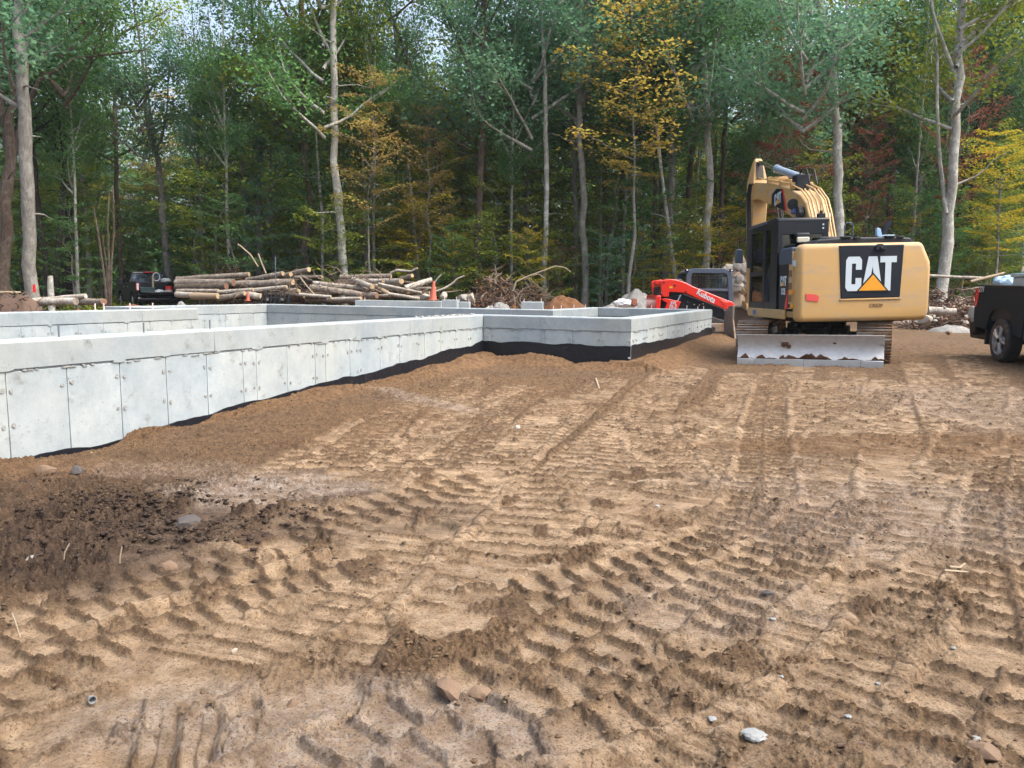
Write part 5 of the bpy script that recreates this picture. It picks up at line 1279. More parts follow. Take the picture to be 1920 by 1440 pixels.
# ------------------------------------------------------------------ compact track loader
def build_loader():
    K = .00208; X0, Z0, Y0 = 3.994, 2.507, 24.0
    root = empty('track_loader', (5.6, 24.8, gz(5.6, 24.8)), (0, 0, 0), 'red and black compact track loader with a wire mesh cab behind the foundation corner', 'loader')
    off = V3((5.6, 24.8, gz(5.6, 24.8)))
    P = lambda pts: [(X0 + cx * K - off.x, Z0 - cy * K - off.z) for cx, cy in pts]
    def pr(pts, y0, y1, name, mat, bevel=.015, **k):
        q = MB(); q.prism(P(pts), 'y', y0 - off.y, y1 - off.y); return q.build(name, mat, root, bevel=bevel, **k)
    arm = [(270, 392), (300, 372), (420, 354), (520, 367), (640, 402), (770, 465), (1250, 650), (1350, 682), (1390, 720), (1382, 806), (1310, 828), (1200, 768), (900, 668), (650, 562), (560, 552), (410, 548), (405, 622), (312, 620), (288, 520)]
    for y in (24.0, 25.55):
        a = pr(arm, y, y + .14, 'lift_arm', 'red_paint', .02)
        q = MB()
        for cx, cy in ((322, 408), (484, 450), (652, 545)): q.cyl(((X0 + cx * K - off.x), y - off.y - .005, Z0 - cy * K - off.z), 'y', .032, .03, 14)
        q.build('pivot_pin', 'dark_steel', root)
    pr([(1160, 650), (1300, 690), (1280, 750), (1230, 750)], 23.985, 24.02, 'arm_pressing', 'red_paint', .02)
    pr([(405, 462), (458, 462), (458, 492), (405, 492)], 23.99, 24.02, 'warning_label', 'yellow_decal', 0)
    q = MB(); q.bx(X0 + 300 * K - off.x, X0 + 400 * K - off.x, -.6, .6, Z0 - 470 * K - off.z, Z0 - 420 * K - off.z); q.build('arm_cross_tube', 'red_paint', root, bevel=.02)
    t = MB(); an = math.atan2(-(690 - 545) , (1100 - 815))
    text_mesh(t, 'Kubota', .25, .003, Matrix.Translation((X0 + 958 * K - off.x, 23.994 - off.y, Z0 - 605 * K - off.z)) @ Matrix.Rotation(-an, 4, 'Y') @ Matrix.Rotation(R(90), 4, 'X'), bold=.006, sx=.86)
    t.build('lettering', 'white_decal', root, smooth=False)
    pr([(212, 602), (292, 598), (286, 700), (272, 1000), (205, 1000)], 24.0, 25.7, 'rear_door', 'red_paint', .03)
    pr([(272, 660), (640, 572), (900, 662), (1260, 790), (1290, 940), (272, 940)], 24.16, 25.55, 'chassis', 'black_paint', .03)
    pr([(500, 350), (600, 345), (650, 390), (640, 640), (300, 640), (300, 470)], 24.2, 25.5, 'engine_cover', 'black_paint', .04)
    pr([(292, 652), (350, 640), (592, 690), (545, 800), (352, 800), (382, 712)], 24.02, 24.18, 'side_panel', 'red_paint', .012)
    for txt, cx, cy, sz in (('SVL', 475, 712, .13), ('75-2', 465, 765, .13)):
        t = MB(); text_mesh(t, txt, sz, .003, Matrix.Translation((X0 + cx * K - off.x, 24.014 - off.y, Z0 - cy * K - off.z)) @ Matrix.Rotation(R(90), 4, 'X'), bold=.003, shear=.25); t.build('model_marking', 'white_decal', root, smooth=False)
    q = MB(); q.tube([(X0 + 545 * K - off.x, 24.1 - off.y, Z0 - 690 * K - off.z), (X0 + 590 * K - off.x, 24.1 - off.y, Z0 - 590 * K - off.z)], .03, 10); q.build('lift_cylinder', 'chrome', root)
    for cx, cy in ((700, 690), (800, 730), (880, 735), (930, 718)):
        q = MB(); q.cyl((X0 + cx * K - off.x, 24.14 - off.y, Z0 - cy * K - off.z), 'y', .025, .05, 10); q.build('hose_coupling', 'chrome', root)
    # cab: outer frame ring with bars
    outer = [(680, 800), (680, 300), (700, 240), (780, 192), (1250, 190), (1330, 222), (1368, 300), (1400, 690)]
    inner = [(752, 800), (752, 310), (765, 272), (800, 262), (1250, 262), (1285, 280), (1296, 320), (1330, 690)]
    for y in (24.22, 25.42):
        q = MB(); o_, i_ = P(outer), P(inner)
        n = len(o_)
        vs = [(x, y - off.y, z) for x, z in o_] + [(x, y - off.y, z) for x, z in i_] + [(x, y + .06 - off.y, z) for x, z in o_] + [(x, y + .06 - off.y, z) for x, z in i_]
        fs = []
        for i in range(n - 1):
            fs += [(i, i + 1, n + i + 1, n + i), (2 * n + i, 3 * n + i, 3 * n + i + 1, 2 * n + i + 1), (i, 2 * n + i, 2 * n + i + 1, i + 1), (n + i, n + i + 1, 3 * n + i + 1, 3 * n + i)]
        q.add(vs, fs); q.build('cab_frame', 'grey_paint', root, bevel=.012)
        pr([(752, 492), (1312, 492), (1316, 528), (752, 528)], y + .005, y + .05, 'cab_rail', 'grey_paint', .01)
        m = MB(); yy = y + .035 - off.y
        for k in range(14):
            cx = 752 + k * 42; m.tube([(X0 + cx * K - off.x, yy, Z0 - 262 * K - off.z), (X0 + cx * K - off.x, yy, Z0 - 492 * K - off.z)], .008, 4, False)
        for k in range(7):
            cy = 270 + k * 36; m.tube([(X0 + 752 * K - off.x, yy, Z0 - cy * K - off.z), (X0 + 1300 * K - off.x, yy, Z0 - cy * K - off.z)], .008, 4, False)
        o = m.build('window_mesh', 'black_plastic', root); tag(o, kind='stuff')
    pr([(690, 238), (780, 194), (1250, 194), (1325, 226), (1330, 262), (690, 262)], 24.27, 25.43, 'cab_roof', 'grey_paint', .02)
    pr([(760, 530), (1320, 530), (1330, 690), (1300, 780), (760, 600)], 24.26, 24.29, 'lower_side', 'black_paint', .01)
    g = MB(); g.bx(X0 + 752 * K - off.x, X0 + 1300 * K - off.x, 24.30 - off.y, 24.306 - off.y, Z0 - 640 * K - off.z, Z0 - 262 * K - off.z); g.build('side_window', 'cab_glass', root, smooth=False)
    pr([(900, 300), (1010, 300), (1040, 700), (880, 700)], 24.6, 25.1, 'seat', 'black_plastic', .03)
    pr([(800, 410), (870, 410), (870, 500), (800, 500)], 24.33, 24.4, 'monitor', 'plastic_blue', .01)
    for cx in (682, 1352):
        q = MB(); q.bx(X0 + (cx - 28) * K - off.x, X0 + (cx + 28) * K - off.x, 24.2 - off.y, 24.3 - off.y, Z0 - 240 * K - off.z, Z0 - 195 * K - off.z); q.build('work_light', 'black_plastic', root, bevel=.01)
        q = MB(); q.cyl((X0 + cx * K - off.x, 24.19 - off.y, Z0 - 217 * K - off.z), 'y', .026, .02, 12); q.build('lamp_lens', 'white_lens', root)
    # rubber tracks
    tp = [(300, 960), (360, 920), (1060, 905), (1240, 960), (1440, 1060), (1450, 1120), (1380, 1175), (420, 1178), (330, 1120)]
    for y in (24.0, 25.3):
        pr(tp, y, y + .38, 'rubber_track', 'tyre_rubber', .03)
        pr([(420, 1000), (1240, 1005), (1330, 1085), (1250, 1135), (480, 1135), (400, 1080)], y - .012, y + .05, 'track_frame', 'steel_track', .02)
        for cx in (480, 680, 880, 1080, 1290):
            q = MB(); q.cyl((X0 + cx * K - off.x, y - .02 - off.y, Z0 - 1090 * K - off.z), 'y', .07, .05, 14); q.build('track_roller', 'dark_steel', root)
    # bucket in front, mostly hidden by the excavator
    pr([(1380, 830), (1440, 800), (1560, 1000), (1640, 1185), (1420, 1185), (1370, 1000)], 23.95, 25.75, 'loader_bucket', 'bucket_steel', .01)
build_loader()

# ------------------------------------------------------------------ pickup trucks
def wheel(parent, c, side, style):
    """tyre and spoked rim; axis along x, outer face towards +side"""
    w = empty('wheel'); w.parent = parent; w.location = c
    r = .405
    t = MB(); t.lathe([(.27, -.13), (.33, -.14), (.385, -.125), (r, -.09), (r + .003, 0), (r, .09), (.385, .125), (.33, .14), (.27, .13)], (0, 0, 0), 'x', 40)
    t.build('tyre', 'tyre_rubber', w)
    tr = MB()
    for k in range(44):
        a = 2 * math.pi * k / 44
        for xx in (-.07, 0, .07):
            a2 = a + xx * .5; m = Matrix.Rotation(a2, 4, 'X'); tr.box((xx, 0, r + .003), (.055, .035, .012), m)
    o = tr.build('tread', 'tyre_rubber', w, smooth=False); tag(o, kind='stuff')
    m = MB(); s = side
    m.lathe([(.275, s * .13), (.262, s * .125), (.25, s * .06), (.245, -s * .1)], (0, 0, 0), 'x', 36)
    for k in range(5):
        for d in (-.16, .16):
            a = 2 * math.pi * k / 5 + d; ca, sa = math.cos(a), math.sin(a); b = a - d * .55; cb, sb = math.cos(b), math.sin(b)
            m.tube([(s * .105, .06 * cb, .06 * sb), (s * .118, .16 * (ca + cb) / 2, .16 * (sa + sb) / 2), (s * .112, .262 * ca, .262 * sa)], [.034, .026, .03], 6)
    m.cyl((s * .09, 0, 0), 'x', .085, .07, 20); m.build('rim', 'alloy_rim', w)
    h = MB(); h.cyl((s * .02, 0, 0), 'x', .245, .04, 28); h.build('brake_disc', 'dark_steel', w)
    h = MB(); h.cyl((s * .13, 0, 0), 'x', .036, .04, 14); h.build('hub_cap', 'black_plastic', w)
    return w

def build_pickup(name, loc, rz, paint, label, open_gate=False, tilt=(0, 0)):
    root = empty(name, loc, (tilt[0], tilt[1], rz), label, 'pickup truck')
    def B(mb, nm, mat=paint, **k): return mb.build(nm, mat, root, **k)
    W2, AX = 1.005, 3.75
    def arch(yc, r=.58, n=13, z0=.50):
        a0 = math.asin((z0 - .42) / r)
        f = lambda v: math.copysign(abs(v) ** .72, v)
        return [(yc - r * .96 * f(math.cos(a)), .42 + r * f(math.sin(a))) for a in np.linspace(a0, math.pi - a0, n)]
    # bed side (outer skin with arch), leaning tumblehome through three lofted rows
    bed = [(-1.14, .60), (-1.19, .75), (-1.20, 1.02), (-1.18, 1.32), (-1.10, 1.40), (.92, 1.40), (.93, .50)] + arch(0.0)[::-1]
    cabl = [(.95, .48), (.95, 1.36), (3.13, 1.30), (3.13, .48)]
    fen = [(3.15, .50), (3.15, 1.30), (4.3, 1.22), (4.75, 1.12), (4.85, .95), (4.82, .60)] + [(p[0] + AX, p[1]) for p in arch(0.0)[::-1]]
    def skin(prof, s, t=.06):
        q = MB(); secs = []
        for x, ins in ((W2 - t, 0.0), (W2 - .012, 0.0), (W2, .02)):
            cy = sum(p[0] for p in prof) / len(prof); cz = sum(p[1] for p in prof) / len(prof)
            row = []
            for (y, z) in prof:
                bow = .0 if z < .62 else -.035 * max(0, (z - 1.0)) / .4 - .02 * max(0, (.85 - z))
                dy = y - cy; dz = z - cz; l = math.hypot(dy, dz)
                row.append(V3((s * (x + bow), y - dy / l * ins, z - dz / l * ins)))
            secs.append(row)
        q.loft(secs); return q
    for s in (-1, 1):
        B(skin(bed, s), 'bed_side', bevel=.008, angle=30); B(skin(cabl, s), 'door_panel', bevel=.008); B(skin(fen, s), 'front_fender', bevel=.008)
        q = MB(); q.bx(min(s * .99, s * .94), max(s * .99, s * .94), 2.05, 2.062, .6, 1.32); B(q, 'door_gap', 'black_plastic')
        for y in (1.25, 2.35):
            q = MB(); q.bx(min(s * .985, s * 1.03), max(s * .985, s * 1.03), y, y + .2, 1.14, 1.18); B(q, 'door_handle', 'chrome' if paint == 'truck_black' else paint, bevel=.01)
        # arch liner, black lip and mud flap
        q2 = MB(); q2.bx(min(s * .58, s * .62), max(s * .58, s * .62), -.6, .6, .4, 1.1); B(q2, 'arch_liner', 'black_plastic')
        q2 = MB(); q2.prism([(-.66, .28), (-.64, .8), (-.60, .8), (-.59, .28)], 'x', s * .70, s * .97); B(q2, 'mud_flap', 'black_plastic')
        # tail light
        q = MB(); q.prism([(-1.215, .98), (-1.20, 1.34), (-1.04, 1.34), (-1.10, .98)], 'x', s * .86, s * 1.0); tl = B(q, 'tail_light', 'red_lens', bevel=.012)
        if paint == 'truck_black':
            q = MB(); q.bx(min(s * .88, s * .97), max(s * .88, s * .97), -1.24, -1.2, 1.0, 1.32); q.build('lamp_lens', 'white_lens', tl, bevel=.01)
        # wheels
        wheel(root, (s * .86, 0, .405), s, 0); wheel(root, (s * .86, AX, .405), s, 0)
        q = MB(); q.tube([(s * .95, 2.95, 1.34), (s * 1.08, 2.95, 1.38)], .025, 8); q.prism([(2.88, 1.30), (3.0, 1.30), (3.0, 1.54), (2.88, 1.54)], 'x', s * 1.06, s * 1.27); B(q, 'wing_mirror', 'black_plastic', bevel=.03)
    q = MB(); q.bx(-.94, .94, -1.15, .93, .74, .80); q.bx(-.94, .94, .88, .94, .8, 1.40); q.bx(-.96, -.88, -1.12, .93, .8, 1.36); q.bx(.88, .96, -1.12, .93, .8, 1.36)
    B(q, 'bed_liner', 'black_plastic', bevel=.01)
    for s in (-1, 1):
        q = MB(); q.bx(min(s * .86, s * 1.0) , max(s * .86, s * .985), -1.14, .93, 1.385, 1.425); B(q, 'bed_rail', 'black_plastic', bevel=.015)
    q = MB(); q.bx(-.93, .93, 1.0, 4.7, .45, .6); q.bx(-.5, -.4, -1.1, 4.6, .45, .72); q.bx(.4, .5, -1.1, 4.6, .45, .72); q.bx(-.8, .8, -.06, .06, .34, .48); q.cyl((0, 0, .41), 'x', .16, .3, 14); B(q, 'frame', 'dark_steel')
    if open_gate:
        q = MB(); q.prism([(-1.20, .80), (-1.72, .84), (-1.73, .91), (-1.70, .93), (-1.20, .89)], 'x', -.84, .84); B(q, 'tailgate', paint, bevel=.015)
    else:
        q = MB(); q.prism([(-1.13, .78), (-1.21, .80), (-1.22, 1.0), (-1.215, 1.38), (-1.13, 1.42)], 'x', -.85, .85); B(q, 'tailgate', paint, bevel=.015)
    q = MB(); q.prism([(-1.38, .42), (-1.42, .58), (-1.36, .68), (-1.10, .70), (-1.10, .46)], 'x', -.98, .98); B(q, 'rear_bumper', 'black_plastic' if paint != 'truck_black' else 'truck_black', bevel=.03)
    q = MB(); q.tube([(.86, -.8, .40), (.90, -1.40, .40)], .055, 16); q.tube([(.90, -1.4, .40), (.89, -1.22, .40)], .048, 16); B(q, 'exhaust_pipe', 'dark_steel')
    # cab greenhouse: pillars and roof with glass set in
    sec = lambda z, y0, y1, w: [V3((-w, y0, z)), V3((w, y0, z)), V3((w, y1, z)), V3((-w, y1, z))]
    q = MB(); q.loft([sec(1.86, 1.12, 2.45, .74), sec(1.93, 1.25, 2.35, .66)]); B(q, 'cab_roof', paint, bevel=.04, seg=3)
    q = MB()
    for s in (-1, 1):
        q.tube([(s * .93, 1.0, 1.34), (s * .73, 1.16, 1.88)], .05, 6); q.tube([(s * .93, 3.12, 1.30), (s * .72, 2.42, 1.88)], .045, 6)
        q.tube([(s * .945, 2.05, 1.33), (s * .74, 1.95, 1.88)], .05, 6); q.tube([(s * .94, 1.0, 1.36), (s * .94, 3.12, 1.31)], .04, 6); q.tube([(s * .73, 1.15, 1.87), (s * .73, 2.43, 1.87)], .05, 6)
    q.tube([(-.93, 1.0, 1.36), (.93, 1.0, 1.36)], .05, 6); q.tube([(-.72, 1.16, 1.87), (.72, 1.16, 1.87)], .05, 6)
    B(q, 'cab_pillars', paint)
    q = MB(); q.add([(-.90, 1.0, 1.38), (.90, 1.0, 1.38), (.71, 1.15, 1.86), (-.71, 1.15, 1.86)], [(0, 1, 2, 3)]); B(q, 'rear_window', 'rear_glass', smooth=False)
    q = MB(); q.add([(-.90, 3.13, 1.33), (.90, 3.13, 1.33), (.70, 2.44, 1.86), (-.70, 2.44, 1.86)], [(0, 1, 2, 3)]); B(q, 'windscreen', 'dark_glass', smooth=False)
    for s in (-1, 1):
        q = MB(); q.add([(s * .935, 1.05, 1.36), (s * .935, 3.05, 1.32), (s * .725, 2.42, 1.86), (s * .73, 1.18, 1.86)], [(0, 1, 2, 3)]); B(q, 'side_window', 'dark_glass', smooth=False)
    q = MB(); q.bx(-.25, .25, 1.0, 1.10, 1.88, 1.93); B(q, 'brake_lamp', 'red_lens', bevel=.01)
    q = MB(); q.bx(-.7, .7, 1.6, 1.9, 1.0, 1.5); q.bx(-.7, .7, 2.6, 2.8, 1.0, 1.3); q.bx(-.9, .9, 1.05, 3.1, .6, .9); B(q, 'cab_interior', 'black_plastic', bevel=.04)
    q = MB(); q.loft([[V3((-.95, 3.12, 1.0)), V3((.95, 3.12, 1.0)), V3((.92, 3.12, 1.33)), V3((-.92, 3.12, 1.33))], [V3((-.93, 4.78, .95)), V3((.93, 4.78, .95)), V3((.88, 4.70, 1.18)), V3((-.88, 4.70, 1.18))]]); B(q, 'hood', paint, bevel=.05)
    q = MB(); q.bx(-.9, .9, 4.78, 4.90, .70, 1.10); B(q, 'grille', 'dark_steel', bevel=.02)
    q = MB(); q.bx(-.97, .97, 4.78, 4.98, .48, .70); B(q, 'front_bumper', 'chrome', bevel=.04)
    return root, B
hx, hy = 9.10, 14.4
NEAR_RZ = R(180 + -10)
nf = V3((math.sin(R(-10)), -math.cos(R(-10)), 0)); nr = V3((-math.cos(R(-10)), -math.sin(R(-10)), 0))
ox = V3((hx, hy, 0)) - nr * 0.98
NZ = gz(ox.x, ox.y) - .03
NEAR, NB = build_pickup('pickup_truck', (ox.x, ox.y, NZ), math.atan2(-nf.x, nf.y), 'truck_paint', 'dark green black pickup cut off by the right edge, with chrome spoked rear wheel', tilt=(R(-1.2), 0))
t = MB(); text_mesh(t, 'Z71', .15, .003, Matrix.Translation((.992, -.95, 1.33)) @ Matrix.Rotation(R(90), 4, 'Z') @ Matrix.Rotation(R(90), 4, 'X'), bold=.003, shear=.3); t.build('bed_badge', 'white_decal', NEAR, smooth=False)
FAR_RZ = R(35)
FX, FY = at_y(256, 560, 37.5).x, 37.5
fz = gz(FX, FY)
fr_ = V3((math.cos(FAR_RZ), math.sin(FAR_RZ), 0)); ff_ = V3((-math.sin(FAR_RZ), math.cos(FAR_RZ), 0))
fo = V3((FX, FY, fz)) + fr_ * 1.0 + ff_ * 1.2
FARP, FB = build_pickup('pickup_truck', fo, FAR_RZ, 'truck_black', 'black pickup with tailgate down and gear in its bed, left of the log pile', True)
def in_bed(x, y, z=.81): return FARP.matrix_basis @ V3((x, y, z)) if False else fo + fr_ * x + ff_ * y + V3((0, 0, z))
def crumple(name, c, d, mat, label, cat, seed, group=None):
    bm = bmesh.new(); bmesh.ops.create_icosphere(bm, subdivisions=3, radius=.5); rs = random.Random(seed)
    for v in bm.verts:
        n = v.co.normalized(); f = 1 + .35 * (vnoise(np.array([n.x * 3 + seed]), np.array([n.y * 3 + n.z * 2.3]), seed)[0] - .5) + .15 * (rs.random() - .5)
        v.co = V3((n.x * d[0] * f / 2, n.y * d[1] * f / 2, n.z * d[2] * f / 2))
    me = bpy.data.meshes.new(name); bm.to_mesh(me); bm.free(); me.materials.append(MATS[mat])
    o = bpy.data.objects.new(name, me); COL.objects.link(o); o.location = c; tag(o, label, cat, group); return o
def bucket_thing(c, r, h, mat, label, name='bucket'):
    e = empty(name, c, (0, 0, 0), label, 'bucket')
    q = MB(); q.lathe([(0, 0), (r * .86, 0), (r, h), (r * .95, h), (r * .8, .02), (0, .02)], (0, 0, 0), 'z', 24); q.build('bucket_body', mat, e)
    q = MB(); q.lathe([(r * 1.0, h * .93), (r * 1.05, h * .95), (r * 1.05, h), (r, h * 1.01)], (0, 0, 0), 'z', 24); q.build('rim', mat, e)
    q = MB(); q.tube([(r, 0, h * .9), (r * .7, -r * .8, h * .75), (0, -r * 1.1, h * .7), (-r * .7, -r * .8, h * .75), (-r, 0, h * .9)], .008, 5); q.build('handle', 'bolt_steel', e)
    q = MB(); q.lathe([(r * .93, h * .15), (r * .97, h * .55)], (0, 0, 0), 'z', 24); q.build('paper_label', 'rod_pink', e)
    return e
bucket_thing(in_bed(.55, -.85), .17, .40, 'plastic_red', 'red plastic bucket with pale label in the far pickup bed')
e = empty('storage_tote', in_bed(-.45, -.75), (0, 0, FAR_RZ), 'dull green plastic tote in the far pickup bed', 'tote')
q = MB(); q.loft([[V3((-.30, -.2, 0)), V3((.30, -.2, 0)), V3((.30, .2, 0)), V3((-.30, .2, 0))], [V3((-.34, -.24, .30)), V3((.34, -.24, .30)), V3((.34, .24, .30)), V3((-.34, .24, .30))]]); q.build('tote_body', 'plastic_green', e, bevel=.03)
q = MB(); q.bx(-.36, .36, -.26, .26, .29, .335); q.build('lid', 'plastic_green', e, bevel=.012)
crumple('plastic_bag', in_bed(.08, -.95, .92), (.42, .36, .26), 'plastic_white', 'crumpled white bag between tote and red bucket in the far pickup bed', 'bag', 3)
crumple('plastic_bag', in_bed(.30, -.8, .90), (.28, .3, .22), 'plastic_blue', 'pale bluish bag beside the red bucket in the far pickup bed', 'bag', 4)
crumple('white_sack', in_bed(.62, .1, 1.50), (.50, .4, .24), 'plastic_white', 'white sack piled on the right bed rail of the far pickup', 'sack', 5)
e = empty('sprayer_wand', in_bed(-.05, -.1, .81), (0, 0, FAR_RZ), 'pale pole with a round loop standing in the far pickup bed', 'pole')
q = MB(); q.tube([(0, 0, 0), (.02, 0, .9)], .05, 8); q.build('pole', 'pallet_wood', e)
q = MB(); q.tube([(.18 + .16 * math.cos(a), 0, .86 + .20 * math.sin(a)) for a in np.linspace(0, 6.283, 20)], .022, 6, False); q.build('loop', 'plastic_white', e)
# tool box in the near pickup bed
def near_bed(x, y, z): return NEAR.location + (-nr) * (-x) + nf * y + V3((0, 0, z))
e = empty('tool_box', near_bed(0, .35, .93), (0, 0, math.atan2(-nf.x, nf.y)), 'pale blue metal tool box across the near pickup bed', 'tool box')
q = MB(); q.bx(-.86, .86, -.28, .28, 0, .64); q.build('box_body', 'aluminium', e, bevel=.02)
q = MB(); q.bx(-.90, .90, -.31, .31, .64, .71); q.build('lid', 'aluminium', e, bevel=.02)
q = MB(); q.bx(-.05, .05, -.335, -.30, .55, .66); q.build('latch', 'black_plastic', e, bevel=.01)
# ------------------------------------------------------------------ logs
LOGG = 'cut logs in the pile behind the foundation'
def log(a, b, dpx, D, mat='bark_log', cut='cut_wood', dz=0.8, label=None, crook=None, seed=0, group=LOGG, root=False):
    """log between two pixels; the right end lies dz metres nearer"""
    rs = random.Random(seed + 1000)
    pa, pb = at_y(a[0], a[1], D + dz / 2), at_y(b[0], b[1], D - dz / 2)
    r = dpx * D / FPX / 2
    mids = [at_y(c[0], c[1], D) for c in (crook or [])]
    pts = [pa] + mids + [pb]
    P, RR = [], []
    L = (pb - pa).length; n = max(4, int(L / .45)); 
    cum = [0]
    for i in range(len(pts) - 1): cum.append(cum[-1] + (pts[i + 1] - pts[i]).length)
    for k in range(n + 1):
        s = cum[-1] * k / n; i = max(j for j in range(len(cum) - 1) if cum[j] <= s + 1e-9); t = (s - cum[i]) / (cum[i + 1] - cum[i])
        p = pts[i].lerp(pts[i + 1], t)
        if 0 < k < n: p = p + V3((0, rs.gauss(0, r * .08), rs.gauss(0, r * .08)))
        P.append(p); RR.append(r * rs.uniform(.92, 1.08) * (1.06 - .12 * k / n))
    c = (pa + pb) / 2
    q = MB(); q.tube([p - c for p in P], RR, 12)
    for _ in range(rs.randrange(0, 3)):
        k = rs.randrange(1, n); d = V3((rs.gauss(0, .4), -1 if rs.random() < .6 else 0, rs.gauss(0, 1))).normalized()
        q.tube([P[k] - c, P[k] - c + d * RR[k] * 1.45], [RR[k] * .42, RR[k] * .3], 7)
    o = q.build('log', mat); o.location = c
    tag(o, label or f'{BARK2[mat]} log wedged {"low" if c.z < 1.2 else "high"} in the log pile {"behind the front rows" if D > 33.3 else "among the front rows"}, {"left half" if (a[0] + b[0]) / 2 < 575 else "right half"}', 'log', group)
    for end, nxt, rr in ((P[-1], P[-2], RR[-1]), (P[0], P[1], RR[0])):
        d = (end - nxt).normalized(); m = MB()
        m.tube([end - c - d * .01, end - c + d * .006], [rr * .93, rr * .90], 12); m.build('cut_end', cut, o)
    return o
BARK2 = {'bark_log': 'grey brown', 'bark_log_pale': 'pale grey', 'bark_brown': 'brown', 'bark_dark': 'dark', 'stripped_wood': 'stripped tan', 'cut_wood': 'tan'}
def c5(x, y): return (440 + x / 4, 480 + y / 4)
def c7(x, y): return (180 + x / 2.8235, 480 + y / 2.8235)
def c4(x, y): return (x / 3.6, 480 + y / 3.6)
S7, S5, S4 = 1 / 2.8235, 1 / 4, 1 / 3.6
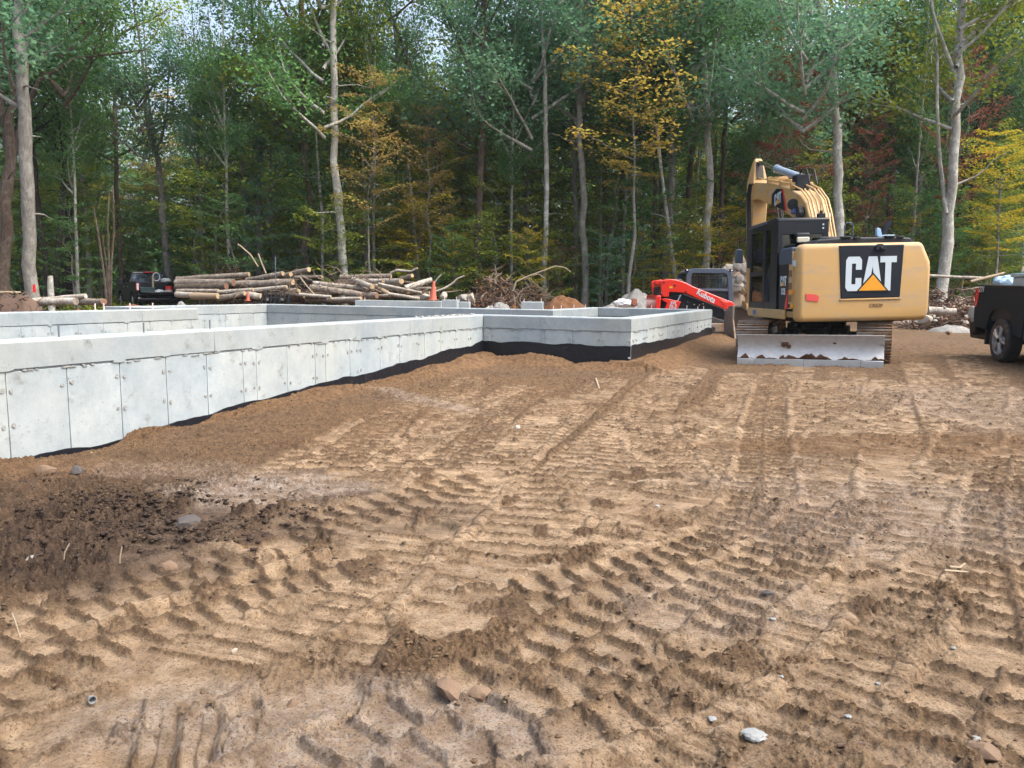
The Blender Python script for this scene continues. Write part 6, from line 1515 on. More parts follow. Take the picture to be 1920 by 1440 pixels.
logs = [
 (c7(428, 123), c7(810, 97), 26 * S7, 34, 'bark_log', 'cut_wood', .6, 'long straight log, topmost of the left stack beside the far pickup'),
 (c7(425, 142), c7(728, 140), 36 * S7, 33.4, 'bark_log', 'cut_wood_red', 1.0, 'thick log just under the topmost one of the left stack'),
 (c7(428, 167), c7(690, 160), 38 * S7, 32.8, 'bark_brown', 'cut_wood_red', 1.0, 'thick dark log in the middle row of the left stack'),
 (c7(430, 186), c7(648, 184), 22 * S7, 32.2, 'bark_log', 'cut_wood', .5, None),
 (c7(645, 191), c7(832, 177), 18 * S7, 31.4, 'bark_log_pale', 'cut_wood', .4, 'smooth pale slender log across the front of the left stack'),
 (c7(426, 203), c7(508, 206), 30 * S7, 32.0, 'bark_log_pale', 'cut_wood', .4, 'short pale log beside the far pickup rear'),
 (c7(505, 212), c7(645, 212), 36 * S7, 31.6, 'stripped_wood', 'cut_wood', .4, 'stripped tan log low in the left stack'),
 (c7(640, 222), c7(790, 200), 30 * S7, 31.4, 'bark_log', 'cut_wood', .5, None),
 (c7(805, 206), c7(876, 214), 34 * S7, 31, 'bark_log_pale', 'cut_wood', .3, 'stubby whitish log beside the small orange cone'),
 (c7(735, 150), c7(1042, 138), 38 * S7, 33.2, 'bark_log', 'cut_wood', 1.0, 'thick rough log in the middle of the left stack, over the blue-black rake'),
 (c7(800, 128), c7(990, 93), 27 * S7, 34, 'bark_log', 'cut_wood', 1.0, 'sloping log near the top of the stack, left of the bright sawn end'),
 (c7(985, 105), c7(1032, 97), 26 * S7, 33.6, 'bark_log', 'cut_wood', .4, None),
 (c7(1030, 98), c7(1128, 72), 27 * S7, 33.4, 'bark_log', 'cut_wood', .8, 'log with a bright round sawn end pointing up at the middle top of the pile'),
 (c7(1055, 114), c7(1196, 110), 20 * S7, 34.2, 'bark_log', 'cut_wood', .4, None),
 (c7(830, 182), c7(1010, 164), 22 * S7, 32.2, 'bark_log_pale', 'cut_wood', .5, None),
 (c7(700, 195), c7(900, 186), 26 * S7, 32.6, 'bark_brown', 'cut_wood', .5, None),
 (c7(1000, 180), c7(1075, 186), 26 * S7, 32.6, 'bark_log', 'cut_wood', .5, None),
 (c7(1010, 205), c7(1060, 208), 24 * S7, 32.2, 'bark_brown', 'cut_wood', .3, None),
 (c5(795, 160), c5(1172, 150), 36 * S5, 33.4, 'bark_log', 'cut_wood', .8, 'long log, topmost of the right part of the pile'),
 (c5(1170, 128), c5(1368, 92), 18 * S5, 33.8, 'bark_log_pale', 'cut_wood', .3, 'crooked pale branch log on top of the right part of the pile', [c5(1232, 100), c5(1308, 122)]),
 (c5(590, 205), c5(1002, 246), 38 * S5, 32.2, 'bark_log_pale', 'cut_wood_red', .9, 'long pale log lying above the thickest front log'),
 (c5(572, 236), c5(955, 292), 48 * S5, 31.2, 'bark_log', 'cut_wood_red', .7, 'thickest log across the front of the right part of the pile'),
 (c5(890, 178), c5(1032, 230), 42 * S5, 31.6, 'bark_log_pale', 'cut_wood', 1.3, 'short pale log with a tan sawn end facing the camera, mid pile'),
 (c5(955, 190), c5(1115, 186), 36 * S5, 32.6, 'bark_log_pale', 'cut_wood', .6, None),
 (c5(1105, 192), c5(1250, 190), 44 * S5, 32.2, 'bark_log_pale', 'cut_wood', 1.4, 'thick log with a large bright sawn end under the crooked branch log'),
 (c5(485, 289), c5(722, 306), 26 * S5, 30.8, 'bark_log_pale', 'cut_wood', .4, 'smooth greyish log at the bottom front, right of the rake'),
 (c5(700, 326), c5(948, 319), 28 * S5, 30.4, 'bark_log_pale', 'cut_wood', .9, 'low mossy log with a tan end at the bottom of the pile'),
 (c5(930, 292), c5(1066, 296), 50 * S5, 31.2, 'bark_log', 'cut_wood_red', .5, 'fat short log at the end of the thickest front log'),
 (c5(1058, 224), c5(1165, 292), 38 * S5, 31.4, 'stripped_wood', 'cut_wood', .5, 'reddish stripped log sloping down to the right, mid pile'),
 (c5(1080, 209), c5(1400, 276), 20 * S5, 31.2, 'bark_log_pale', 'cut_wood', .5, 'thin whitish pole sloping down to the right over the pile'),
 (c5(1158, 284), c5(1385, 322), 23 * S5, 30.6, 'bark_log_pale', 'cut_wood', .4, 'bent thin pole at the bottom right of the pile', [c5(1250, 300)]),
 (c5(1278, 242), c5(1476, 180), 42 * S5, 31.6, 'bark_log_pale', 'cut_wood', -.6, 'pale log rising to the right beside the tall orange cone'),
 (c5(1250, 172), c5(1332, 148), 34 * S5, 32.8, 'bark_log', 'cut_wood', .6, None),
 (c5(1230, 262), c5(1300, 268), 34 * S5, 31.8, 'stripped_wood', 'cut_wood', .6, None),
 (c5(1290, 250), c5(1510, 240), 22 * S5, 32.4, 'bark_log', 'cut_wood', .3, None),
 (c5(1280, 285), c5(1460, 275), 28 * S5, 32.0, 'bark_brown', 'cut_wood', .3, None),
 (c5(1060, 300), c5(1165, 296), 26 * S5, 31.0, 'bark_log', 'cut_wood', .4, None),
 (c5(1300, 305), c5(1410, 318), 24 * S5, 31.2, 'bark_log_pale', 'cut_wood', .3, None),
 (c5(520, 150), c5(660, 158), 24 * S5, 34.2, 'bark_brown', 'cut_wood', .3, None),
 (c5(560, 190), c5(640, 200), 30 * S5, 33.2, 'bark_dark', 'cut_wood', .3, None),
 (c5(700, 215), c5(930, 205), 30 * S5, 33.2, 'bark_brown', 'cut_wood', .3, None),
 (c5(1110, 180), c5(1340, 205), 28 * S5, 33.4, 'bark_brown', 'cut_wood', .3, None),
 (c5(440, 300), c5(520, 300), 30 * S5, 31.6, 'bark_brown', 'cut_wood', .3, None),
 (c5(770, 195), c5(880, 185), 30 * S5, 33.6, 'bark_brown', 'cut_wood', .3, None),
 (c5(1085, 255), c5(1260, 262), 32 * S5, 32.6, 'bark_dark', 'cut_wood', .3, None),
]
for k, L in enumerate(logs):
    a, b, d, D, m, cu, dz, lab = L[:8]
    log(a, b, d, D, m, cu, dz, lab, L[8] if len(L) > 8 else None, k)
# understorey of hidden-end logs that fill the stack behind the named ones
rs = random.Random(21)
for k in range(26):
    x = rs.uniform(345, 790); top = np.interp(x, [330, 450, 580, 640, 760, 830], [524, 512, 512, 528, 516, 540]); y = rs.uniform(top + 8, 566); w = rs.uniform(35, 75); x = max(x, 336 + w)
    log((x - w, y + rs.uniform(-3, 3)), (x + w, y + rs.uniform(-3, 3)), rs.uniform(7, 10), rs.uniform(33.6, 35.4), rs.choice(['bark_brown', 'bark_log', 'bark_dark']), 'cut_wood_red', .3, None, None, 300 + k)
LG2 = 'logs beside the uprooted stump'
log(c4(228, 300), c4(578, 270), 34 * S4, 28.5, 'bark_log_pale', 'bark_log_pale', .6, 'weathered pale log on top of the two by the uprooted stump', None, 60, LG2)
log(c4(235, 318), c4(512, 306), 52 * S4, 27.6, 'bark_log_pale', 'bark_log', .6, 'thick pale log lying low beside the uprooted stump', None, 61, LG2)
log(c4(540, 310), c4(700, 308), 46 * S4, 28, 'bark_log', 'cut_wood_red', 1.0, 'short log with a red brown sawn end left of the far pickup', None, 62, LG2)
LG3 = 'fallen poles on the brush right of the excavator'
log((1728, 516), (1850, 522), 5, 30, 'bark_log_pale', 'cut_wood', .3, 'long thin grey pole lying over the brush right of the excavator', None, 63, LG3)
log((1820, 528), (1882, 512), 5, 29.5, 'stripped_wood', 'cut_wood', -.3, 'thin tan pole crossing the brush above the near pickup', None, 64, LG3)
log((1740, 582), (1792, 584), 13, 27, 'bark_log_pale', 'bark_log_pale', .2, 'smooth pale log on the ground beside the yellow counterweight', None, 65, LG3)

# ------------------------------------------------------------------ brush and roots
def twigs(name, c, d, n, mat, label, cat, seed, lw=.02, leaf=None, nleaf=0, arch=.5, lsize=.12):
    rs = random.Random(seed); e = empty(name, c, (0, 0, 0), label, cat); q = MB()
    for k in range(n):
        u, v = rs.gauss(0, .42), rs.gauss(0, .42); hh = max(.08, 1 - (u * u + v * v) * 1.6)
        p = V3((u * d[0], v * d[1], rs.random() ** 1.3 * d[2] * hh)); a = rs.uniform(0, 6.28); L = rs.uniform(.25, .8) * min(d[0], 1.6)
        limb(q, p, (math.cos(a), math.sin(a) * .6, rs.uniform(-.3, .8)), L, lw * rs.uniform(.5, 1.5), rs, 4, -.3 * arch, 4, .3)
    q.build('twig_mass', mat, e)
    if leaf:
        g = np.random.default_rng(seed); u = g.normal(0, .42, (nleaf, 2)); hh = np.clip(1 - (u ** 2).sum(1) * 1.5, .1, 1)
        cen = np.stack([u[:, 0] * d[0], u[:, 1] * d[1], g.random(nleaf) * d[2] * hh], 1)
        me = leaf_mesh('dead_leaves', cen, lsize, .5, seed); me.materials.append(MATS[leaf]); o = bpy.data.objects.new('dead_leaves', me); COL.objects.link(o); o.parent = e
    return e
def mound(name, c, rx, ry, h, mat, label, cat, seed, rough=.12, rot=0.0, sharp=1.3, freq=2.2):
    nr, na = 26, 64; vs = [(0, 0, .82 * h)]; fs = []
    rr = np.linspace(0, 1, nr + 1)[1:]; aa = np.linspace(0, 2 * np.pi, na, endpoint=False)
    Rm, Am = np.meshgrid(rr, aa, indexing='ij'); wob = 1 + .35 * (vnoise(np.cos(Am) * 1.6 + seed, np.sin(Am) * 1.6, seed) - .5)
    X = Rm * np.cos(Am) * rx * wob; Y = Rm * np.sin(Am) * ry * wob
    Z = .82 * h * np.maximum(0, 1 - Rm ** sharp) * (1 + .6 * (fbm(X * .8 + seed, Y * .8, 3, seed) - .5)) + rough * h * (fbm(X * freq * 2, Y * freq * 2, 4, seed + 1) - .5) * (1 - Rm * .5) - .10 * (Rm > .97)
    vs[0] = (0, 0, float(Z[0].mean())); vs += [(float(x), float(y), float(z)) for x, y, z in zip(X.ravel(), Y.ravel(), Z.ravel())]
    for j in range(na): fs.append((0, 1 + j, 1 + (j + 1) % na))
    for i in range(nr - 1):
        for j in range(na):
            a, b = 1 + i * na + j, 1 + i * na + (j + 1) % na; fs.append((a, a + na, b + na, b))
    q = MB(); q.add(vs, fs); o = q.build(name, mat, angle=180); o.location = (c[0], c[1], gz(c[0], c[1]) - .03); o.rotation_euler.z = rot
    return tag(o, label, cat)
def rock(c, d, mat, label, seed, name='boulder', cat='boulder', group=None, sub=3, rot=0):
    bm = bmesh.new(); bmesh.ops.create_icosphere(bm, subdivisions=sub, radius=.5); rs = random.Random(seed)
    pl = [(V3((rs.gauss(0, 1), rs.gauss(0, 1), rs.gauss(0, 1))).normalized(), rs.uniform(.27, .43)) for _ in range(15)]
    for v in bm.verts:
        for n, dd in pl:
            k = v.co.dot(n) - dd
            if k > 0: v.co -= n * k * .85
        v.co = V3((v.co.x * d[0], v.co.y * d[1], v.co.z * d[2])) * (1 + rs.uniform(-.02, .02))
    me = bpy.data.meshes.new(name); bm.to_mesh(me); bm.free(); me.shade_smooth(); me.set_sharp_from_angle(angle=R(22)); me.materials.append(MATS[mat])
    o = bpy.data.objects.new(name, me); COL.objects.link(o); o.location = c; o.rotation_euler.z = rot
    return tag(o, label, cat, group)
mk('stone_grey', hexc(138, 134, 128), .9, var=.25, scale=5, bump=.5, bscale=12)
mk('stone_pale', hexc(156, 148, 136), .9, var=.22, scale=5, bump=.5, bscale=12)
mk('stone_brown', hexc(112, 92, 74), .9, var=.25, scale=9, bump=.6, bscale=20)
mk('stone_dark', hexc(70, 66, 64), .85, var=.25, scale=9, bump=.6, bscale=20)
mk('pale_spoil', hexc(148, 130, 114), .95, var=.3, scale=3, bump=.8, bscale=9, dirt=(hexc(108, 88, 70), .55, 2.2))

def base_at(px, D, drop=0.0):
    p = at_y(px, 560, D); return V3((p.x, D, gz(p.x, D) - drop))
c = base_at(28, 27); e = twigs('root_wad', c, (1.15, .7, 1.25), 230, 'root_brown', 'uprooted stump, a brown tangle of roots, under the big grey trunk', 'stump', 31, .035, None, 0, .6)
q = MB(); q.loft([[V3((.9 * r * math.cos(a), .5 * r * math.sin(a), z + .12 * math.sin(a * 5))) for a in np.linspace(0, 6.283, 15)[:-1]] for r, z in ((1.1, 0), (1.05, .3), (.8, .75), (.4, 1.0))]); q.build('root_core', 'root_brown', e)
# stump tag, birch stump and pallet lid
e = empty('broken_stump', base_at(96, 31), (0, 0, 0), 'small pale jagged birch stump between black trunks', 'stump')
q = MB(); q.loft([[V3((.13 * math.cos(a), .13 * math.sin(a), 0)) for a in np.linspace(0, 6.283, 10)[:-1]], [V3((.11 * math.cos(a), .11 * math.sin(a), 1.55 + .22 * math.sin(a * 3))) for a in np.linspace(0, 6.283, 10)[:-1]]]); q.build('stump_body', 'bark_pale', e)
p = at_y(64, 541, 26.6); e = empty('marker_ribbon', p, (0, 0, 0), 'pink survey ribbon tied at the foot of the big grey trunk', 'ribbon')
q = MB(); q.prism([(-.05, -.12), (.06, -.14), (.04, .15), (-.04, .13)], 'y', -.01, .01); q.build('ribbon_tail', 'red_decal', e)
p = at_y(16, 549, 28.5); e = empty('board', p, (0, 0, R(8)), 'pale board lying over the brush at the left edge', 'board')
q = MB(); q.bx(-.34, .34, -.2, .2, 0, .06); q.build('board_body', 'pallet_wood', e, bevel=.008)
twigs('brush_pile', base_at(440, 36), (2.4, 1.2, 2.6), 190, 'root_brown', 'dark tangle of branches behind the left log stack', 'brush pile', 32, .03, 'leaf_brown', 700)
twigs('brush_pile', base_at(560, 35), (1.6, 1.0, 2.2), 120, 'dead_twig', 'bare twigs sticking up behind the middle of the log pile', 'brush pile', 33, .025, 'leaf_brown', 250)
twigs('brush_pile', at_y(640, 548, 31.6), (4.2, .6, 1.0), 120, 'dead_twig', 'loose grey slash twigs strewn over the front of the log pile', 'brush pile', 41, .018)
twigs('brush_pile', base_at(925, 33), (1.9, 1.1, 2.3), 240, 'dead_twig', 'grey tangle of stumps and dead leaves left of the brown dirt pile', 'brush pile', 34, .03, 'leaf_brown', 1100)
twigs('brush_pile', base_at(1000, 34), (1.5, 1.1, 1.7), 170, 'dead_twig', 'reddish dead brush close behind the brown dirt pile', 'brush pile', 35, .025, 'leaf_brown', 800)
twigs('brush_pile', base_at(1230, 37), (3.2, 1.0, 1.6), 150, 'dead_twig', 'dark thin brush behind the gravel heap', 'brush pile', 36, .02, 'leaf_brown', 500)
twigs('brush_pile', base_at(1768, 28.5), (1.3, 1.0, 1.5), 330, 'root_brown', 'dense grey brown root brush beside the yellow counterweight', 'brush pile', 37, .028, 'leaf_brown', 500)
twigs('brush_pile', base_at(1846, 29), (1.5, 1.1, 1.6), 260, 'dead_twig', 'brush heap thick with brown leaves behind the near pickup', 'brush pile', 38, .03, 'leaf_brown', 2200)
twigs('brush_pile', base_at(1925, 31), (1.2, 1.1, 2.2), 120, 'dead_twig', 'leafy brown brush at the right edge above the near pickup', 'brush pile', 39, .03, 'leaf_brown', 900)
twigs('brush_pile', base_at(1718, 33), (1.6, 1.0, 1.0), 130, 'dead_twig', 'low brush behind the engine side of the excavator', 'brush pile', 40, .03, 'leaf_brown', 700)
# bent bare branch arching over the dirt pile, and the dead limb by the cone
e = empty('bare_branch', base_at(1000, 31), (0, 0, 0), 'long bare branch arching over the left slope of the brown dirt pile', 'branch')
q = MB(); o0 = base_at(1000, 31)
for pth, r in (([(962, 545), (968, 528), (990, 518), (1020, 507), (1042, 499), (1060, 502), (1070, 510)], .035), ([(995, 517), (1010, 514), (1022, 522)], .025), ([(962, 545), (966, 530), (975, 522)], .03)):
    q.tube([at_y(x, y, 31) - o0 for x, y in pth], [r * (1 - .6 * i / len(pth)) for i in range(len(pth))], 6)
q.build('branch_body', 'bone_stick', e)
e = empty('bare_branch', base_at(850, 30.5), (0, 0, 0), 'curved dead limb reaching up right of the tall orange cone', 'branch')
q = MB(); o0 = base_at(850, 30.5)
for pth, r in (([(818, 546), (835, 540), (850, 530), (858, 522), (871, 517)], .05), ([(815, 530), (822, 520), (828, 514)], .03)):
    q.tube([at_y(x, y, 30.5) - o0 for x, y in pth], [r * (1 - .5 * i / len(pth)) for i in range(len(pth))], 6)
q.build('branch_body', 'bark_log_pale', e)
# clump of thin grey stems left of the far pickup, poles standing in the logs
e = empty('stem_clump', base_at(203, 34), (0, 0, 0), 'clump of thin grey stems just left of the far pickup', 'tree')
q = MB(); o0 = base_at(203, 34)
for pth, r in (([(201, 575), (196, 520), (186, 450), (176, 390)], .06), ([(205, 575), (205, 500), (202, 420), (205, 360)], .055), ([(208, 575), (209, 500), (214, 430), (212, 350)], .05), ([(203, 560), (200, 500), (192, 440)], .04)):
    q.tube([at_y(x, y, 34) - o0 for x, y in pth], [r * (1 - .6 * i / len(pth)) for i in range(len(pth))], 6)
q.build('trunk', 'bark_brown', e)
for k, (pth, lab) in enumerate((([(484, 500), (470, 478), (452, 462), (446, 458)], 'thin bare branch leaning left out of the log pile'), ([(499, 513), (490, 492), (484, 475)], 'short bare stick leaning left out of the log pile'), ([(563, 520), (575, 536), (589, 552)], 'pale split branch hanging down the front of the log pile'), ([(517, 562), (517, 520), (516, 480)], 'thin straight rod standing in front of the log pile'))):
    c = at_y(*pth[0], 31.2); q = MB(); q.tube([at_y(x, y, 31.2) - c for x, y in pth], [.03 if k < 3 else .018] * len(pth), 6); o = q.build('bare_branch' if k < 3 else 'steel_rod', 'bone_stick' if k < 3 else 'bolt_steel'); o.location = c; tag(o, lab, 'branch' if k < 3 else 'rod')
# ------------------------------------------------------------------ spoil heaps and boulders
def heap_for(px0, px1, pytop, D, ry, *a, **k):
    x0, x1 = at_y(px0, 560, D).x, at_y(px1, 560, D).x; xc = (x0 + x1) / 2; zt = at_y((px0 + px1) / 2, pytop, D).z
    return mound(a[0], (xc, D), (x1 - x0) / 2, ry, zt - gz(xc, D), *a[1:], **k)
heap_for(985, 1130, 540, 28.5, 1.8, 'dirt_pile', 'fill_dirt', 'large brown dirt pile behind the foundation, left of the grey gravel', 'dirt pile', 51, rough=.2, sharp=1.6)
heap_for(938, 990, 567, 26.5, .7, 'dirt_pile', 'fill_dirt', 'small dirt heap against the left side of the low concrete block', 'dirt pile', 52, rough=.2)
heap_for(1060, 1330, 546, 31.5, 2.0, 'gravel_heap', 'grey_gravel', 'long low heap of pale grey gravel between dirt pile and red loader', 'gravel', 53, rough=.5, sharp=1.6, freq=1.2)
heap_for(1140, 1280, 556, 29.8, 1.2, 'gravel_heap', 'grey_gravel', 'smaller grey gravel mound just left of the red loader', 'gravel', 57, rough=.6, sharp=1.4, freq=1.4)
heap_for(185, 312, 561, 26.5, 1.0, 'dirt_pile', 'fill_dirt', 'low brown dirt heap in front of the far pickup', 'dirt pile', 54, rough=.2, sharp=1.5)
heap_for(126, 165, 568, 26, .6, 'dirt_pile', 'fill_dirt', 'small dirt cone in front of the pale logs at left', 'dirt pile', 55, rough=.2)
heap_for(700, 745, 562, 26.5, .8, 'dirt_pile', 'fill_dirt', 'tiny dirt mound on the far wall, nearest the tall orange cone', 'dirt pile', 56, rough=.2)
heap_for(630, 670, 563, 26.5, .8, 'dirt_pile', 'fill_dirt', 'tiny dirt mound in front of the low log with a tan end', 'dirt pile', 58, rough=.2)
heap_for(486, 516, 561, 26.5, .6, 'dirt_pile', 'fill_dirt', 'tiny dirt mound between the small orange cone and the rake', 'dirt pile', 59, rough=.2)
heap_for(290, 385, 565, 25.5, .8, 'gravel_heap', 'grey_gravel', 'thin strip of whitish gravel behind the far foundation corner', 'gravel', 60, rough=.5)
heap_for(880, 990, 562, 28.6, 1.0, 'gravel_heap', 'grey_gravel', 'flat grey gravel spread between the boulders and the brown dirt pile', 'gravel', 65, rough=.6, sharp=2)
heap_for(1310, 1460, 490, 33, 1.4, 'spoil_heap', 'pale_spoil', 'tall pale rubble mound behind the loader cab', 'rubble', 61, rough=1.1, sharp=2.2, freq=1.6)
heap_for(1690, 1960, 548, 31, 2.2, 'spoil_heap', 'pale_spoil', 'long rubble bank under the brush right of the excavator', 'rubble', 62, rough=.6, sharp=1.6, freq=1.4)
heap_for(1745, 1830, 604, 24.5, .8, 'gravel_heap', 'grey_gravel', 'flat patch of white grit on the dirt left of the near pickup', 'gravel', 63, rough=.4, sharp=2)
def rock_px(px, py, w, h, D, mat, label, seed):
    p = at_y(px, py, D); k = D / FPX; rock(p, (w * k * 1.15, w * k, h * k * 1.2), mat, label, seed, rot=seed)
rock_px(1232, 537, 24, 20, 30, 'stone_grey', 'grey boulder on the gravel heap touching the red loader arm', 1)
rock_px(1735, 601, 26, 18, 24, 'stone_pale', 'rounded pale boulder on the ground right under the counterweight corner', 2)
rock_px(1829, 590, 26, 30, 21, 'stone_grey', 'big boulder tucked behind the near pickup tail', 3)
rock_px(798, 557, 24, 14, 28.4, 'stone_pale', 'pale boulder left of the tall orange cone', 4)
rock_px(868, 560, 24, 20, 28.4, 'stone_grey', 'grey boulder just right of the concrete slab end', 5)
rock_px(882, 558, 18, 18, 28.0, 'stone_pale', 'cream boulder beside the grey one, right of the orange cone', 6)
rock_px(832, 555, 16, 14, 29, 'stone_pale', 'whitish boulder right behind the tall orange cone', 7)
rock_px(1779, 624, 14, 8, 20.5, 'stone_brown', 'small brown rock lying on the open dirt left of the near pickup', 8)
rs = random.Random(19)
for k in range(14):
    px = rs.uniform(1345, 1400); yy = rs.uniform(500, 552); rock_px(px, yy, rs.uniform(14, 30), rs.uniform(12, 24), 31.4 + rs.random() * .4, rs.choice(['stone_grey', 'stone_pale', 'stone_pale']), 'pale stone stacked on the rubble mound behind the loader cab', 120 + k)
for o in list(COL.objects):
    if o.get('label', '').startswith('pale stone stacked'): o['group'] = 'stones of the rubble mound'
rs = random.Random(9)
for k in range(16):
    px = rs.uniform(1700, 1840); rock_px(px, rs.uniform(590, 606), rs.uniform(5, 11), rs.uniform(4, 8), rs.uniform(23, 27), rs.choice(['stone_grey', 'stone_pale', 'stone_brown']), 'small stone scattered at the foot of the rubble bank', 20 + k)
for o in list(COL.objects):
    if o.name.startswith('boulder') and o.get('label', '').startswith('small stone scattered'): o['group'] = 'small stones at the rubble bank'; o['category'] = 'stone'; 
# ------------------------------------------------------------------ concrete pieces behind the far wall
def block_px(px0, px1, py0, D, depth, name, label, cat):
    a, b = at_y(px0, py0, D), at_y(px1, py0, D); g = gz(a.x, D); e = empty(name, ((a.x + b.x) / 2, D, g), (0, 0, R(-4)), label, cat)
    w = (b.x - a.x) / 2; q = MB(); q.bx(-w, w, 0, depth, -.1, a.z - g); q.build('block_body', 'concrete', e, bevel=.012)
    for x in (-w * .8, w * .8):
        q = MB(); q.cyl((x, depth * .5, a.z - g + .05), 'z', .012, .12, 8); q.build('anchor_bolt', 'rod_pink', e)
block_px(977, 1018, 566, 25.5, .9, 'concrete_block', 'square concrete pier with two bolts in front of the brown dirt pile', 'concrete block')
block_px(828, 857, 562, 26.4, .5, 'concrete_block', 'concrete wall end standing right of the tall orange cone', 'concrete block')
block_px(664, 828, 563, 27.4, .4, 'low_wall', 'low concrete wall in front of the right part of the log pile', 'wall')
block_px(857, 880, 566, 27, .4, 'concrete_block', 'small pale concrete stub beside the grey boulder', 'concrete block')
# white bag and brown block beside the gravel
p = at_y(1170, 569, 27.5); crumple('plastic_bag', p, (.75, .4, .32), 'plastic_white', 'white bag lying on the ground in front of the gravel heap', 'bag', 8)
p = at_y(1189, 568, 27.4); rock(p, (.36, .34, .36), 'rust_red', 'brown block beside the white bag at the gravel heap', 77, 'brown_block', 'block', None, 2)
p = at_y(1886, 527, 27.5); crumple('blue_tarp', p, (.85, .5, .45), 'plastic_blue', 'crumpled pale blue tarp on the brush above the near pickup', 'tarp', 9)
p = at_y(860, 561, 27.2)
# ------------------------------------------------------------------ cones
def cone(px, py_top, py_bot, D, label):
    t_, b_ = at_y(px, py_top, D), at_y(px, py_bot, D); h = t_.z - b_.z; e = empty('traffic_cone', b_, (0, R(2), 0), label, 'traffic cone', 'orange cones by the log pile')
    q = MB(); q.lathe([(.0, h), (.05 * h, h), (.065 * h, h * .95), (.20 * h, .06 * h), (.21 * h, .04 * h)], (0, 0, 0), 'z', 20); q.build('cone_body', 'cone_orange', e)
    q = MB(); q.bx(-.27 * h, .27 * h, -.27 * h, .27 * h, -.0, .045 * h); q.build('cone_base', 'cone_orange', e, bevel=.01)
    q = MB(); q.lathe([(.135 * h, .45 * h), (.095 * h, .72 * h)], (0, 0, 0), 'z', 20); q.build('cone_band', 'cone_orange' if h > .6 else 'plastic_white', e).scale = (1.03, 1.03, 1)
cone(812, 527, 563, 26.9, 'tall faded orange cone standing by the concrete wall end')
cone(465, 546, 564, 26.0, 'small faded orange cone in front of the left log stack')
# ------------------------------------------------------------------ blue-black rake attachment in front of the logs
p0, p1 = at_y(490, 562, 29.6), at_y(545, 562, 29.6)
e = empty('rake_attachment', ((p0.x + p1.x) / 2, 29.6, gz(p0.x, 29.6)), (0, 0, 0), 'blue black steel rake attachment with upright tines in front of the logs', 'attachment')
w = (p1.x - p0.x) / 2; zt = at_y(517, 544, 29.6).z - gz(p0.x, 29.6)
q = MB(); q.bx(-w, w, -.08, .08, zt - .42, zt - .28); q.bx(-w, w, -.06, .06, zt - .9, zt - .78); q.build('cross_beam', 'truck_black', e, bevel=.01)
for k in range(7):
    x = -w + .06 + k * (2 * w - .12) / 6; q = MB(); q.prism([(-.1, .0), (.06, .0), (.05, zt * .7), (.02, zt - (.0 if k % 2 else .12)), (-.05, zt - (.0 if k % 2 else .12)), (-.14, zt * .6)], 'x', x - .025, x + .025); q.build('tine', 'truck_black', e, bevel=.006)
for x in (-w * .5, w * .5):
    q = MB(); q.cyl((x, -.12, zt - .35), 'y', .06, .06, 12); q.build('hose_coupling', 'chrome', e)
# ------------------------------------------------------------------ small things on the open dirt
def surf_z(x, y):
    d = (GX - x) ** 2 + (GY - y) ** 2; return float(GZ[int(np.argmin(d))])
def on_dirt(px, py):
    z = 0.0
    for _ in range(3):
        p = at_z(px, py, z); z = surf_z(p.x, p.y)
    return V3((p.x, p.y, z))
def stone_px(px, py, w, h, mat, label, seed, cat='stone'):
    p = on_dirt(px, py); k = (p - ORI).length / FPX; p.z += h * k * .05
    rock(p, (w * k * 1.1, w * k * .8, h * k * 1.2), mat, label, seed, 'stone', cat, None, 2, seed)
stone_px(316, 1051, 40, 26, 'stone_brown', 'rounded brown stone at the edge of the dark topsoil, left of centre', 101)
stone_px(352, 986, 62, 22, 'stone_dark', 'flat dark stone half buried in the dark topsoil', 102)
stone_px(228, 934, 26, 14, 'stone_grey', 'grey stone left of the pale clay patch', 103)
stone_px(88, 886, 40, 26, 'stone_brown', 'brown lump of rock near the foot of the left wall', 104)
stone_px(60, 1050, 30, 16, 'stone_grey', 'pale flat stone on the dark topsoil at the left edge', 105)
stone_px(145, 890, 26, 20, 'stone_dark', 'dark lump of rock between the wall and the topsoil', 106)
stone_px(1438, 1113, 26, 12, 'stone_dark', 'small slate grey stone right of the curved track print', 107)
stone_px(548, 1322, 22, 18, 'stone_brown', 'small brown stone at the lower left among the pad prints', 108)
stone_px(843, 1290, 60, 30, 'stone_brown', 'split brown clod in the middle of the foreground', 109)
stone_px(900, 1300, 46, 26, 'stone_brown', 'flat brown clod beside the split one in the foreground', 110)
stone_px(440, 1215, 14, 9, 'stone_pale', 'small white stone in the left foreground', 111)
stone_px(1843, 1200 + 210, 50, 20, 'stone_brown', 'broad flat clod near the bottom right corner', 112)
stone_px(970, 803, 14, 12, 'stone_pale', 'white chip of stone in the middle distance', 113)
stone_px(1232, 950, 16, 8, 'stone_grey', 'grey chip of stone right of centre', 114)
def chunk(px, py, w, h, mat, label, seed, cat):
    p = on_dirt(px, py); k = (p - ORI).length / FPX; p.z += h * k * .15
    crumple('paper_scrap', p, (w * k * (.75 if w > 40 else .55), w * k * (.7 if w > 40 else .5), h * k * .4), mat, label, cat, seed)
chunk(1415, 1384, 54, 36, 'paper_white', 'crumpled white paper scrap in the lower right foreground', 11, 'paper')
chunk(1335, 1360, 26, 16, 'paper_white', 'small white scrap left of the big crumpled paper', 12, 'paper')
chunk(1590, 1348, 20, 12, 'paper_white', 'small white scrap right of the big crumpled paper', 13, 'paper')
chunk(1448, 1176, 20, 8, 'paper_white', 'thin white scrap in the right middle ground', 14, 'paper')
chunk(1465, 1266, 14, 10, 'paper_white', 'white speck of paper above the big crumpled paper', 15, 'paper')
chunk(1645, 1283, 14, 10, 'paper_white', 'white speck of paper right of the right foreground bars', 16, 'paper')
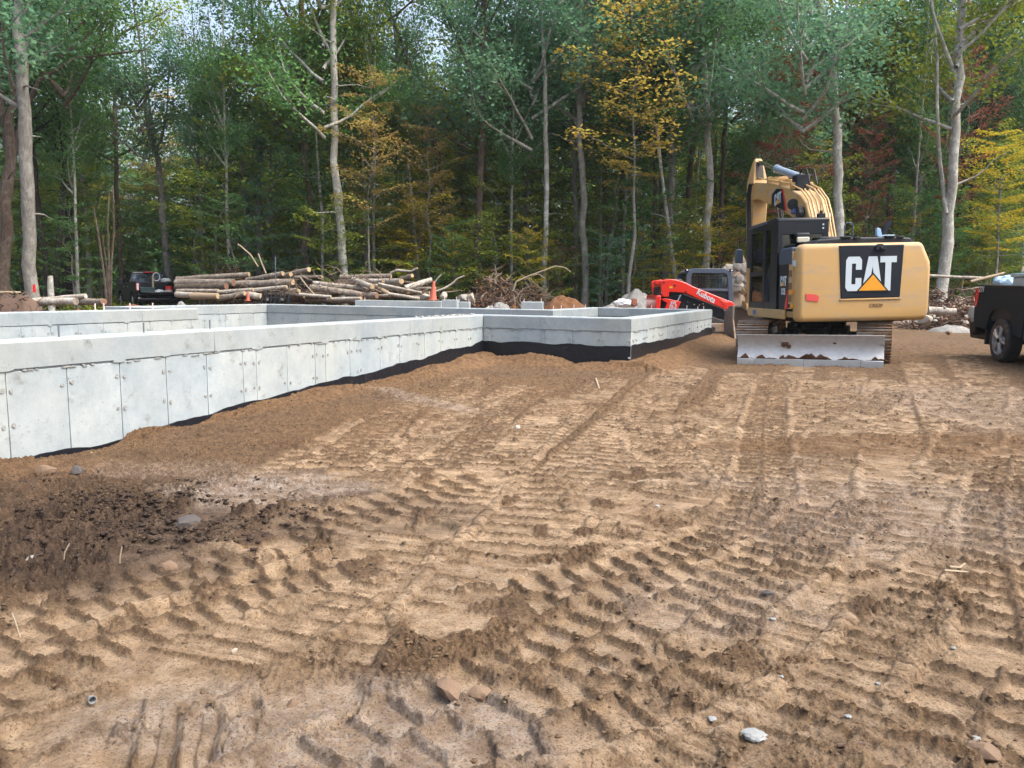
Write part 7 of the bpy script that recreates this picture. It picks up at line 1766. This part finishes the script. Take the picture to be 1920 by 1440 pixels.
chunk(1830, 1386, 24, 12, 'paper_white', 'white scrap near the bottom right corner', 17, 'paper')
chunk(1788, 1215, 14, 9, 'paper_white', 'lone white speck by the right edge prints', 18, 'paper')
p = on_dirt(170, 1316); e = empty('paper_cup', p + V3((0, 0, .012)), (R(80), R(10), R(40)), 'small white crushed cup lying in the lower left', 'cup')
q = MB(); q.lathe([(.0, 0), (.009, 0), (.013, .03), (.011, .03), (.008, .003)], (0, 0, 0), 'z', 12); q.build('cup_body', 'paper_white', e)
def stick(pts, r, label, mat='bone_stick'):
    r *= .6; P = [on_dirt(*p) + V3((0, 0, r * 1.2)) for p in pts]; c = P[0]; q = MB(); q.tube([v - c for v in P], [r * (1 - .4 * i / len(P)) for i in range(len(P))], 6); o = q.build('stick', mat); o.location = c; tag(o, label, 'stick')
stick([(1195, 905), (1235, 906), (1267, 898)], .012, 'pale stick lying right of centre in the middle distance')
stick([(1770, 1075), (1810, 1080), (1855, 1080)], .010, 'long thin stick near the right edge')
stick([(1780, 1064), (1800, 1062), (1816, 1055)], .012, 'short pale stick above the long thin one')
stick([(1570, 1402), (1620, 1398), (1628, 1400)], .010, 'dark twig at the bottom right, right of the crumpled paper', 'root_brown')
stick([(1117, 713), (1124, 728)], .03, 'stubby pale stick far out on the dirt before the foundation corner')
stick([(160, 842), (172, 850)], .02, 'pale splinter against the tar at the foot of the near wall')
def upright_stick(px, py, dx, hpx, label):
    p = on_dirt(px, py); k = (p - ORI).length / FPX; q = MB(); q.tube([(0, 0, -.03), (dx * k * .4, 0, hpx * k * .5), (dx * k, .01, hpx * k)], .0032, 5); o = q.build('stick', 'bone_stick'); o.location = p; tag(o, label, 'stick')
upright_stick(224, 1064, 4, 34, 'thin pale twig standing up from the dark topsoil')
upright_stick(118, 1052, 10, 26, 'bent pale twig on the dark topsoil, left of the standing one')
upright_stick(40, 1195, -14, 36, 'thin root poking up at the left edge of the foreground')
# loose clods: uncountable crumbs
def clods(N, near_w, mat='clod', big=1.0, seed=3):
    g = np.random.default_rng(seed); ico = []
    for s in range(5):
        bm = bmesh.new(); bmesh.ops.create_icosphere(bm, subdivisions=1, radius=.5); rs = random.Random(s)
        for v in bm.verts: v.co *= rs.uniform(.6, 1.15)
        bm.verts.ensure_lookup_table(); ico.append((np.array([tuple(v.co) for v in bm.verts]), np.array([[v.index for v in f.verts] for f in bm.faces]))); bm.free()
    rad = np.hypot(GX, GY); fine = np.abs(np.arctan2(GX, GY)) < R(42)
    ok = np.nonzero(fine & (rad > 1.8) & (rad < 13) & ~inside_foundation(GX, GY))[0]
    wgt = (1.06 - GPRESS[ok]) ** 2 * (.25 + 1.5 * sstep(.45, .62, fbm(GX[ok] * 1.7, GY[ok] * 1.7, 3, 66))) / 1.0
    cell = rad[ok] * np.where(rad[ok] < 6.5, .0115, .0115 + (rad[ok] - 6.5) * .0042)
    wgt = wgt * near_w(ok) * cell * np.clip(5.0 / rad[ok], .25, 2.0) ** 1.0
    pick = g.choice(ok, N, p=wgt / wgt.sum()); V, F = [], []; o = 0
    for k, i in enumerate(pick):
        iv, jf = ico[k % 5]; sz = big * (.006 + .018 * g.random() ** 3.0) * (1 + .03 * rad[i]); a = g.random() * 6.28; ca, sa = math.cos(a), math.sin(a)
        x = iv[:, 0] * sz * 1.25; y = iv[:, 1] * sz; z = iv[:, 2] * sz * .5
        V.append(np.stack([x * ca - y * sa + GX[i] + g.normal() * .01, x * sa + y * ca + GY[i] + g.normal() * .01, z + GZ[i] + sz * .1], 1)); F.append(jf + o); o += len(iv)
    V = np.concatenate(V); F = np.concatenate(F); me = bpy.data.meshes.new('soil_clods'); me.vertices.add(len(V)); me.vertices.foreach_set('co', V.astype(np.float32).ravel())
    me.loops.add(len(F) * 3); me.loops.foreach_set('vertex_index', F.astype(np.int32).ravel()); me.polygons.add(len(F)); me.polygons.foreach_set('loop_start', np.arange(len(F), dtype=np.int32) * 3); me.update(calc_edges=True)
    me.materials.append(MATS[mat])
    return me
mk('clod', hexc(96, 80, 62), .95, var=.25, scale=3, bump=.5, spec=.15)
mk('dark_clod', hexc(60, 50, 43), .95, var=.3, scale=3, bump=.5, spec=.15)
ob = bpy.data.objects.new('soil_clods', clods(15000, lambda i: 1.0)); COL.objects.link(ob); tag(ob, 'loose crumbs of soil strewn over the track prints', 'soil', None, 'stuff')
_tc, _tc2 = at_z(150, 1010), at_z(430, 985)
_near = lambda i: np.exp(-(((GX[i] - _tc.x) / .8) ** 2 + ((GY[i] - _tc.y) / .6) ** 2)) + .6 * np.exp(-(((GX[i] - _tc2.x) / .5) ** 2 + ((GY[i] - _tc2.y) / .35) ** 2))
ob = bpy.data.objects.new('topsoil_clods', clods(3200, _near, 'dark_clod', 1.7, 4)); COL.objects.link(ob); tag(ob, 'dark broken clods of topsoil heaped at the left', 'soil', None, 'stuff')

# ------------------------------------------------------------------ air
def build_haze():
    mb = MB(); mb.bx(-190, 190, -190, 190, -3.2, 27)
    me = bpy.data.meshes.new('haze'); me.from_pydata(mb.v, [], mb.f); me.update()
    o = bpy.data.objects.new('haze', me); COL.objects.link(o); tag(o, kind='stuff')
    m = bpy.data.materials.new('haze'); m.use_nodes = True; n, l = m.node_tree.nodes, m.node_tree.links
    n.remove(n['Principled BSDF']); v = n.new('ShaderNodeVolumePrincipled')
    v.inputs['Color'].default_value = (.86, .95, 1.0, 1); v.inputs['Density'].default_value = HAZE; v.inputs['Anisotropy'].default_value = .2
    l.new(v.outputs[0], n['Material Output'].inputs['Volume']); me.materials.append(m)
HAZE = 0.0003
build_haze()
